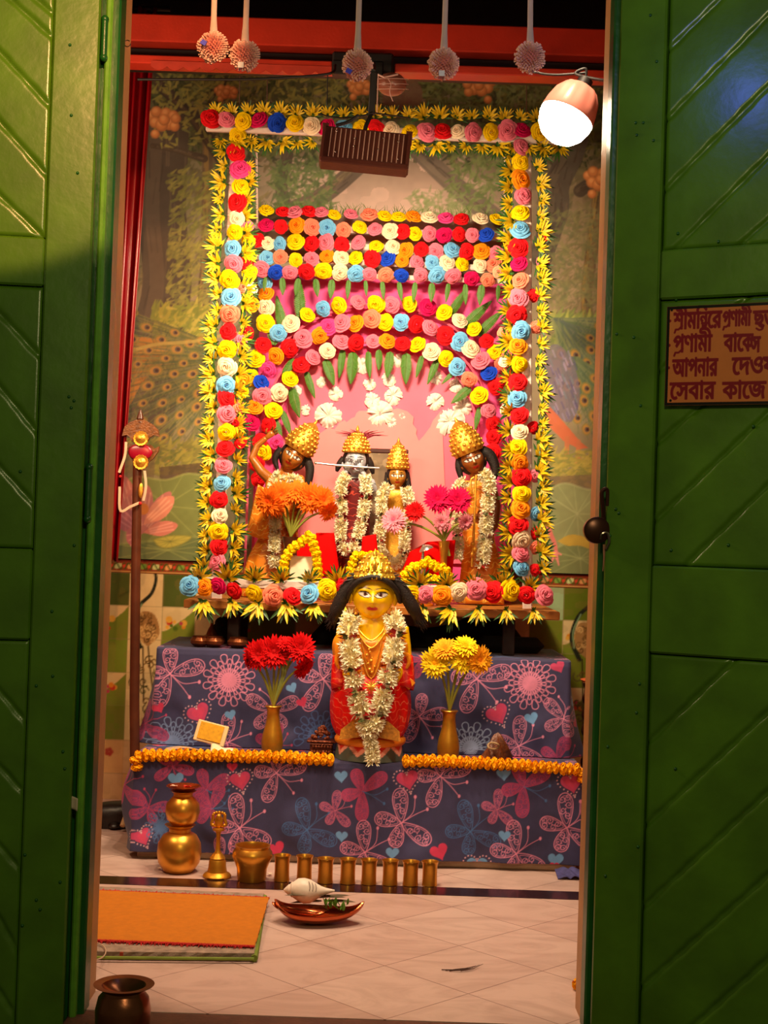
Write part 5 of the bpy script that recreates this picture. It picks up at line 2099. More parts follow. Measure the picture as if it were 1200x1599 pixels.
red_swirl = swirl_cloth('red_robe_with_swirls', 'e40a04', 'f06a4a')
orange_cloth = mat('orange_gold_shawl', 'f09010', rough=.5, var=.15, scale=20, bump=.2)
Z = lambda py: I(579, py).z
W = lambda w: w / 2 / S_I
shell('red_robe', [(W(104), Z(1046), .60), (W(116), Z(1072), .72), (W(121), Z(1100), .78), (W(113), Z(1130), .80), (W(92), Z(1152), .85)], red_swirl, idol, .05, 9, None, Vector((I(579, 1100).x, IY, 0)))
shell('orange_shawl', [(W(30), Z(976), .8), (W(82), Z(985), .62), (W(112), Z(998), .56), (W(116), Z(1020), .56), (W(96), Z(1062), .70)], orange_cloth, idol, .02, 7, None, Vector((I(580, 1000).x, IY, 0)), dip=.045)
for s, x, y in ((-1, 531, 1046), (1, 634, 1046)):
    a, b = I(x, y - 22, -.01), I(x + s * 1, y + 20, -.03)
    cf = MB()
    cf.tube([a, a.lerp(b, .4), b, b + Vector((-s * .004, -.004, -.016))], [.022, .025, .027, .028], 16, False)
    o = cf.build('red_sleeve', swirl_cloth('red_sleeve_cloth', 'd80c08', 'f06030'), idol)
    o.modifiers.new('thick', 'SOLIDIFY').thickness = .002
ob = MB()
for s, x in ((-1, 528), (1, 637)):
    pts = bez([I(x + s * -2, 1044, -.045), I(x + s * 2, 1034, -.045), I(x, 1024, -.045), I(x - s * 8, 1020, -.055), I(x - s * 14, 1023, -.06)], 16)
    ob.tube(pts, [.004 + .004 * sin(pi * k / 16) for k in range(17)], 8)
for s, x, y in ((-1, 533, 1072), (1, 640, 1068)):                     # stiff gold edged cuff flaps
    p = I(x, y, -.05)
    ob.obox(p, Matrix.Rotation(s * .7, 3, 'Y'), (.011, .002, .015), .001)
ob.build('yellow_trim', orange_cloth, idol)
hem = MB()
for s in (-1, 1):
    hem.prism([(s * .012, 0), (s * .094, -.012), (s * .09, .018), (s * .05, .05), (s * .03, .05)][::s], Vector((ic.x, IY - .105, zr + .024)), (1, 0, 0), (0, .25, 1), .006)
hem.build('gold_hem', mat('gold_brocade', 'c07818', rough=.4, metal=.3, var=.4, scale=120, bump=.3, bscale=300), idol, smooth=False)
# neck ornaments
nk = MB()
for a_, b_, c_, w in ((556, 604, 1000, .0028), (551, 610, 1012, .003), (547, 616, 1060, .0034), (553, 608, 1052, .0026)):
    nk.tube(bez([I(a_, 972, -.052), I(a_ + 8, 988, -.065), I(580, c_, -.075), I(b_ - 8, 988, -.065), I(b_, 972, -.052)], 24), w, 8)
for k in range(9):
    nk.ball(I(580 + R.uniform(-8, 8), 1014 + k * 4.5, -.078), R.uniform(.003, .006), 8, 6)
for k in range(12):
    a = 2 * pi * k / 12
    nk.tube([I(580, 1072, -.10), I(580 + 12 * cos(a), 1072 + 12 * sin(a), -.098)], [.004, .001], 6)
for s, x in ((-1, 556), (1, 611)):
    nk.ball(I(x, 951, -.02), (.004, .004, .008), 8, 8)
    nk.lathe([(.001, .008), (.006, .002), (.007, -.002), (.003, -.004)][::-1], I(x, 958, -.02), 12)
nk.build('necklaces', gold, idol)
# hair: a cap under the crown and two long fluffy falls to the sides
hb = MB()
hb.ball(hc + Vector((0, .024, .014)), (.395 * hH, .40 * hH, .50 * hH), 32, 20)
for s, path in ((-1, [(578, 904), (555, 905), (540, 922), (530, 943), (522, 961), (517, 971)]), (1, [(586, 904), (611, 904), (627, 919), (640, 940), (650, 957), (656, 971)])):
    pts = bez([I(x, y, -.045 + .012 * k) for k, (x, y) in enumerate(path)], 26)
    hb.tube(pts, [.010 + .012 * sin(pi * min(1, k / 18) * .5) - .008 * max(0, (k - 18) / 8) for k in range(27)], 12)
    for k in range(130):
        i = R.randrange(1, 26)
        p = pts[i]
        o_ = Vector((R.uniform(-1, 1), R.uniform(-1, .3), R.uniform(-1, 1))).normalized() * .017
        dd = (pts[min(26, i + 1)] - pts[i - 1]).normalized()
        hb.tube([p + o_ * .6, p + o_ + dd * .016, p + o_ * 1.15 + dd * .034 + Vector((R.uniform(-.006, .006), 0, R.uniform(-.006, .006)))], [.0035, .0022, .0004], 5)
hb.tube(bez([I(540, 940, -.01), I(547, 922, -.045), I(561, 907, -.068), I(583, 901, -.078), I(605, 907, -.068), I(619, 922, -.045), I(626, 940, -.01)], 30), [.008 + .001 * sin(pi * k / 30) for k in range(31)], 12)
hb.build('hair', hair_m, idol)
# crown: tiers of beaded gold with a flame finial
cw = MB()
c0 = I(585, 905, .0)
cz = lambda py: I(585, py).z - c0.z
cw.lathe([(W(66), cz(904)), (W(68), cz(900)), (W(64), cz(896)), (W(60), cz(894)), (W(58), cz(888)), (W(50), cz(884)), (W(46), cz(878)), (W(36), cz(872)), (W(26), cz(866)), (W(8), cz(862))], Vector((c0.x, IY - .026, c0.z)), 64, None, lambda q, t: 1 + .035 * cos(q * 16) * (1 - t), .85)
for rr, py, n_, bs in ((66, 901, 30, .0045), (58, 892, 26, .005), (46, 880, 18, .0055), (34, 871, 12, .005)):
    for k in range(n_):
        a = 2 * pi * k / n_
        p = Vector((c0.x + W(rr) * cos(a), IY - .026 + W(rr) * .85 * sin(a), I(585, py).z))
        cw.ball(p, (bs, bs, bs * 1.3), 8, 6)
for k in range(7):
    a = -pi / 2 + (k - 3) * .42
    p = Vector((c0.x + W(52) * cos(a), IY - .026 + W(52) * .85 * sin(a), I(585, 894).z))
    h_ = (.020, .026, .034, .046, .034, .026, .020)[k]
    cw.tube([p, p + Vector((0, -.004, h_ * .4)), p + Vector((0, -.002, h_ * .75)), p + Vector((0, 0, h_))], [.006, .009, .006, .0008], 8)
q = Vector((c0.x, IY - .045, I(585, 868).z))
crn = cw.build('crown', mat('bright_gold_crown', 'f0c040', rough=.25, metal=.75, var=.3, scale=100), idol)
MB().lathe([(.002, -.016), (.006, -.008), (.0085, 0), (.007, .008), (.003, .017), (.0004, .024)], q, 14).build('finial', mat('bright_gold_crown'), crn)
garland('flower_garland', [I(551, 962, -.05), I(543, 985, -.075), I(549, 1030, -.105), I(557, 1080, -.125), I(566, 1120, -.13), I(578, 1140, -.135), I(590, 1118, -.13), I(601, 1080, -.125), I(612, 1030, -.105), I(620, 985, -.075), I(612, 960, -.05)], .062, 'long white tuberose garland round the neck of the yellow idol', None,
        (.10, .25, .32, .43, .57, .68, .76, .90), 5)
garland('garland_tassel', [I(577, 1143, -.135), I(580, 1165, -.135), I(583, 1180, -.14), I(582, 1192, -.142)], .046, 'short white tuberose tassel hanging over the lotus base of the yellow idol', None, (.0,), 6)


# ------------------------------------------------------------------ the four idols of the shrine
def small_idol(name, label, base_px, Y, neck_px, head_px, hpx, tilt, skin, robe, arms, crown, hair_falls, robe_w, crown_h=1.0, shoulder=None, lip='a01010', tilak='fff0c0', ink='120806', eye='f6f0e4', waist=None):
    S = F / Y
    base = at(base_px[0], base_px[1], Y)
    base.z = Zp
    ob = thing(name, base, label, 'idol')
    H = hpx / S
    rot = Matrix.Rotation(tilt, 3, 'Y')
    hc_ = at(head_px[0], head_px[1], Y - .01)
    nk_ = at(neck_px[0], neck_px[1], Y)
    b = MB()
    sw = (shoulder or 44) / 2 / S
    up = hc_ - nk_
    b.tube([Vector((base.x, Y, Zp + .004)), Vector((base.x, Y, Zp + (nk_.z - Zp) * .4)), Vector(((base.x + nk_.x) / 2, Y, Zp + (nk_.z - Zp) * .68)), Vector((nk_.x, Y, nk_.z - .018)), nk_ + Vector((0, 0, -.006)), nk_, hc_], [sw * .7, sw * .75, sw * .62, sw * .95, sw * .6, H * .22, H * .24], 18, True, None, .62)
    for pts, rads in arms:
        b.tube([at(x, y, Y + dy) for x, y, dy in pts], rads, 10)
    v, f = remeshed(b, .0028, 4)
    m = MB()
    m.add(v, f, None, [lin(skin)] * len(v))
    for pts, rads in arms:                                           # hands
        hb_ = MB()
        a, c = at(pts[-2][0], pts[-2][1], Y + pts[-2][2]), at(pts[-1][0], pts[-1][1], Y + pts[-1][2])
        hand(hb_, c, c - a, Vector((0.3, -1, .2)), H * .62, .7)
        m.add(hb_.v, hb_.f, None, [lin(skin)] * len(hb_.v))
    add_head(m, H, rot, hc_, skin, n=64, lip=lip, tilak=tilak, ink=ink, eye=eye)
    m.build('body', skin_m, ob, use_c=True, angle=None)
    # robe
    zt_ = nk_.z - .022
    cx = (base.x + nk_.x) / 2
    rm = MB()
    n = 72
    rings = bez([(sw * .55, zt_ + .012, nk_.x), (sw * 1.02, zt_ - .004, nk_.x), (sw * .86, Zp + (zt_ - Zp) * .62, (nk_.x * 2 + base.x) / 3), (robe_w / 2 / S * .85, Zp + (zt_ - Zp) * .3, base.x), (robe_w / 2 / S, Zp + .004, base.x)], 26)
    for i, p in enumerate(rings):
        t = i / 26
        for k in range(n):
            q = 2 * pi * k / n
            rr = p.x * (1 + .06 * t * sin(9 * q + 2 * sin(2 * q)))
            rm.v.append(Vector((p.z + rr * cos(q), Y + rr * sin(q) * .62, p.y)))
            rm.t.append(t)
            rm.c.append((1, 1, 1))
    for i in range(26):
        for k in range(n):
            rm.f.append((i * n + k, i * n + (k + 1) % n, (i + 1) * n + (k + 1) % n, (i + 1) * n + k))
    rm.mi = [0] * len(rm.f)
    o = rm.build('robe', robe, ob, use_t=True)
    sd = o.modifiers.new('thick', 'SOLIDIFY')
    sd.thickness = .002
    # hair
    hb_ = MB()
    hb_.ball(hc_ + rot @ Vector((0, .13 * H, .03 * H)), (.50 * H, .40 * H, .54 * H), 24, 16, rot)
    for path, rr in hair_falls:
        pts = bez([at(x, y, Y + dy) for x, y, dy in path], 16)
        hb_.tube(pts, [rr * (1 - .6 * (k / 16) ** 2) for k in range(17)], 10)
    hb_.build('hair', hair_m, ob)
    # crown
    cm = MB()
    ch = H * crown_h
    cc = hc_ + rot @ Vector((0, .02 * H, .30 * H))
    prof = {'mitre': [(.46, -.08), (.52, .04), (.53, .2), (.47, .45), (.34, .75), (.17, .97), (.04, 1.05)], 'cone': [(.44, 0), (.47, .06), (.46, .25), (.40, .5), (.28, .75), (.12, .95), (.03, 1.02)], 'cap': [(.46, -.1), (.50, 0), (.52, .25), (.50, .5), (.42, .75), (.26, .92), (.03, 1.0)]}[crown]
    cm.lathe([(a * H, z_ * ch) for a, z_ in prof], cc, 48, rot, lambda q, t: 1 + .05 * cos(q * 14 + t * 9))
    for row in range(6):
        t = .08 + .15 * row
        ra = np.interp(t, [z_ for a, z_ in prof], [a for a, z_ in prof]) * H
        for k in range(16):
            a = 2 * pi * (k + .5 * (row % 2)) / 16
            cm.ball(cc + rot @ Vector((ra * cos(a), ra * sin(a), t * ch)), H * .055, 6, 5)
    cr_ = cm.build('crown', gold, ob)
    MB().lathe([(.02 * H, 0), (.07 * H, .05 * H), (.05 * H, .12 * H), (.005 * H, .22 * H)], cc + rot @ Vector((0, 0, ch * .98)), 10, rot).build('finial', gold, cr_)
    return ob, H, hc_, rot, S


gauze = swirl_cloth('orange_gauze_with_gold', 'e8861a', 'ffd060')
crimson = swirl_cloth('maroon_dress', '6a1014', 'c04030')
YI = 4.97
# left: leaning golden idol with one arm lifted
i1, H1, hc1, rot1, S1 = small_idol('dancing_idol', 'golden idol with tilted head and lifted arm at the left end of the shrine', (428, 892), YI, (446, 738), (458, 713), 46, .55, 'a86220', gauze,
    [([(424, 750, 0), (408, 736, -.01), (394, 715, -.01), (402, 696, -.01), (416, 684, -.015)], [.022, .018, .015, .012, .010]), ([(464, 752, 0), (474, 780, -.01), (470, 805, -.03), (462, 815, -.04)], [.021, .017, .013, .010])],
    'mitre', [([(476, 712, .0), (484, 730, 0), (482, 752, 0), (478, 766, 0)], .018), ([(440, 700, 0), (430, 716, 0), (434, 734, 0)], .014)], 96, 1.0, 58)
shw = MB()
shw.grid(lambda u, v: at(385 + 58 * u + 18 * (1 - v) * (1 - u), 756 + 78 * v + 8 * sin(u * 3), YI - .05 - .02 * sin(u * 3) + .006 * sin(u * 22 + v * 5)), 30, 20)
o = shw.build('shawl', gauze, i1)
o.modifiers.new('thick', 'SOLIDIFY').thickness = .002
# right: golden idol leaning the other way
i4, H4, hc4, rot4, S4 = small_idol('leaning_idol', 'golden dark faced idol with gold staff at the right end of the shrine', (752, 892), YI, (746, 748), (738, 718), 48, -.42, '8a4a1c', gauze,
    [([(726, 762, 0), (722, 790, -.01), (730, 806, -.03), (742, 806, -.045)], [.02, .016, .012, .010]), ([(768, 762, 0), (776, 790, 0), (774, 820, -.02), (766, 834, -.03)], [.02, .016, .013, .010])],
    'mitre', [([(720, 712, 0), (717, 730, 0), (722, 752, 0)], .016), ([(752, 704, .0), (766, 712, 0), (774, 732, 0), (772, 748, 0)], .022)], 70, 1.0, 54)
# centre: grey faced flute player and the small golden one beside him
i2, H2, hc2, rot2, S2 = small_idol('flute_idol', 'grey faced idol playing a long silver flute at the centre of the shrine', (553, 886), YI, (557, 744), (556, 721), 44, .02, 'b0b0ba', crimson,
    [([(536, 752, 0), (530, 768, -.02), (536, 752, -.05), (541, 734, -.06)], [.018, .014, .011, .009]), ([(578, 752, 0), (584, 764, -.02), (574, 750, -.05), (566, 736, -.06)], [.018, .014, .011, .009])],
    'cone', [([(538, 716, .0), (530, 726, .005), (526, 736, .01)], .014), ([(574, 716, 0), (580, 728, .005), (583, 740, .01)], .014)], 72, .8, 50, 'b04050', None, '101014', 'e8e8ee')
i3, H3, hc3, rot3, S3 = small_idol('small_golden_idol', 'smaller golden idol with long dark hair right of the flute idol', (621, 888), YI, (621, 762), (621, 744), 36, .0, 'b47a2c', gold,
    [([(606, 770, 0), (602, 792, -.01), (610, 806, -.035)], [.016, .012, .009]), ([(637, 770, 0), (640, 792, -.01), (634, 806, -.035)], [.016, .012, .009])],
    'cone', [([(607, 738, 0), (604, 756, .0), (604, 772, .0)], .012), ([(634, 738, 0), (638, 760, 0), (637, 782, 0)], .013)], 66, 1.2, 42)
# flute, plume, staff
silver = mat('silver', 'd8d0cc', rough=.25, metal=.9, var=.1)
ft = MB().tube([at(493, 723, YI - .085), at(520, 726, YI - .08), at(592, 731, YI - .075)], [.0035, .0042, .003], 10)
ft.ball(at(493, 723, YI - .085), .0055, 10, 8)
tag(ft.build('flute', silver), 'long thin silver flute held to the lips of the grey faced idol', 'flute')
pl_ = MB()
p0 = at(562, 690, YI - .01)
for k in range(26):
    a = radians(-72 + 144 * k / 25)
    L = (.05 + .04 * abs(sin(a))) * R.uniform(.7, 1.15)
    e = p0 + Vector((sin(a) * L * 1.1, -.012 + R.uniform(-.01, .01), cos(a) * L * .55 + .008))
    pl_.tube([p0, p0.lerp(e, .5) + Vector((0, 0, .012)), e], [.0016, .0022, .0004], 5)
pl_.ball(p0 + Vector((0, -.01, .012)), (.009, .006, .014), 10, 8)
pl_.build('plume', mat('maroon_plume', '8a1830', rough=.7, var=.4, scale=40), i2)
sf_ = MB()
sf_.tube([at(744, 742, YI - .08), at(741, 820, YI - .085), at(737, 885, YI - .09)], [.0042, .0048, .0048], 10)
q0 = at(741, 745, YI - .08)
sf_.tube(bez([q0, at(736, 750, YI - .08), at(737, 768, YI - .082), at(743, 772, YI - .083)], 12), .003, 8)
for x, y in ((739, 850), (742, 858), (738, 866)):
    sf_.ball(at(x, y, YI - .095), (.008, .006, .010), 10, 8)
tag(sf_.build('gold_staff', gold), 'thin gold staff standing in front of the right leaning idol', 'staff')
GY = YI - .075
G = lambda x, y, d=0.0: at(x, y, GY + d)
garland('flower_garland', [G(436, 742, .02), G(428, 760, .0), G(430, 790), G(430, 830), G(428, 870), G(432, 884)], .045, 'white garland hanging down the left side of the dancing idol', 'pairs of garland strands', (.35, .62, .85), 11)
garland('flower_garland', [G(452, 746, .0), G(464, 752), G(468, 770), G(462, 790)], .042, 'short white garland strand on the right breast of the dancing idol', None, (), 12)
garland('flower_garland', [G(541, 742, .0), G(533, 760), G(534, 800), G(532, 840), G(538, 858, -.01), G(552, 858, -.01), G(560, 835), G(568, 800), G(572, 765), G(570, 742, .0)], .044, 'long white garland looped over the grey faced flute idol', None, (.14, .26, .42, .5, .58, .72, .86), 13)
garland('flower_garland', [G(607, 758, .0), G(597, 775), G(596, 810), G(592, 850), G(600, 868), G(618, 880), G(630, 866), G(634, 820, .01), G(640, 790), G(634, 760, .0)], .042, 'long white garland looped over the small golden idol', None, (.2, .34, .45, .6, .75, .88), 14)
garland('flower_garland', [G(726, 752, .0), G(716, 760), G(712, 785), G(714, 820), G(716, 850), G(714, 872)], .040, 'short cream garland down the left side of the leaning idol', None, (.5, .7), 15)
garland('flower_garland', [G(752, 738, .0), G(764, 752), G(762, 790), G(759, 830), G(756, 864), G(752, 884)], .050, 'thick cream garland down the right side of the leaning idol', None, (.25, .45, .68, .95), 16)

# ---- framed picture behind
fp = thing('picture_frame', at(606, 890, 5.10), 'dark wooden framed brownish picture leaning behind the central idols', 'picture')
a, b = at(572, 700, 5.10), at(638, 712, 5.10)
zb_ = Zp + .003
fr_ = MB()
w_ = .016
x0, x1, z1 = at(560, 705, 5.10).x, at(638, 705, 5.10).x, at(600, 701, 5.10).z
for lo, hi in (((x0, 5.09, z1 - w_), (x1, 5.11, z1)), ((x0, 5.09, zb_), (x1, 5.11, zb_ + w_)), ((x0, 5.09, zb_ + w_), (x0 + w_, 5.11, z1 - w_)), ((x1 - w_, 5.09, zb_ + w_), (x1, 5.11, z1 - w_))):
    fr_.box(lo, hi, .003)
fr_.build('frame', mat('dark_frame_wood', '4a1c14', rough=.4, var=.2), fp, smooth=False)
cv2 = Canvas(x0 + w_, x1 - w_, zb_ + w_, z1 - w_, .002, '94785c')
cv2.blend(cv2.noise(.03, 3) * .7, '6c5644')
cv2.blend((cv2.noise(.015, 4) > .6) * .4, 'b49a78')
cc_ = at(604, 736, 5.10)
cv2.poly(ell(cc_.x, cc_.z - .02, .03, .05), '7c6450', .8)
cv2.dot(cc_.x, cc_.z + .03, .016, 'a88c6c')
cv2.build('picture', mat('faded_print', attr='Col', rough=.3), lambda X, Zz: (X, X * 0 + 5.094, Zz), fp)


# ---- red bolsters
def cushion(name, pts, Y0, th, m, label, grp=None):
    """a stuffed red cushion: outline in the picture, real thickness"""
    W_ = [at(x, y, Y0) for x, y in pts]
    cx, cz_ = sum(w.x for w in W_) / len(W_), sum(w.z for w in W_) / len(W_)
    mb = MB()
    n = 40
    out = []
    for i in range(n):
        t = i / n * len(W_)
        k = int(t)
        a, c = W_[k % len(W_)], W_[(k + 1) % len(W_)]
        out.append(a.lerp(c, t - k))
    L = 9
    for j in range(L):
        s = -1 + 2 * j / (L - 1)
        k_ = (1 - abs(s) ** 3) ** .5 if abs(s) < 1 else 0
        k_ = .80 + .20 * k_
        for p in out:
            mb.v.append(Vector((cx + (p.x - cx) * k_, Y0 + s * th / 2, max(Zp + .002, cz_ + (p.z - cz_) * k_))))
    mb.t = [0.0] * len(mb.v)
    mb.c = [(1, 1, 1)] * len(mb.v)
    for j in range(L - 1):
        for i in range(n):
            mb.f.append((j * n + i, j * n + (i + 1) % n, (j + 1) * n + (i + 1) % n, (j + 1) * n + i))
    mb.f += [tuple(range(n))[::-1], tuple((L - 1) * n + i for i in range(n))]
    mb.mi = [0] * len(mb.f)
    return tag(mb.build(name, m, angle=50), label, 'cushion', grp)


velvet = mat('bright_red_velvet', 'e00202', rough=.85, var=.08, bump=.1, spec=.1)
cushion('cushion', [(494, 832), (522, 832), (532, 902), (488, 902)], 4.87, .05, velvet, 'red cushion standing between the white box and the flute idol garland', 'red cushions on the shelf')
cushion('cushion', [(640, 862), (668, 846), (712, 843), (706, 904), (622, 905)], 4.865, .05, velvet, 'red cushion behind the vase of pink gerberas, its left end sloping', 'red cushions on the shelf')
cushion('cushion', [(566, 838), (588, 834), (594, 904), (562, 904)], 4.87, .04, velvet, 'narrow red cushion between the two central idols', 'red cushions on the shelf')
cushion('cushion', [(444, 848), (496, 842), (498, 902), (440, 902)], 4.885, .03, velvet, 'red cushion behind the white box and its yellow garland', 'red cushions on the shelf')
# ---- white box under a yellow garland
wb = MB()
a, b = at(453, 868, 4.79), at(490, 872, 4.79)
wb.box((a.x, 4.79, Zp + .001), (b.x, 4.82, a.z), .003)
tag(wb.build('white_box', mat('white_card', 'fbeccb', rough=.6)), 'small upright white box framed by a yellow flower string', 'box')
KY = 4.765
K = lambda x, y: at(x, y, KY)
bead_garland('flower_string', [K(444, 912), K(443, 890), K(448, 868), K(460, 854), K(474, 845), K(484, 836), K(490, 852), K(496, 876), K(497, 908)], .036, mari_y, 'yellow flower string arched over the small white box', 'flower', 'garland', 'yellow flower strings')
K2 = lambda x, y: at(x, y, 4.72)
bead_garland('flower_string', [K2(545, 912), K2(548, 890), K2(553, 872), K2(560, 866), K2(572, 870), K2(586, 866), K2(598, 876), K2(607, 896), K2(610, 912)], .034, mari_y, 'yellow flower string arching behind the crown of the yellow idol', 'flower', 'garland', 'yellow flower strings')
K3 = lambda x, y: at(x, y, 4.725)
bead_garland('flower_string', [K3(634, 914), K3(632, 900), K3(642, 888), K3(656, 884), K3(667, 877), K3(680, 884), K3(694, 888), K3(701, 900), K3(698, 914)], .036, mari_y, 'yellow flower string heaped round a tiny brass lamp at right', 'flower', 'garland', 'yellow flower strings')
bead_garland('flower_string', [at(645, 908, 4.69), at(660, 904, 4.69), at(676, 904, 4.69), at(692, 908, 4.69)], .036, mari_y, 'short yellow flower string lying before the tiny brass lamp', 'flower', 'garland', 'yellow flower strings')
brass = mat('brass', 'e0a03c', rough=.33, metal=.88, var=.14, scale=25, bump=.05, bscale=60)
brass_d = mat('matt_brass', 'd09028', rough=.42, metal=.75, var=.2, scale=25, bump=.08)
for n_, (x, y, Y) in enumerate(((668, 905, 4.735), (573, 895, 4.76))):
    c = at(x, y, Y)
    c.z = Zp + .001
    lm_ = MB().lathe([(.022, 0), (.024, .006), (.010, .014), (.008, .03), (.020, .04), (.024, .05), (.018, .056), (.0, .05)], c, 24)
    tag(lm_.build('brass_lamp', brass), ['tiny brass lamp inside the heaped yellow string at right', 'tiny brass lamp inside the arched yellow string behind the crown'][n_], 'lamp', 'tiny brass lamps')
c = at(515, 884, 4.76)
c.z = Zp + .001
pt_ = MB().lathe([(.016, 0), (.026, .012), (.029, .028), (.022, .044), (.012, .05), (.0, .05)], c, 24)
pt_.grid(lambda u, v: c + Vector(((u - .5) * .05 + .012, -.028 + .01 * v, .035 + .03 * v - .02 * u)), 6, 6)
o = pt_.build('clay_pot', mat('beige_clay_and_cloth', 'b48468', rough=.8, var=.15))
tag(o, 'small beige clay pot with a cloth cover left of the yellow idol crown', 'pot')
# ================================================================== GERBERAS AND VASES
def gerbera_mesh(seed):
    """a flower head facing +Z, 1 unit across: dark eye, florets, two rounds of strap petals"""
    r_ = random.Random(seed)
    b = MB()
    b.cur = 0
    for n_, L, z0, dz in ((26, .50, .0, .02), (24, .42, .03, .07), (20, .26, .05, .10)):
        for k in range(n_):
            a = 2 * pi * (k + r_.uniform(-.25, .25)) / n_
            blade(b, (cos(a), sin(a), dz / L + r_.uniform(-.05, .12)), L * r_.uniform(.9, 1.05), .066, r_.uniform(-.06, .02), (0, 0, z0))
    b.cur = 1
    b.ball((0, 0, .05), (.11, .11, .05), 14, 6)
    for k in range(34):
        a, q = k * 2.4, .11 * sqrt(k / 34)
        b.ball((q * cos(a), q * sin(a), .085), .016, 5, 4)
    b.cur = 2
    b.lathe([(.03, -.12), (.09, -.08), (.14, -.02), (.12, .0)], (0, 0, 0), 12)
    return b.mesh('gerbera_head', use_t=True)


stem_m = mat('gerbera_stem_green', '8a8a30', rough=.5, var=.15)
GER = {}
for key, ca, cb, eye in (('orange', 'e84a08', 'ff7a18', 'c85010'), ('magenta', 'c00038', 'e80c50', '3a0a18'), ('red', 'a80004', 'd0040a', '4a0306'), ('pink', 'd8506c', 'f498a8', 'c0a050'), ('yellow', 'f0a000', 'ffe020', 'e09a10'), ('amber', 'e87a08', 'ffb020', 'c07008')):
    GER[key] = [colored(gerbera_mesh(s), [mat(key + '_gerbera_petals', ca, col2=cb, attr='t', rough=.7, var=.1, spec=.12), mat(key + '_gerbera_eye', eye, rough=.8), stem_m]) for s in (1, 2)]


def gerbera(px, py, Y, mouth, key, d, label, group, face=(0, -1, .25), bend=0.0):
    """one cut flower: its stem from inside the vase's mouth to the head"""
    h = at(px, py, Y)
    f = Vector(face).normalized()
    g = thing('gerbera', mouth, label, 'flower', group)
    size = 1.16 * d / (F / Y)
    back = h - f * size * .1
    low = Vector(mouth) + Vector((0, 0, -.05))
    low = Vector((mouth[0] + (mouth[0] - h.x) * .12, mouth[1] + (mouth[1] - h.y) * .1, mouth[2] - .05))
    mid = Vector(mouth).lerp(back, .55) + Vector(((h.x - mouth[0]) * -.10 + bend, 0, .01))
    MB().tube(bez([low, Vector(mouth), mid, back], 16), [.0042] * 12 + [.0038, .0036, .0036, .0036, .004], 8).build('stem', stem_m, g)
    inst('flower_head', R.choice(GER[key]), g, h, face_dir(f, R.uniform(0, 6)), size)
    return g


# ---- red gerberas in a brass vase, left of the yellow idol
def brass_vase(px, py, Y, hpx, label):
    c = at(px, py, Y)
    c.z = ZS + .001
    h = hpx / (F / Y)
    k = h / .158
    v = thing('brass_vase', c, label, 'vase', 'brass vases on the low step')
    MB().lathe([(a * k * 1.17, z * k) for a, z in ((.0, .0), (.022, .0), (.027, .003), (.030, .02), (.031, .04), (.028, .065), (.021, .095), (.0175, .125), (.018, .145), (.0225, .157), (.0235, .158), (.0215, .157), (.016, .145), (.015, .12), (.0, .118))], c, 40).build('vase_body', brass_d, v)
    MB().lathe([(.0275 * k, .0), (.0287 * k, .002), (.0275 * k, .004)], c + Vector((0, 0, .155 * k)), 40).build('rim', brass, v)
    return c + Vector((0, 0, h))


YVS = 4.46
mL = brass_vase(425, 1170, YVS, 74, 'brass bud vase holding red gerberas, left of the yellow idol')
for x, y, k, d, lab, fc, bd in ((404, 1022, 'red', 46, 'red gerbera facing front at the left of the red bunch', (-.15, -1, .15), 0), (428, 1018, 'red', 50, 'big red gerbera in the middle of the red bunch', (.05, -1, .2), 0), (470, 1012, 'red', 46, 'red gerbera at the upper right of the red bunch', (.2, -1, .25), 0),
                               (447, 1005, 'red', 30, 'small half hidden red gerbera at the top of the red bunch', (.1, -.6, .8), 0), (388, 1030, 'red', 30, 'red gerbera seen edge on at the far left of the red bunch', (-1, -.4, -.1), 0), (474, 1042, 'red', 38, 'drooping red gerbera at the lower right of the red bunch', (.8, -.7, -.5), 0)):
    gerbera(x, y, YVS - .03, mL, k, d, lab, 'red gerberas', fc, bd)
sp = MB()
for x, y in ((452, 1020), (444, 1028)):
    p = at(x, y, YVS - .02)
    sp.tube([mL + Vector((0, 0, -.04)), mL, mL.lerp(p, .6) + Vector((.006, 0, 0)), p], [.004, .004, .0045, .006], 8)
    sp.ball(p, (.008, .008, .014), 10, 8)
tag(sp.build('gerbera_bud', mat('green_bud', '8a9a50', rough=.6)), 'pale green unopened bud stems among the red gerberas', 'flower', 'red gerberas')
mR = brass_vase(700, 1181, YVS, 76, 'brass bud vase holding yellow gerberas, right of the yellow idol')
for x, y, k, d, lab, fc in ((680, 1035, 'yellow', 46, 'yellow gerbera at the left of the yellow bunch', (-.25, -1, .1)), (722, 1026, 'yellow', 48, 'bright yellow gerbera in the middle of the yellow bunch', (.05, -1, .2)), (748, 1030, 'amber', 44, 'amber yellow gerbera at the right of the yellow bunch', (.5, -1, .1)),
                         (696, 1014, 'amber', 40, 'amber gerbera at the top left of the yellow bunch', (-.1, -.7, .7)), (728, 1010, 'yellow', 40, 'yellow gerbera at the top right of the yellow bunch', (.2, -.7, .8))):
    gerbera(x, y, YVS - .03, mR, k, d, lab, 'yellow gerberas', fc)
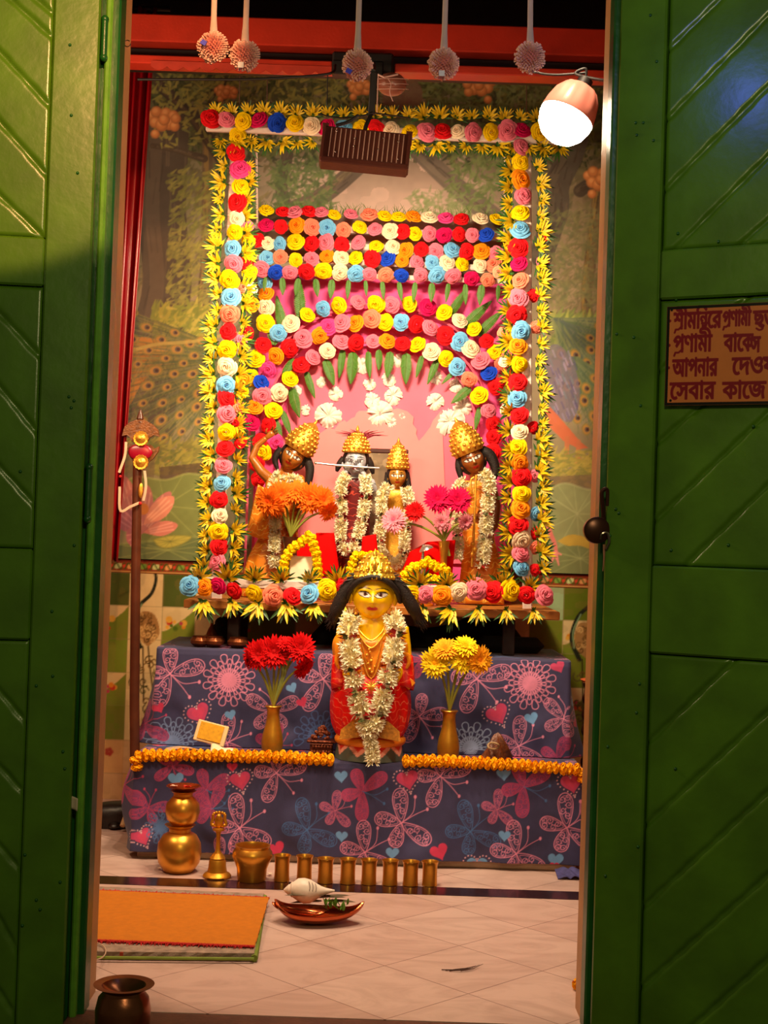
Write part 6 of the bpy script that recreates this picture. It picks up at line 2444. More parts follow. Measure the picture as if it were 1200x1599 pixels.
# ---- orange gerberas on the shelf in a squat dark vase
c = at(452, 905, 4.845)
c.z = Zp + .001
dv = thing('dark_vase', c, 'dark brown vase of orange gerberas behind the yellow string at left', 'vase')
hv = at(452, 838, 4.845).z - c.z
MB().lathe([(.0, 0), (.028, .0), (.034, .02), (.034, .05), (.026, hv * .6), (.022, hv * .85), (.030, hv), (.027, hv), (.018, hv * .85), (.0, hv * .8)], c, 32).build('vase_body', mat('dark_brown_glaze', '4a2414', rough=.3, var=.2), dv)
mO = c + Vector((0, 0, hv))
for x, y, d, lab, fc in ((420, 782, 44, 'orange gerbera at the far left of the orange bunch', (-.5, -1, -.1)), (440, 772, 44, 'orange gerbera second from the left in the orange bunch', (-.1, -1, .1)), (463, 768, 40, 'orange gerbera at the top centre of the orange bunch', (0, -.8, .5)),
                         (484, 778, 46, 'large orange gerbera right of centre in the orange bunch', (.2, -1, -.1)), (504, 780, 40, 'orange gerbera at the upper right of the orange bunch', (.6, -.9, .0)), (513, 798, 34, 'drooping orange gerbera at the far right of the orange bunch', (.7, -.7, -.6)), (428, 790, 36, 'low orange gerbera at the left of the orange bunch', (-.4, -.8, -.5))):
    gerbera(x, y, 4.81, mO, 'orange', d, lab, 'orange gerberas', fc)
# ---- pink gerberas in a brass vase before the red cushion
c = at(692, 905, 4.81)
c.z = Zp + .001
pv = thing('brass_vase', c, 'slim brass vase of pink gerberas in front of the red cushion', 'vase')
hv = at(692, 845, 4.81).z - c.z
MB().lathe([(.0, 0), (.020, .0), (.022, .01), (.013, .03), (.0115, hv * .55), (.012, hv * .75), (.019, hv), (.017, hv), (.010, hv * .8), (.0, hv * .7)], c, 32).build('vase_body', brass, pv)
mP = c + Vector((0, 0, hv))
for x, y, k, d, lab, fc in ((684, 779, 'magenta', 42, 'magenta gerbera with dark eye at the centre of the pink bunch', (0, -1, .1)), (716, 781, 'magenta', 40, 'magenta gerbera at the right of the pink bunch', (.15, -1, .15)), (648, 799, 'red', 30, 'small red gerbera at the left of the pink bunch', (-.2, -1, .1)),
                         (690, 815, 'pink', 26, 'pale pink gerbera low in the centre of the pink bunch', (0, -1, -.2)), (727, 815, 'pink', 26, 'pale pink gerbera low at the right of the pink bunch', (.5, -.9, -.2)), (616, 812, 'pink', 40, 'open pale pink gerbera leaning left before the small golden idol', (-.5, -1, .3))):
    gerbera(x, y, 4.78, mP, k, d, lab, 'pink gerberas', fc)
# silver cup on its side near that vase
c = at(664, 852, 4.80)
cu = MB().lathe([(.0, -.004), (.012, .0), (.022, .008), (.026, .016), (.024, .016), (.012, .004), (.0, .002)], c, 28, Matrix.Rotation(2.75, 3, 'Y'))
cu.tube([Vector((c.x - .006, c.y, Zp + .001)), Vector((c.x - .006, c.y, c.z + .004))], [.014, .004], 14)
tag(cu.build('silver_cup', silver), 'upturned silver cup on a foot left of the slim brass vase', 'cup')

# ================================================================== THE LOW STEP
yG = YS - .002
Gp = lambda x, y: at(x, y, yG)
bead_garland('marigold_garland', [Gp(214, 1198), Gp(213, 1186), Gp(222, 1180), Gp(300, 1179), Gp(400, 1181), Gp(480, 1184), Gp(525, 1187)], .042, mari_o, 'left marigold string along the edge of the low step', group='marigold strings on the low step', squash=.62)
bead_garland('marigold_garland', [Gp(634, 1188), Gp(700, 1189), Gp(800, 1194), Gp(880, 1200), Gp(902, 1202), Gp(911, 1208), Gp(913, 1226)], .042, mari_o, 'right marigold string along the edge of the low step', group='marigold strings on the low step', squash=.62)
# prayer papers and a yellow packet
c = onz(328, 1172, ZS)
pk_ = thing('yellow_packet', (c.x, 4.47, ZS), 'yellow and cream paper packet leaning at the left end of the low step', 'packet')
q = Matrix.Rotation(-.25, 3, 'X') @ Matrix.Rotation(.22, 3, 'Y')
MB().obox(at(330, 1148, 4.46) + Vector((0, 0, .006)), q, (.050, .006, .033), .002).build('packet_body', mat('cream_packet_paper', 'e8c890', rough=.6, var=.1), pk_, smooth=False)
MB().obox(at(329, 1147, 4.453) + Vector((0, 0, .007)), q, (.038, .0012, .027), .0008).build('yellow_label', mat('amber_print', 'e0a010', rough=.5, var=.2, scale=120), pk_, smooth=False)
nb = MB()
c0 = onz(295, 1168, ZS)
nb.grid(lambda u, v: Vector((c0.x - .06 + .125 * u, 4.385 + .08 * v, ZS + .004 + .012 * sin(u * 3) * (1 - u * .3) + .008 * sin(v * 3 + u * 2))), 20, 12)
o = nb.build('newspaper_fold', mat('tan_newsprint', 'c8a07c', rough=.85, var=.25, scale=90))
o.modifiers.new('thick', 'SOLIDIFY').thickness = .003
tag(o, 'crumpled tan paper lying behind the left marigold string', 'paper')
nb = MB()
c0 = at(344, 1160, 4.40)
nb.grid(lambda u, v: Vector((c0.x - .03 + .075 * u, 4.385 + .04 * v, ZS + .003 + .028 * v * (1 - u * .6) + .003 * sin(u * 9))), 12, 8)
o = nb.build('cream_paper', mat('pale_cream_paper', 'f0d8b0', rough=.8, var=.1))
o.modifiers.new('thick', 'SOLIDIFY').thickness = .001
tag(o, 'pale cream paper sheet under the yellow packet', 'paper')
# small carved wooden box-shrine
c = onz(502, 1180, ZS)
c = Vector((at(502, 1180, 4.46).x, 4.46, ZS + .001))
ws = thing('carved_box', c, 'small carved brown metal box with ornate lid left of the yellow idol', 'box')
carv = mat('carved_brown_copper', '7a3a20', rough=.35, metal=.6, var=.5, scale=160, bump=.8, bscale=260)
b = MB().box((c.x - .036, c.y - .028, c.z), (c.x + .036, c.y + .028, c.z + .042), .004)
for k in range(14):
    x = c.x - .030 + .06 * k / 13
    b.ball(Vector((x, c.y - .029, c.z + .012 + .018 * (k % 2))), (.005, .004, .007), 8, 6)
for k in range(2):
    b.tube([Vector((c.x - .036, c.y - .03, c.z + .004 + .034 * k)), Vector((c.x + .036, c.y - .03, c.z + .004 + .034 * k))], .003, 6)
b.build('box_body', carv, ws)
b = MB().box((c.x - .046, c.y - .034, c.z + .042), (c.x + .046, c.y + .034, c.z + .050), .003)
for k in range(46):
    a, t = R.uniform(0, 6.28), R.random()
    rr = .030 * (1 - t) + .004
    b.ball(Vector((c.x + rr * cos(a), c.y + rr * .8 * sin(a), c.z + .052 + .038 * t)), R.uniform(.004, .0075), 7, 5)
b.build('lid', carv, ws)
# brown carved mask-like trinket on the right
c = Vector((at(775, 1182, 4.45).x, 4.45, ZS + .001))
tk = MB()


def trink(u, v):
    a = 2 * pi * u
    t = v
    r_ = .046 * (1 - t) ** .6 * (1 + .22 * sin(3 * a + 4 * t) + .10 * sin(7 * a + 9 * t))
    return c + Vector((r_ * cos(a) + .004 * t, r_ * sin(a) * .8, .092 * t))


tk.grid(trink, 40, 16, close_u=True)
tt = thing('carved_trinket', c, 'small pointed carved brown trinket with a pale ring at the right of the low step', 'trinket')
tk.build('trinket_body', mat('carved_dark_wood', '6a3416', rough=.45, var=.5, scale=70, bump=.7, bscale=90), tt)
p = at(771, 1165, 4.402)
MB().tube([p + Vector((.017 * cos(a), -.004 * sin(a * 2), .010 * sin(a))) for a in [2 * pi * k / 20 for k in range(21)]], .0035, 8).build('pale_ring', mat('tan_wood_ring', 'a08058', rough=.5), tt)

# ================================================================== BRASS ON THE FLOOR
def floor_at(px, py):
    return onz(px, py, .0015)


pot_g = 'brass pots on the floor'
c = floor_at(279, 1360)
s_ = F / c.y
h = lambda pxs: pxs / s_
pa = thing('brass_pot', c, 'large round brass pot on the floor, lowest of the stack', 'pot', pot_g)
MB().lathe([(0, 0), (h(22), 0), (h(24), h(2)), (h(26), h(5)), (h(32), h(14)), (h(34.5), h(28)), (h(33), h(44)), (h(26), h(56)), (h(17), h(61)), (h(17), h(66)), (h(22), h(70)), (h(24), h(72)), (h(22), h(72)), (h(14), h(68)), (h(13), h(60)), (0, h(56))], c, 56).build('pot_body', brass, pa)
c2 = c + Vector((h(3), 0, h(70.5)))
pb = thing('brass_pot', c2, 'smaller brass pot standing on the mouth of the large one', 'pot', pot_g)
MB().lathe([(0, 0), (h(15), 0), (h(17), h(3)), (h(24), h(10)), (h(27), h(22)), (h(25.5), h(34)), (h(18), h(43)), (h(15), h(46)), (h(15), h(50)), (h(20), h(54)), (h(18), h(54)), (h(12), h(49)), (0, h(44))], c2, 56).build('pot_body', brass, pb)
c3 = c2 + Vector((0, 0, h(54.5)))
pd = thing('copper_saucer', c3, 'shallow copper saucer with petals on top of the stacked brass pots', 'saucer')
MB().lathe([(0, 0), (h(14), 0), (h(22), h(4)), (h(27), h(7)), (h(26), h(7.6)), (h(20), h(5)), (0, h(2))], c3, 40).build('saucer_body', mat('bright_copper', 'b8582a', rough=.25, metal=.9, var=.2), pd)
for k, (x, y, rr, cc, lab) in enumerate(((6, -4, 8, 'd83418', 'orange red flower resting in the copper saucer'), (-14, -2, 7, 'e8b8a0', 'pale pink petals at the left of the copper saucer'))):
    q = c3 + Vector((h(x), h(y), h(5)))
    fb_ = MB()
    for j in range(16):
        a = j * 2.4
        blade(fb_, (cos(a), sin(a), R.uniform(.2, 1)), h(rr) * R.uniform(.7, 1.2), h(2.6), -.002, q)
    tag(fb_.build('loose_flower', mat('loose_petals_' + str(k), cc, rough=.7, var=.2)), lab, 'flower')
# hand bell with an ornate handle
c = floor_at(339, 1369)
bl = thing('hand_bell', c, 'brass hand bell with ornate figured handle on the floor', 'bell')
MB().lathe([(0, 0), (h(21), 0), (h(22), h(2)), (h(20), h(5)), (h(15), h(8)), (h(13.5), h(16)), (h(13), h(24)), (h(11.5), h(27)), (h(12), h(29)), (h(9), h(33)), (h(7), h(36)), (0, h(37))], c, 48).build('bell_body', brass_d, bl)
b = MB().lathe([(h(6), h(36)), (h(4), h(40)), (h(3), h(52)), (h(3.4), h(66)), (h(5), h(70)), (h(9), h(71)), (h(9), h(74)), (h(4), h(75))], c, 24)
b.ball(c + Vector((0, 0, h(84))), (h(7), h(5.5), h(10)), 16, 12)
b.ball(c + Vector((0, -h(3), h(92))), (h(4.4), h(4.4), h(5)), 12, 10)
for s in (-1, 1):
    b.tube(bez([c + Vector((s * h(4), 0, h(78))), c + Vector((s * h(11), -h(1), h(80))), c + Vector((s * h(9), 0, h(88))), c + Vector((s * h(9), 0, h(95)))], 10), [h(2.6)] * 11, 8)
    b.ball(c + Vector((s * h(9), -h(2), h(79))), h(3), 8, 6)
for k in range(7):
    a = pi * (k / 6)
    b.ball(c + Vector((h(9) * cos(a), h(1), h(94) + h(4) * sin(a))), h(2.6), 8, 6)
b.build('handle', brass_d, bl)
# wide mouthed bowl
c = floor_at(393, 1374)
bo = thing('brass_bowl', c, 'wide mouthed waisted brass bowl between the bell and the tumblers', 'bowl')
MB().lathe([(0, 0), (h(21), 0), (h(22), h(3)), (h(23), h(18)), (h(27), h(28)), (h(31), h(37)), (h(30), h(43)), (h(26), h(49)), (h(27), h(53)), (h(25), h(53)), (h(23), h(48)), (h(25), h(38)), (h(18), h(14)), (0, h(10))], c, 56).build('bowl_body', brass, bo)
# eight tumblers
tpos = [(440, 1375), (475, 1376), (508, 1378), (543, 1379), (576, 1380), (609, 1381), (641, 1382), (671, 1382)]
tl_ = ['first tumbler from the brass bowl', 'second tumbler from the brass bowl', 'third tumbler from the brass bowl', 'fourth tumbler from the brass bowl', 'fourth tumbler from the right end of the row', 'third tumbler from the right end of the row', 'second tumbler from the right end of the row', 'tumbler at the right end of the row']
tm = MB().lathe([(0, 0), (.0215, 0), (.0225, .0015), (.0215, .008), (.0208, .03), (.0212, .058), (.0232, .067), (.0252, .0705), (.0245, .0705), (.0222, .066), (.0198, .055), (.0195, .006), (0, .005)], (0, 0, 0), 44).mesh('tumbler')
tm.materials.append(brass)
tm.set_sharp_from_angle(angle=radians(40))
for i, (x, y) in enumerate(tpos):
    o = inst('brass_tumbler', tm, None, floor_at(x, y), (0, 0, i), (1.02, 1.02, (1.05, 1.05, 1, 1, 1, 1, .98, .98)[i]))
    tag(o, 'small flared brass ' + tl_[i], 'tumbler', 'row of brass tumblers')
# white flower scraps on the floor
for n_, (x, y, lab) in enumerate(((422, 1367, 'small white flower scrap between the brass bowl and the first tumbler'), (249, 1358, 'small pale petal scrap left of the large brass pot'))):
    q = floor_at(x, y)
    b = MB()
    for j in range(7):
        a = j * .9
        blade(b, (cos(a), sin(a), .5), .010, .004, .001, q + Vector((0, 0, .001)))
    tag(b.build('flower_scrap', mat('white_petal_scrap', 'f0d8c4', rough=.7)), lab, 'petal')

# ---- conch on folded leaves, resting in the copper boat vessel
cop = mat('polished_copper', 'b85a34', rough=.22, metal=.95, var=.2, scale=20, bump=.08)
c = floor_at(492, 1440)
s_ = F / c.y


def boat(Lh, w, dp, org, rot, end=.8, th=.0022):
    """a leaf-shaped copper vessel: round bottom, pointed raised ends, open above, with a real wall"""
    mb = MB()
    nu, nv = 64, 12
    for inner in (0, 1):
        for j in range(nv + 1):
            t = j / nv
            for i in range(nu):
                f = 2 * pi * i / nu
                cx_, sy_ = cos(f), sin(f)
                x = Lh * (cx_ if cx_ < 0 else cx_ * 1.12)
                y = w * sy_ * abs(sy_) ** .45 * (1.15 - .25 * cx_)
                rz = dp * (1 + end * abs(cx_) ** 5 - .10 * (1 - abs(cx_)))
                g_ = sin(t * pi / 2) ** .8
                k = 1 - inner * th / max(w, .01)
                z = rz * (1 - cos(t * pi / 2)) ** .85 + inner * th * (1 - t)
                mb.v.append(org + rot @ Vector((x * g_ * k, y * g_ * k, z)))
    N_ = (nv + 1) * nu
    for inner in (0, 1):
        for j in range(nv):
            for i in range(nu):
                q = (inner * N_ + j * nu + i, inner * N_ + j * nu + (i + 1) % nu, inner * N_ + (j + 1) * nu + (i + 1) % nu, inner * N_ + (j + 1) * nu + i)
                mb.f.append(q[::-1] if not inner else q)
    for i in range(nu):
        a, c_ = nv * nu + i, nv * nu + (i + 1) % nu
        mb.f.append((a, c_, N_ + c_, N_ + a))
    mb.mi, mb.t, mb.c = [0] * len(mb.f), [0.0] * len(mb.v), [(1, 1, 1)] * len(mb.v)
    return mb


kb = thing('copper_vessel', c, 'boat shaped copper offering vessel on the marble floor', 'vessel')
mn = boat(66 / s_, 34 / s_, 19 / s_, Vector((c.x + 2 / s_, c.y, .001)), Matrix.Rotation(.02, 3, 'Z'))
zmin = min(p.z for p in mn.v)
for p in mn.v:
    p.z += .0015 - zmin
mn.build('vessel_body', cop, kb, angle=60)
ks = boat(40 / s_, 12 / s_, 7 / s_, Vector((c.x - 30 / s_, c.y - .008, 13 / s_)), Matrix.Rotation(-.12, 3, 'Z') @ Matrix.Rotation(.12, 3, 'Y'))
tag(ks.build('copper_spoon', cop, angle=60), 'small leaf shaped copper ladle lying inside the copper vessel', 'ladle')
lv = mat('dry_dark_leaves', '5a4a34', rough=.7, var=.3)
gl_ = mat('fresh_basil_green', '5a8a24', rough=.5, var=.2)
b = MB()
for k in range(7):
    p = Vector((c.x + R.uniform(-40, 30) / s_, c.y + R.uniform(.01, .05), .045 + .004 * k))
    blade(b, (R.choice((-1, 1)), R.uniform(-.3, .3), R.uniform(-.1, .15)), .085, .013, .004, p)
tag(b.build('dry_leaves', lv), 'dry dark leaves bridging the copper vessel under the conch', 'leaves', None, 'stuff')
b = MB()
for k in range(20):
    p = Vector((c.x + R.uniform(12, 52) / s_, c.y + R.uniform(-.03, .01), .040 + R.uniform(0, .012)))
    blade(b, (R.uniform(-1, 1), R.uniform(-.6, .2), R.uniform(.3, 1.2)), R.uniform(.016, .03), .005, .003, p)
tag(b.build('basil_sprigs', gl_), 'fresh green basil sprigs in the right half of the copper vessel', 'leaves', None, 'stuff')
b = MB()
p = floor_at(478, 1446)
blade(b, (1, .25, .12), .045, .007, .002, p + Vector((0, 0, .003)))
tag(b.build('green_leaf', gl_), 'single green leaf on the floor below the copper vessel', 'leaf')
# the conch itself: a swollen whorl with a spire to the left and a canal to the right
cc = Vector((at(481, 1392, c.y + .03).x, c.y + .03, at(481, 1391, c.y + .03).z))
cn = thing('conch_shell', Vector((cc.x, cc.y, cc.z - .03)), 'white conch shell lying across the copper vessel', 'shell')
mb = MB()
prof = [(-38, 1), (-34, 5), (-30, 8.5), (-29, 8), (-25, 12), (-24, 11.5), (-16, 17), (-6, 18.5), (4, 17), (12, 12.5), (20, 8), (28, 5), (36, 3), (42, 1.5)]
n = 40
for x, r0 in prof:
    for k in range(n):
        q = 2 * pi * k / n
        rr = r0 / s_ * (1 + .10 * cos(q + x * .05) + (.12 * max(0, cos(q - 4.2)) if -12 < x < 30 else 0))
        mb.v.append(cc + Vector((x / s_, rr * cos(q), rr * sin(q) + (-x * .10 if x > 10 else 0) / s_ * -1 * .4)))
for i in range(len(prof) - 1):
    for k in range(n):
        mb.f.append((i * n + k, i * n + (k + 1) % n, (i + 1) * n + (k + 1) % n, (i + 1) * n + k))
mb.f += [tuple(range(n)), tuple((len(prof) - 1) * n + k for k in range(n))[::-1]]
mb.mi, mb.t, mb.c = [0] * len(mb.f), [0.0] * len(mb.v), [(1, 1, 1)] * len(mb.v)
mb.build('shell_body', mat('conch_white', 'ecd8c8', rough=.4, var=.12, scale=30), cn)
wm = MB()
for x in (2, 7, 12):
    wm.tube([cc + Vector(((x + 2.0 * sin(a * 3)) / s_, -18.6 / s_ * cos(a), (18.4 - .35 * x) / s_ * sin(a) * .98 + .001)) for a in [.2 + .16 * k for k in range(7)]], .0007, 5)
wm.build('carved_lines', mat('conch_ink_lines', '5a4038', rough=.6), cn)

# ---- mats
def slab(name, pts, z0, z1, m, label, cat, parent=None, wob=.0015):
    P_ = [onz(x, y, z0) for x, y in pts]
    mb = MB()
    n_ = 26
    edge = []
    for i in range(4):
        a, b_ = P_[i], P_[(i + 1) % 4]
        edge += [a.lerp(b_, k / n_) for k in range(n_)]
    L_ = len(edge)
    cx = sum((p for p in P_), Vector()) / 4
    for t, z in ((1.0, z0), (1.004, (z0 + z1) / 2), (1.0, z1)):
        for p in edge:
            q = cx + (p - cx) * t
            mb.v.append(Vector((q.x + R.uniform(-wob, wob), q.y + R.uniform(-wob, wob), z)))
    for j in range(2):
        for i in range(L_):
            mb.f.append((j * L_ + i, j * L_ + (i + 1) % L_, (j + 1) * L_ + (i + 1) % L_, (j + 1) * L_ + i))
    mb.f += [tuple(range(L_))[::-1], tuple(2 * L_ + i for i in range(L_))]
    mb.mi, mb.t, mb.c = [0] * len(mb.f), [0.0] * len(mb.v), [(1, 1, 1)] * len(mb.v)
    o = mb.build(name, m, parent, smooth=False)
    return o, P_


um = thing('folded_blanket', onz(270, 1499, .002), 'folded greyish woven blanket with green edge under the orange mat', 'blanket')
slab('blanket_body', [(60, 1497), (397, 1501), (412, 1406), (100, 1392)], .0015, .020, mat('grey_woven_wool', '9a8070', rough=.9, var=.35, scale=50, bump=.4, bscale=300), None, None, um)
e = MB()
for a, b_ in (((397, 1502), (413, 1406)), ((60, 1500), (397, 1503))):
    p, q = onz(*a, .002), onz(*b_, .002)
    e.tube([p.lerp(q, k / 12) + Vector((0, 0, .008)) for k in range(13)], .0085 if a[0] > 300 else .004, 8)
e.build('green_edging', mat('olive_green_edging', '74842a', rough=.8, var=.2), um)
for x in (190, 330):
    p, q = onz(x, 1499, .0), onz(x + 8, 1484, .02)
    MB().box((p.x - .004, p.y - .005, .004), (p.x + .004, p.y + .002, .019)).build('red_stripe', mat('brick_red_stripe', 'b0452c', rough=.9), um, smooth=False)
om = thing('orange_mat', onz(270, 1480, .02), 'orange prayer mat with frayed red edge lying on the folded blanket', 'mat')
mo_, P_ = slab('mat_body', [(60, 1467), (397, 1480), (420, 1404), (120, 1391)], .0212, .0265, mat('orange_wool_mat', 'c06c00', rough=.95, var=.10, scale=60, bump=.3, bscale=400), None, None, om)
fr = MB()
for i, (a, b_) in enumerate(((0, 1), (2, 3))):
    p, q = P_[a], P_[b_]
    n_ = 260
    for k in range(n_):
        w = p.lerp(q, k / n_) + Vector((0, 0, .0045 - .001))
        s__ = -1 if i == 0 else 1
        fr.tube([w + Vector((0, -s__ * .004, .001)), w + Vector((R.uniform(-.006, .006), s__ * R.uniform(.003, .016), R.uniform(-.006, .003)))], [.0016, .0006], 4)
    fr.tube([p + Vector((0, 0, .003)), q + Vector((0, 0, .003))], .0028, 6)
tag(fr.build('frayed_edge', mat('red_fringe', 'b81414', rough=.9, var=.2), om), kind='stuff')
fr = MB().tube([P_[3] + Vector((-.02, 0, .004)), P_[3] + Vector((-.035, -.12, .004))], .006, 6)
fr.build('red_corner', mat('red_fringe', 'b81414'), om)
wl_ = MB().tube([onz(150 + 17 * cos(a), 1483 + 13 * sin(a), .025) + Vector((0, -.012, 0)) for a in [-2.2 + .25 * k for k in range(17)]], .0015, 6)
tag(wl_.build('wire_loop', mat('pale_wire', 'c8a890', rough=.4)), 'thin pale wire loop at the left end of the folded blanket', 'wire')

# ---- copper pot by the threshold
c = onz(190, 1640, .0)
s_ = F / c.y
hh = lambda q: q / s_
c.z = .001
cp = thing('copper_pot', c, 'dark copper water pot with a broad flat rim by the threshold at lower left', 'pot')
top = at(190, 1537, c.y).z
MB().lathe([(0, 0), (hh(30), 0), (hh(36), .01), (hh(42), top * .3), (hh(43), top * .62), (hh(39), top * .80), (hh(33), top * .87), (hh(32), top * .91), (hh(38), top * .965), (hh(46), top * .99), (hh(47), top), (hh(34), top * .985), (hh(27), top * .9), (0, top * .8)], c, 56).build('pot_body', mat('dark_copper', '9a6048', rough=.28, metal=.95, var=.3, scale=14, bump=.06), cp)
# ---- twig, small petal by the right jamb
b = MB()
for k in range(6):
    p = onz(690 + k * 6, 1514 + (k % 3), .002)
    b.tube([p, p + Vector((.03, .004 * (k - 2), .003)), p + Vector((.055, .012 * (k - 2) + .01, .004))], [.0012, .001, .0004], 5)
tag(b.build('dry_twig', mat('dark_twig', '4a2c20', rough=.8)), 'thin dry forked twig on the marble floor', 'twig')
q = onz(912, 1560, .0) + Vector((0, .03, 0))
o = inst('fallen_marigold', mari_o, None, q + Vector((-.004, .03, .013)), (0, .5, 0), .03)
tag(o, 'single fallen marigold on the floor by the right jamb', 'flower')

# ================================================================== AT THE SIDES
# staff with a crescent head
YST = 4.58
st_ = thing('ceremonial_staff', onz(206, 1300, 0), 'tall dark wooden staff with a carved crescent head leaning at the left', 'staff')
stw = mat('dark_staff_wood', '5a2c1a', rough=.35, var=.3, scale=20)
S9 = F / YST
V9 = lambda x, y, d=0.0: at(x, y, YST + d)
foot = V9(212, 1310)
foot.z = .002
st_.location = foot
MB().tube([foot, V9(210, 1100), V9(212, 900), V9(215, 720), V9(219, 690)], [8 / S9, 7.6 / S9, 7.4 / S9, 7.2 / S9, 6.5 / S9], 14).build('shaft', stw, st_)
o_ = V9(219, 690)
cres = [(x - 219, 690 - y) for x, y in [(191, 682), (194, 668), (202, 660), (212, 656), (219, 655), (228, 657), (238, 662), (246, 670), (249, 681), (240, 679), (234, 683), (230, 690), (206, 690), (203, 683), (198, 680)]]
MB().prism([(a / S9, b / S9) for a, b in cres][::-1], o_ + Vector((0, -.008, 0)), (1, 0, 0), (0, 0, 1), -.02).build('crescent_head', mat('carved_brown_wood', '7a4418', rough=.4, var=.4, scale=80, bump=.5, bscale=160), st_, smooth=False)
cr2 = [(x - 219, 690 - y) for x, y in [(199, 700), (203, 712), (209, 722), (219, 728), (230, 724), (240, 716), (248, 704), (249, 696), (242, 700), (236, 694), (202, 694)]]
MB().prism([(a / S9, b / S9) for a, b in cr2][::-1], o_ + Vector((0, -.004, 0)), (1, 0, 0), (0, 0, 1), -.018).build('lower_crescent', mat('carved_brown_wood', '7a4418'), st_, smooth=False)
MB().lathe([(.010, -.012), (.007, -.004), (.012, .0), (.009, .012), (.0, .035)], V9(219, 654), 14).build('finial', stw, st_)
b = MB()
b.ball(V9(219, 706, -.012), (19 / S9, .008, 13 / S9), 24, 12)
b.build('red_boss', mat('crimson_enamel', 'a00828', rough=.3, var=.2), st_)
for y in (685, 722):
    m = MB()
    rx = Matrix.Rotation(radians(90), 3, 'X')
    m.lathe([(0, 0), (10 / S9, 0), (12 / S9, .002), (11 / S9, .006), (8 / S9, .005), (6 / S9, .009), (0, .012)], V9(220, y, -.022), 28, rx, lambda q, t: 1 + .04 * cos(q * 14))
    m.build('gold_disc', gold, st_)
m = MB()
m.ball(V9(220, 766, -.02), (4 / S9, .004, 12 / S9), 12, 8)
m.build('gold_drop', gold, st_)
m = MB()
for pts in ([(226, 735), (228, 760), (224, 782)], [(197, 690), (195, 712), (186, 738)], [(218, 785), (204, 791), (188, 797), (187, 760)]):
    q = bez([V9(x, y, -.026) for x, y in pts], 14)
    m.tube(q, 2.3 / S9, 6, True, None, .3)
m.build('white_ribbon', mat('cream_ribbon', 'd8b898', rough=.8), st_)
m = MB()
m.ball(V9(219, 786, -.024), .006, 10, 8)
m.ball(V9(188, 744, -.02), .005, 10, 8)
m.build('red_knots', mat('red_thread', 'c01818', rough=.8), st_)

# red curtain hanging inside the left jamb
ct = MB()
YCU = 4.6


def cur(u, v):
    xa = 176 + (150 - 176) * v
    xb = 246 + (186 - 246) * v
    p = at(xa + (xb - xa) * u, 14 + (878 - 14) * v, YCU)
    f_ = sin(u * 17 + .6 * sin(v * 3)) * .020 + .010 * sin(u * 39 + v * 2)
    return p + Vector((0, f_, 0))


ct.grid(cur, 90, 60)
o = ct.build('red_curtain', mat('dark_red_satin', '84040e', rough=.28, var=.15, scale=12, coat=.2), angle=None)
o.modifiers.new('thick', 'SOLIDIFY').thickness = .002
tag(o, 'gathered dark red satin curtain hanging inside the left door jamb', 'curtain')
rodp = at(200, 14, YCU)
rd = MB().tube([(-1.6, YCU, rodp.z + .004), (rodp.x + .14, YCU, rodp.z + .004)], .008, 10)
tag(rd.build('curtain_rod', black_iron), 'thin black rod holding the red curtain at the upper left', 'rod')
# dark bag and a wooden stick behind the altar's left end
b = MB()
bc = Vector((at(168, 1284, 4.80).x, 4.80, .002))
b.grid(lambda u, v: bc + Vector(((.15 - .06 * v) * cos(2 * pi * u) * (1 - v ** 3) + .05 * v, (.06) * sin(2 * pi * u) * (1 - v ** 3), .085 * (1 - (1 - v) ** 2) * (1 + .18 * sin(4 * pi * u + 1) * (1 - v) + .3 * cos(2 * pi * u) * (1 - v)))), 48, 14, close_u=True)
b.ball(bc + Vector((.035, -.055, .012)), (.022, .03, .012), 14, 8)
b.ball(bc + Vector((-.03, -.055, .014)), (.026, .03, .014), 14, 8)
o = b.build('dark_bag', mat('black_leather', '1a0e0c', rough=.4, var=.4, bump=.3, bscale=40))
tag(o, 'slumped black bag on the floor behind the left end of the altar', 'bag')
b = MB().tube([at(191, 1290, 4.70), at(196, 1276, 4.72), at(202, 1258, 4.74)], [.0085, .0085, .0085], 12)
zm = min(p.z for p in b.v)
for p in b.v:
    p.z += .002 - zm if zm < .002 else 0
tag(b.build('wooden_peg', mat('pale_wood_peg', 'd0a878', rough=.6, var=.2)), 'pale round wooden peg leaning on the black bag', 'peg')
# turned side stand with an orange red top at the right
sc = Vector((at(945, 1064, 4.62).x, 4.62, .001))
ss = thing('side_stand', sc, 'slim turned brown stand with an orange red round top at the right jamb', 'stand')
zt = at(910, 1062, 4.62).z
MB().lathe([(0, -.012), (.055, -.012), (.075, -.004), (.08, .002), (.072, .004), (0, .002)], Vector((sc.x, sc.y, zt)), 40).build('round_top', mat('orange_red_plate', 'd85a28', rough=.35, var=.15), ss)
pr_ = []
nseg = 60
for k in range(nseg + 1):
    z = (zt - .014) * k / nseg
    pr_.append((.012 + .009 * abs(sin(k * .55)) ** 2, z))
for dx in (-.045, .045):
    for dy in (-.04, .05):
        MB().lathe(pr_, sc + Vector((dx, dy, 0)), 14).build('turned_leg', stw, ss)

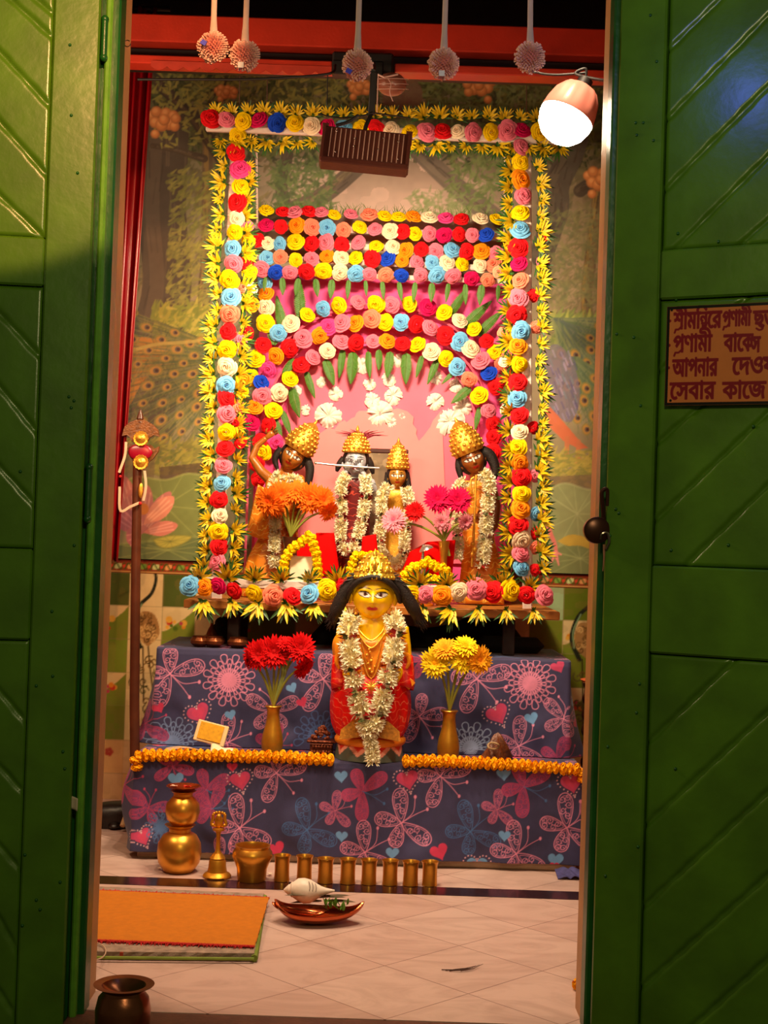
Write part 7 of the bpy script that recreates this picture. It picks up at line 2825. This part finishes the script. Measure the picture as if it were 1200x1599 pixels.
# ================================================================== LAMPS, CABLES, POMPOMS
fl_ = thing('flood_lamp', FLOOD_C, 'brown ribbed flood lamp hanging over the altar, seen from behind', 'lamp')
case = mat('brown_cast_case', '5e3026', rough=.42, metal=.25, var=.15, bump=.15)
fr_rot = Matrix.Rotation(ROLL + .035, 3, 'Y') @ Matrix.Rotation(-.32, 3, 'X')
S8 = F / FLOOD_C.y
U8 = lambda x, y, z: FLOOD_C + fr_rot @ Vector((x / S8, y, z / S8))
case_o = MB().obox(FLOOD_C, fr_rot, (70 / S8, .022, 33 / S8), .006).build('case', case, fl_, smooth=False)
fn = MB()
for k in range(16):
    fn.obox(U8(-56 + 7.6 * k, -.0225, 2), fr_rot, (.8 / S8, .0016, 26 / S8), .0004)
fn.build('cooling_fins', mat('pale_case_fins', 'c89c8c', rough=.4, metal=.3), case_o, smooth=False)  # fins coloured paler than the brown case
fn = MB()
for s in (-1, 1):
    fn.obox(U8(s * 67, -.025, 0), fr_rot, (2.2 / S8, .006, 30 / S8), .001)
    fn.obox(U8(s * 66, -.0, 31), fr_rot, (5 / S8, .03, 2.5 / S8), .001)
fn.obox(U8(0, -.012, -33), fr_rot, (68 / S8, .022, 5 / S8), .003)
fn.build('case_rim', case, fl_, smooth=False)
for x, z in ((-48, 22), (-46, -16), (-18, 12), (-18, -2), (20, -4), (26, 18), (50, 14), (52, -18)):
    MB().ball(U8(x, -.024, z), .003, 8, 6).build('screw', mat('steel', '9a8a80'), case_o)
MB().obox(U8(0, .024, -1), fr_rot, (62 / S8, .002, 28 / S8), .001).build('glass_front', mat('flood_glass', 'f8f0e0', rough=.2, emit=('ffd9a0', 6.0)), fl_, smooth=False)
arm = MB()
top_ = at(588, 112, FLOOD_C.y + .02)
arm.obox((at(583, 116, FLOOD_C.y + .05) + at(582, 176, FLOOD_C.y + .05)) / 2, Matrix.Rotation(ROLL, 3, 'Y'), (5.5 / S8, .008, 34 / S8), .002)
arm.tube([at(582, 174, FLOOD_C.y + .05), at(572, 196, FLOOD_C.y + .02), U8(-5, 0, 33)], .006, 8)
arm.tube([at(583, 112, FLOOD_C.y + .05), at(583, 100, YR - .04)], .008, 8)
arm.build('hanging_bracket', black_iron, fl_)
w = MB()
for pts in ([(497, 178), (530, 184), (560, 182), (583, 176)], [(583, 176), (610, 180), (640, 184)]):
    w.tube(bez([at(x, y, FLOOD_C.y + .02) for x, y in pts], 14), .0022, 6)
w.tube(bez([at(525, 196, FLOOD_C.y), at(545, 190, FLOOD_C.y), at(560, 180, FLOOD_C.y)], 10), .005, 6)
w.build('lamp_wires', black_iron, fl_)
# the clear socket shade with hanging wire ends, right of the bracket
sh = thing('socket_shade', at(612, 130, 4.2), 'brownish ribbed oval shade with loose wire ends under the beam', 'shade')
m = MB().ball(at(612, 132, 4.2), (.045, .04, .034), 28, 16)
m.build('shade_body', mat('brown_ribbed_plastic', '8a5040', rough=.3, var=.1), sh)
m = MB()
for k in range(3):
    m.tube([at(612 + 26 * cos(a), 124 + 8 * k + 3 * sin(a), 4.2 - .02) + Vector((0, -.026 * abs(sin(a)), 0)) for a in [pi * j / 14 for j in range(15)]], .0012, 5)
m.tube(bez([at(606, 122, 4.15), at(611, 132, 4.14), at(609, 144, 4.14), at(614, 158, 4.14)], 12), .0015, 5)
m.tube([at(590, 116, 4.15), at(600, 121, 4.14), at(622, 116, 4.15)], .003, 6)
m.tube([at(591, 118, 4.15), at(589, 175, 4.13)], .002, 6)
m.build('loose_wires', mat('pink_grey_wire', 'c89a90', rough=.5), sh)
# the large bulb and its cable
S7 = F / BULB_C.y
bd = Vector((.42, .10, .90)).normalized()           # from the dome towards the cap
brot = bd.to_track_quat('Z', 'Y').to_matrix()
lb = thing('light_bulb', BULB_C, 'large glowing bulb with pinkish fluted base hanging at the upper right', 'bulb')
q = lambda v: v / S7
MB().lathe([(0, q(-42)), (q(14), q(-40)), (q(28), q(-33)), (q(38), q(-21)), (q(43), q(-6)), (q(43.5), q(2))], BULB_C + bd * q(-3), 48, brot).build('glowing_dome', mat('lit_opal_dome', 'fff6e8', rough=.4, emit=('ffe6c0', 60.0)), lb)
MB().lathe([(q(43.5), 0), (q(44), q(4)), (q(42), q(16)), (q(37), q(36)), (q(28), q(50)), (q(17), q(56)), (0, q(57))], BULB_C + bd * q(-1), 56, brot, lambda a, t: 1 + .02 * cos(a * 12) * (1 if .2 < t < .9 else 0)).build('fluted_base', mat('pink_white_plastic', 'd88474', rough=.4, var=.05), lb)
m = MB().tube([BULB_C + bd * q(54), BULB_C + bd * q(68)], q(12), 16)
m.build('socket', black_iron, lb)
hk = BULB_C + bd * q(66)
cb = MB().tube(bez([hk, hk + Vector((.0, 0, .03)), at(900, 116, 3.46), at(945, 126, 3.42), at(975, 128, 3.3)], 20), .0038, 8)
cb.tube(bez([hk + Vector((0, 0, .02)), at(870, 117, 3.48), at(840, 113, 3.5), at(832, 100, 3.5), at(828, -10, 3.5)], 20), .0032, 8)
cb.build('bulb_cable', black_iron, lb)
m = MB().tube(bez([at(215, 124, 4.1), at(300, 124, 4.1), at(380, 124, 4.1), at(450, 121, 4.1), at(515, 115, 4.1), at(524, 102, 4.15)], 40), .0042, 8)
m.tube([at(512, 116, 4.1), at(511, 165, 4.1)], .0018, 6)
tag(m.build('black_cable', black_iron), 'sagging black cable under the beams at the upper left', 'cable')
m = MB()
for x, y0, y1 in ((375, 100, 176), (418, 105, 176), (823, 118, 214)):
    m.tube([at(x, y0, YF + .02), at(x - 1, y1, YF)], .002, 6)
tag(m.build('hanging_threads', mat('brown_thread', '6a4a3a', rough=.8)), 'three thin brown threads holding up the top bar of the shrine', 'thread', None, 'stuff')


def pompom_mesh():
    b = MB()
    b.ball((0, 0, 0), .40, 16, 12)
    N = 380
    for k in range(N):
        z = 1 - 2 * (k + .5) / N
        a = k * 2.39996
        q_ = sqrt(1 - z * z)
        n = Vector((q_ * cos(a), q_ * sin(a), z))
        u = n.cross(Vector((.2, .4, .9))).normalized()
        v = n.cross(u)
        L = R.uniform(.44, .55)
        for e in (u, v):
            s_ = e * .034
            b.add([n * .30 - s_, n * .30 + s_, n * L + s_ * .9, n * L - s_ * .9], [(0, 1, 2, 3)], [0, 0, 1, 1])
    return b.mesh('pompom', smooth=False, use_t=True)


pm_ = pompom_mesh()
pm_.materials.append(mat('dusty_pink_straw', 'c87068', col2='ffd0c4', attr='t', rough=.7, var=.25, scale=20))
tape = mat('cream_tape', 'd0b0a8', rough=.7, var=.1)
pn_lab = ['leftmost dusty pink pompom hanging from the door head', 'second dusty pink pompom from the left, hanging lowest of the left pair', 'dusty pink pompom above the flood lamp with a blue bit of thread', 'dusty pink pompom right of the flood lamp with a white label', 'dusty pink pompom left of the glowing bulb']
for i, (x, y, xt) in enumerate(((333, 74, 336), (382, 87, 388), (558, 102, 563), (693, 100, 698), (828, 90, 829))):
    YPm = 2.99
    c = at(x, y, YPm)
    t_ = at(xt, -60, YPm)
    t_.z = TOPZ - .071
    p_ = thing('pompom', c, pn_lab[i], 'pompom', 'pompoms on the door head')
    inst('straw_ball', pm_, p_, c, (0, 0, i * 1.3), 48 / (F / YPm))
    m = MB().tube([t_, c.lerp(t_, .28), c + Vector((0, 0, .028))], [.0055, .006, .0085], 8, True, None, .5)
    m.build('hanging_tape', tape, p_)
    if i in (0, 2):
        m = MB().obox(c + Vector((-.016, -.034, -.002 if i == 0 else -.024)), Matrix.Rotation(.5, 3, 'Y'), (.006, .001, .005))
        m.build('blue_thread', mat('violet_blue_thread', '3a3ad0', rough=.6), p_, smooth=False)
    if i in (1, 3):
        m = MB().obox(c + Vector((-.004, -.030, -.030)), Matrix.Identity(3), (.006, .001, .006))
        m.build('white_label', mat('white_tag_paper', 'e8e0e8', rough=.6), p_, smooth=False)
# little screw eye on the left jamb
m = MB().tube([at(199 + 5 * cos(a), 68 + 5 * sin(a), 3.0) for a in [2 * pi * k / 16 for k in range(15)]], .0012, 6)
m.tube([at(188, 70, 2.99), at(195, 69, 3.0)], .0016, 6)
tag(m.build('screw_eye', mat('steel', '9a8a80')), 'small steel screw eye in the top of the left jamb', 'screw eye')
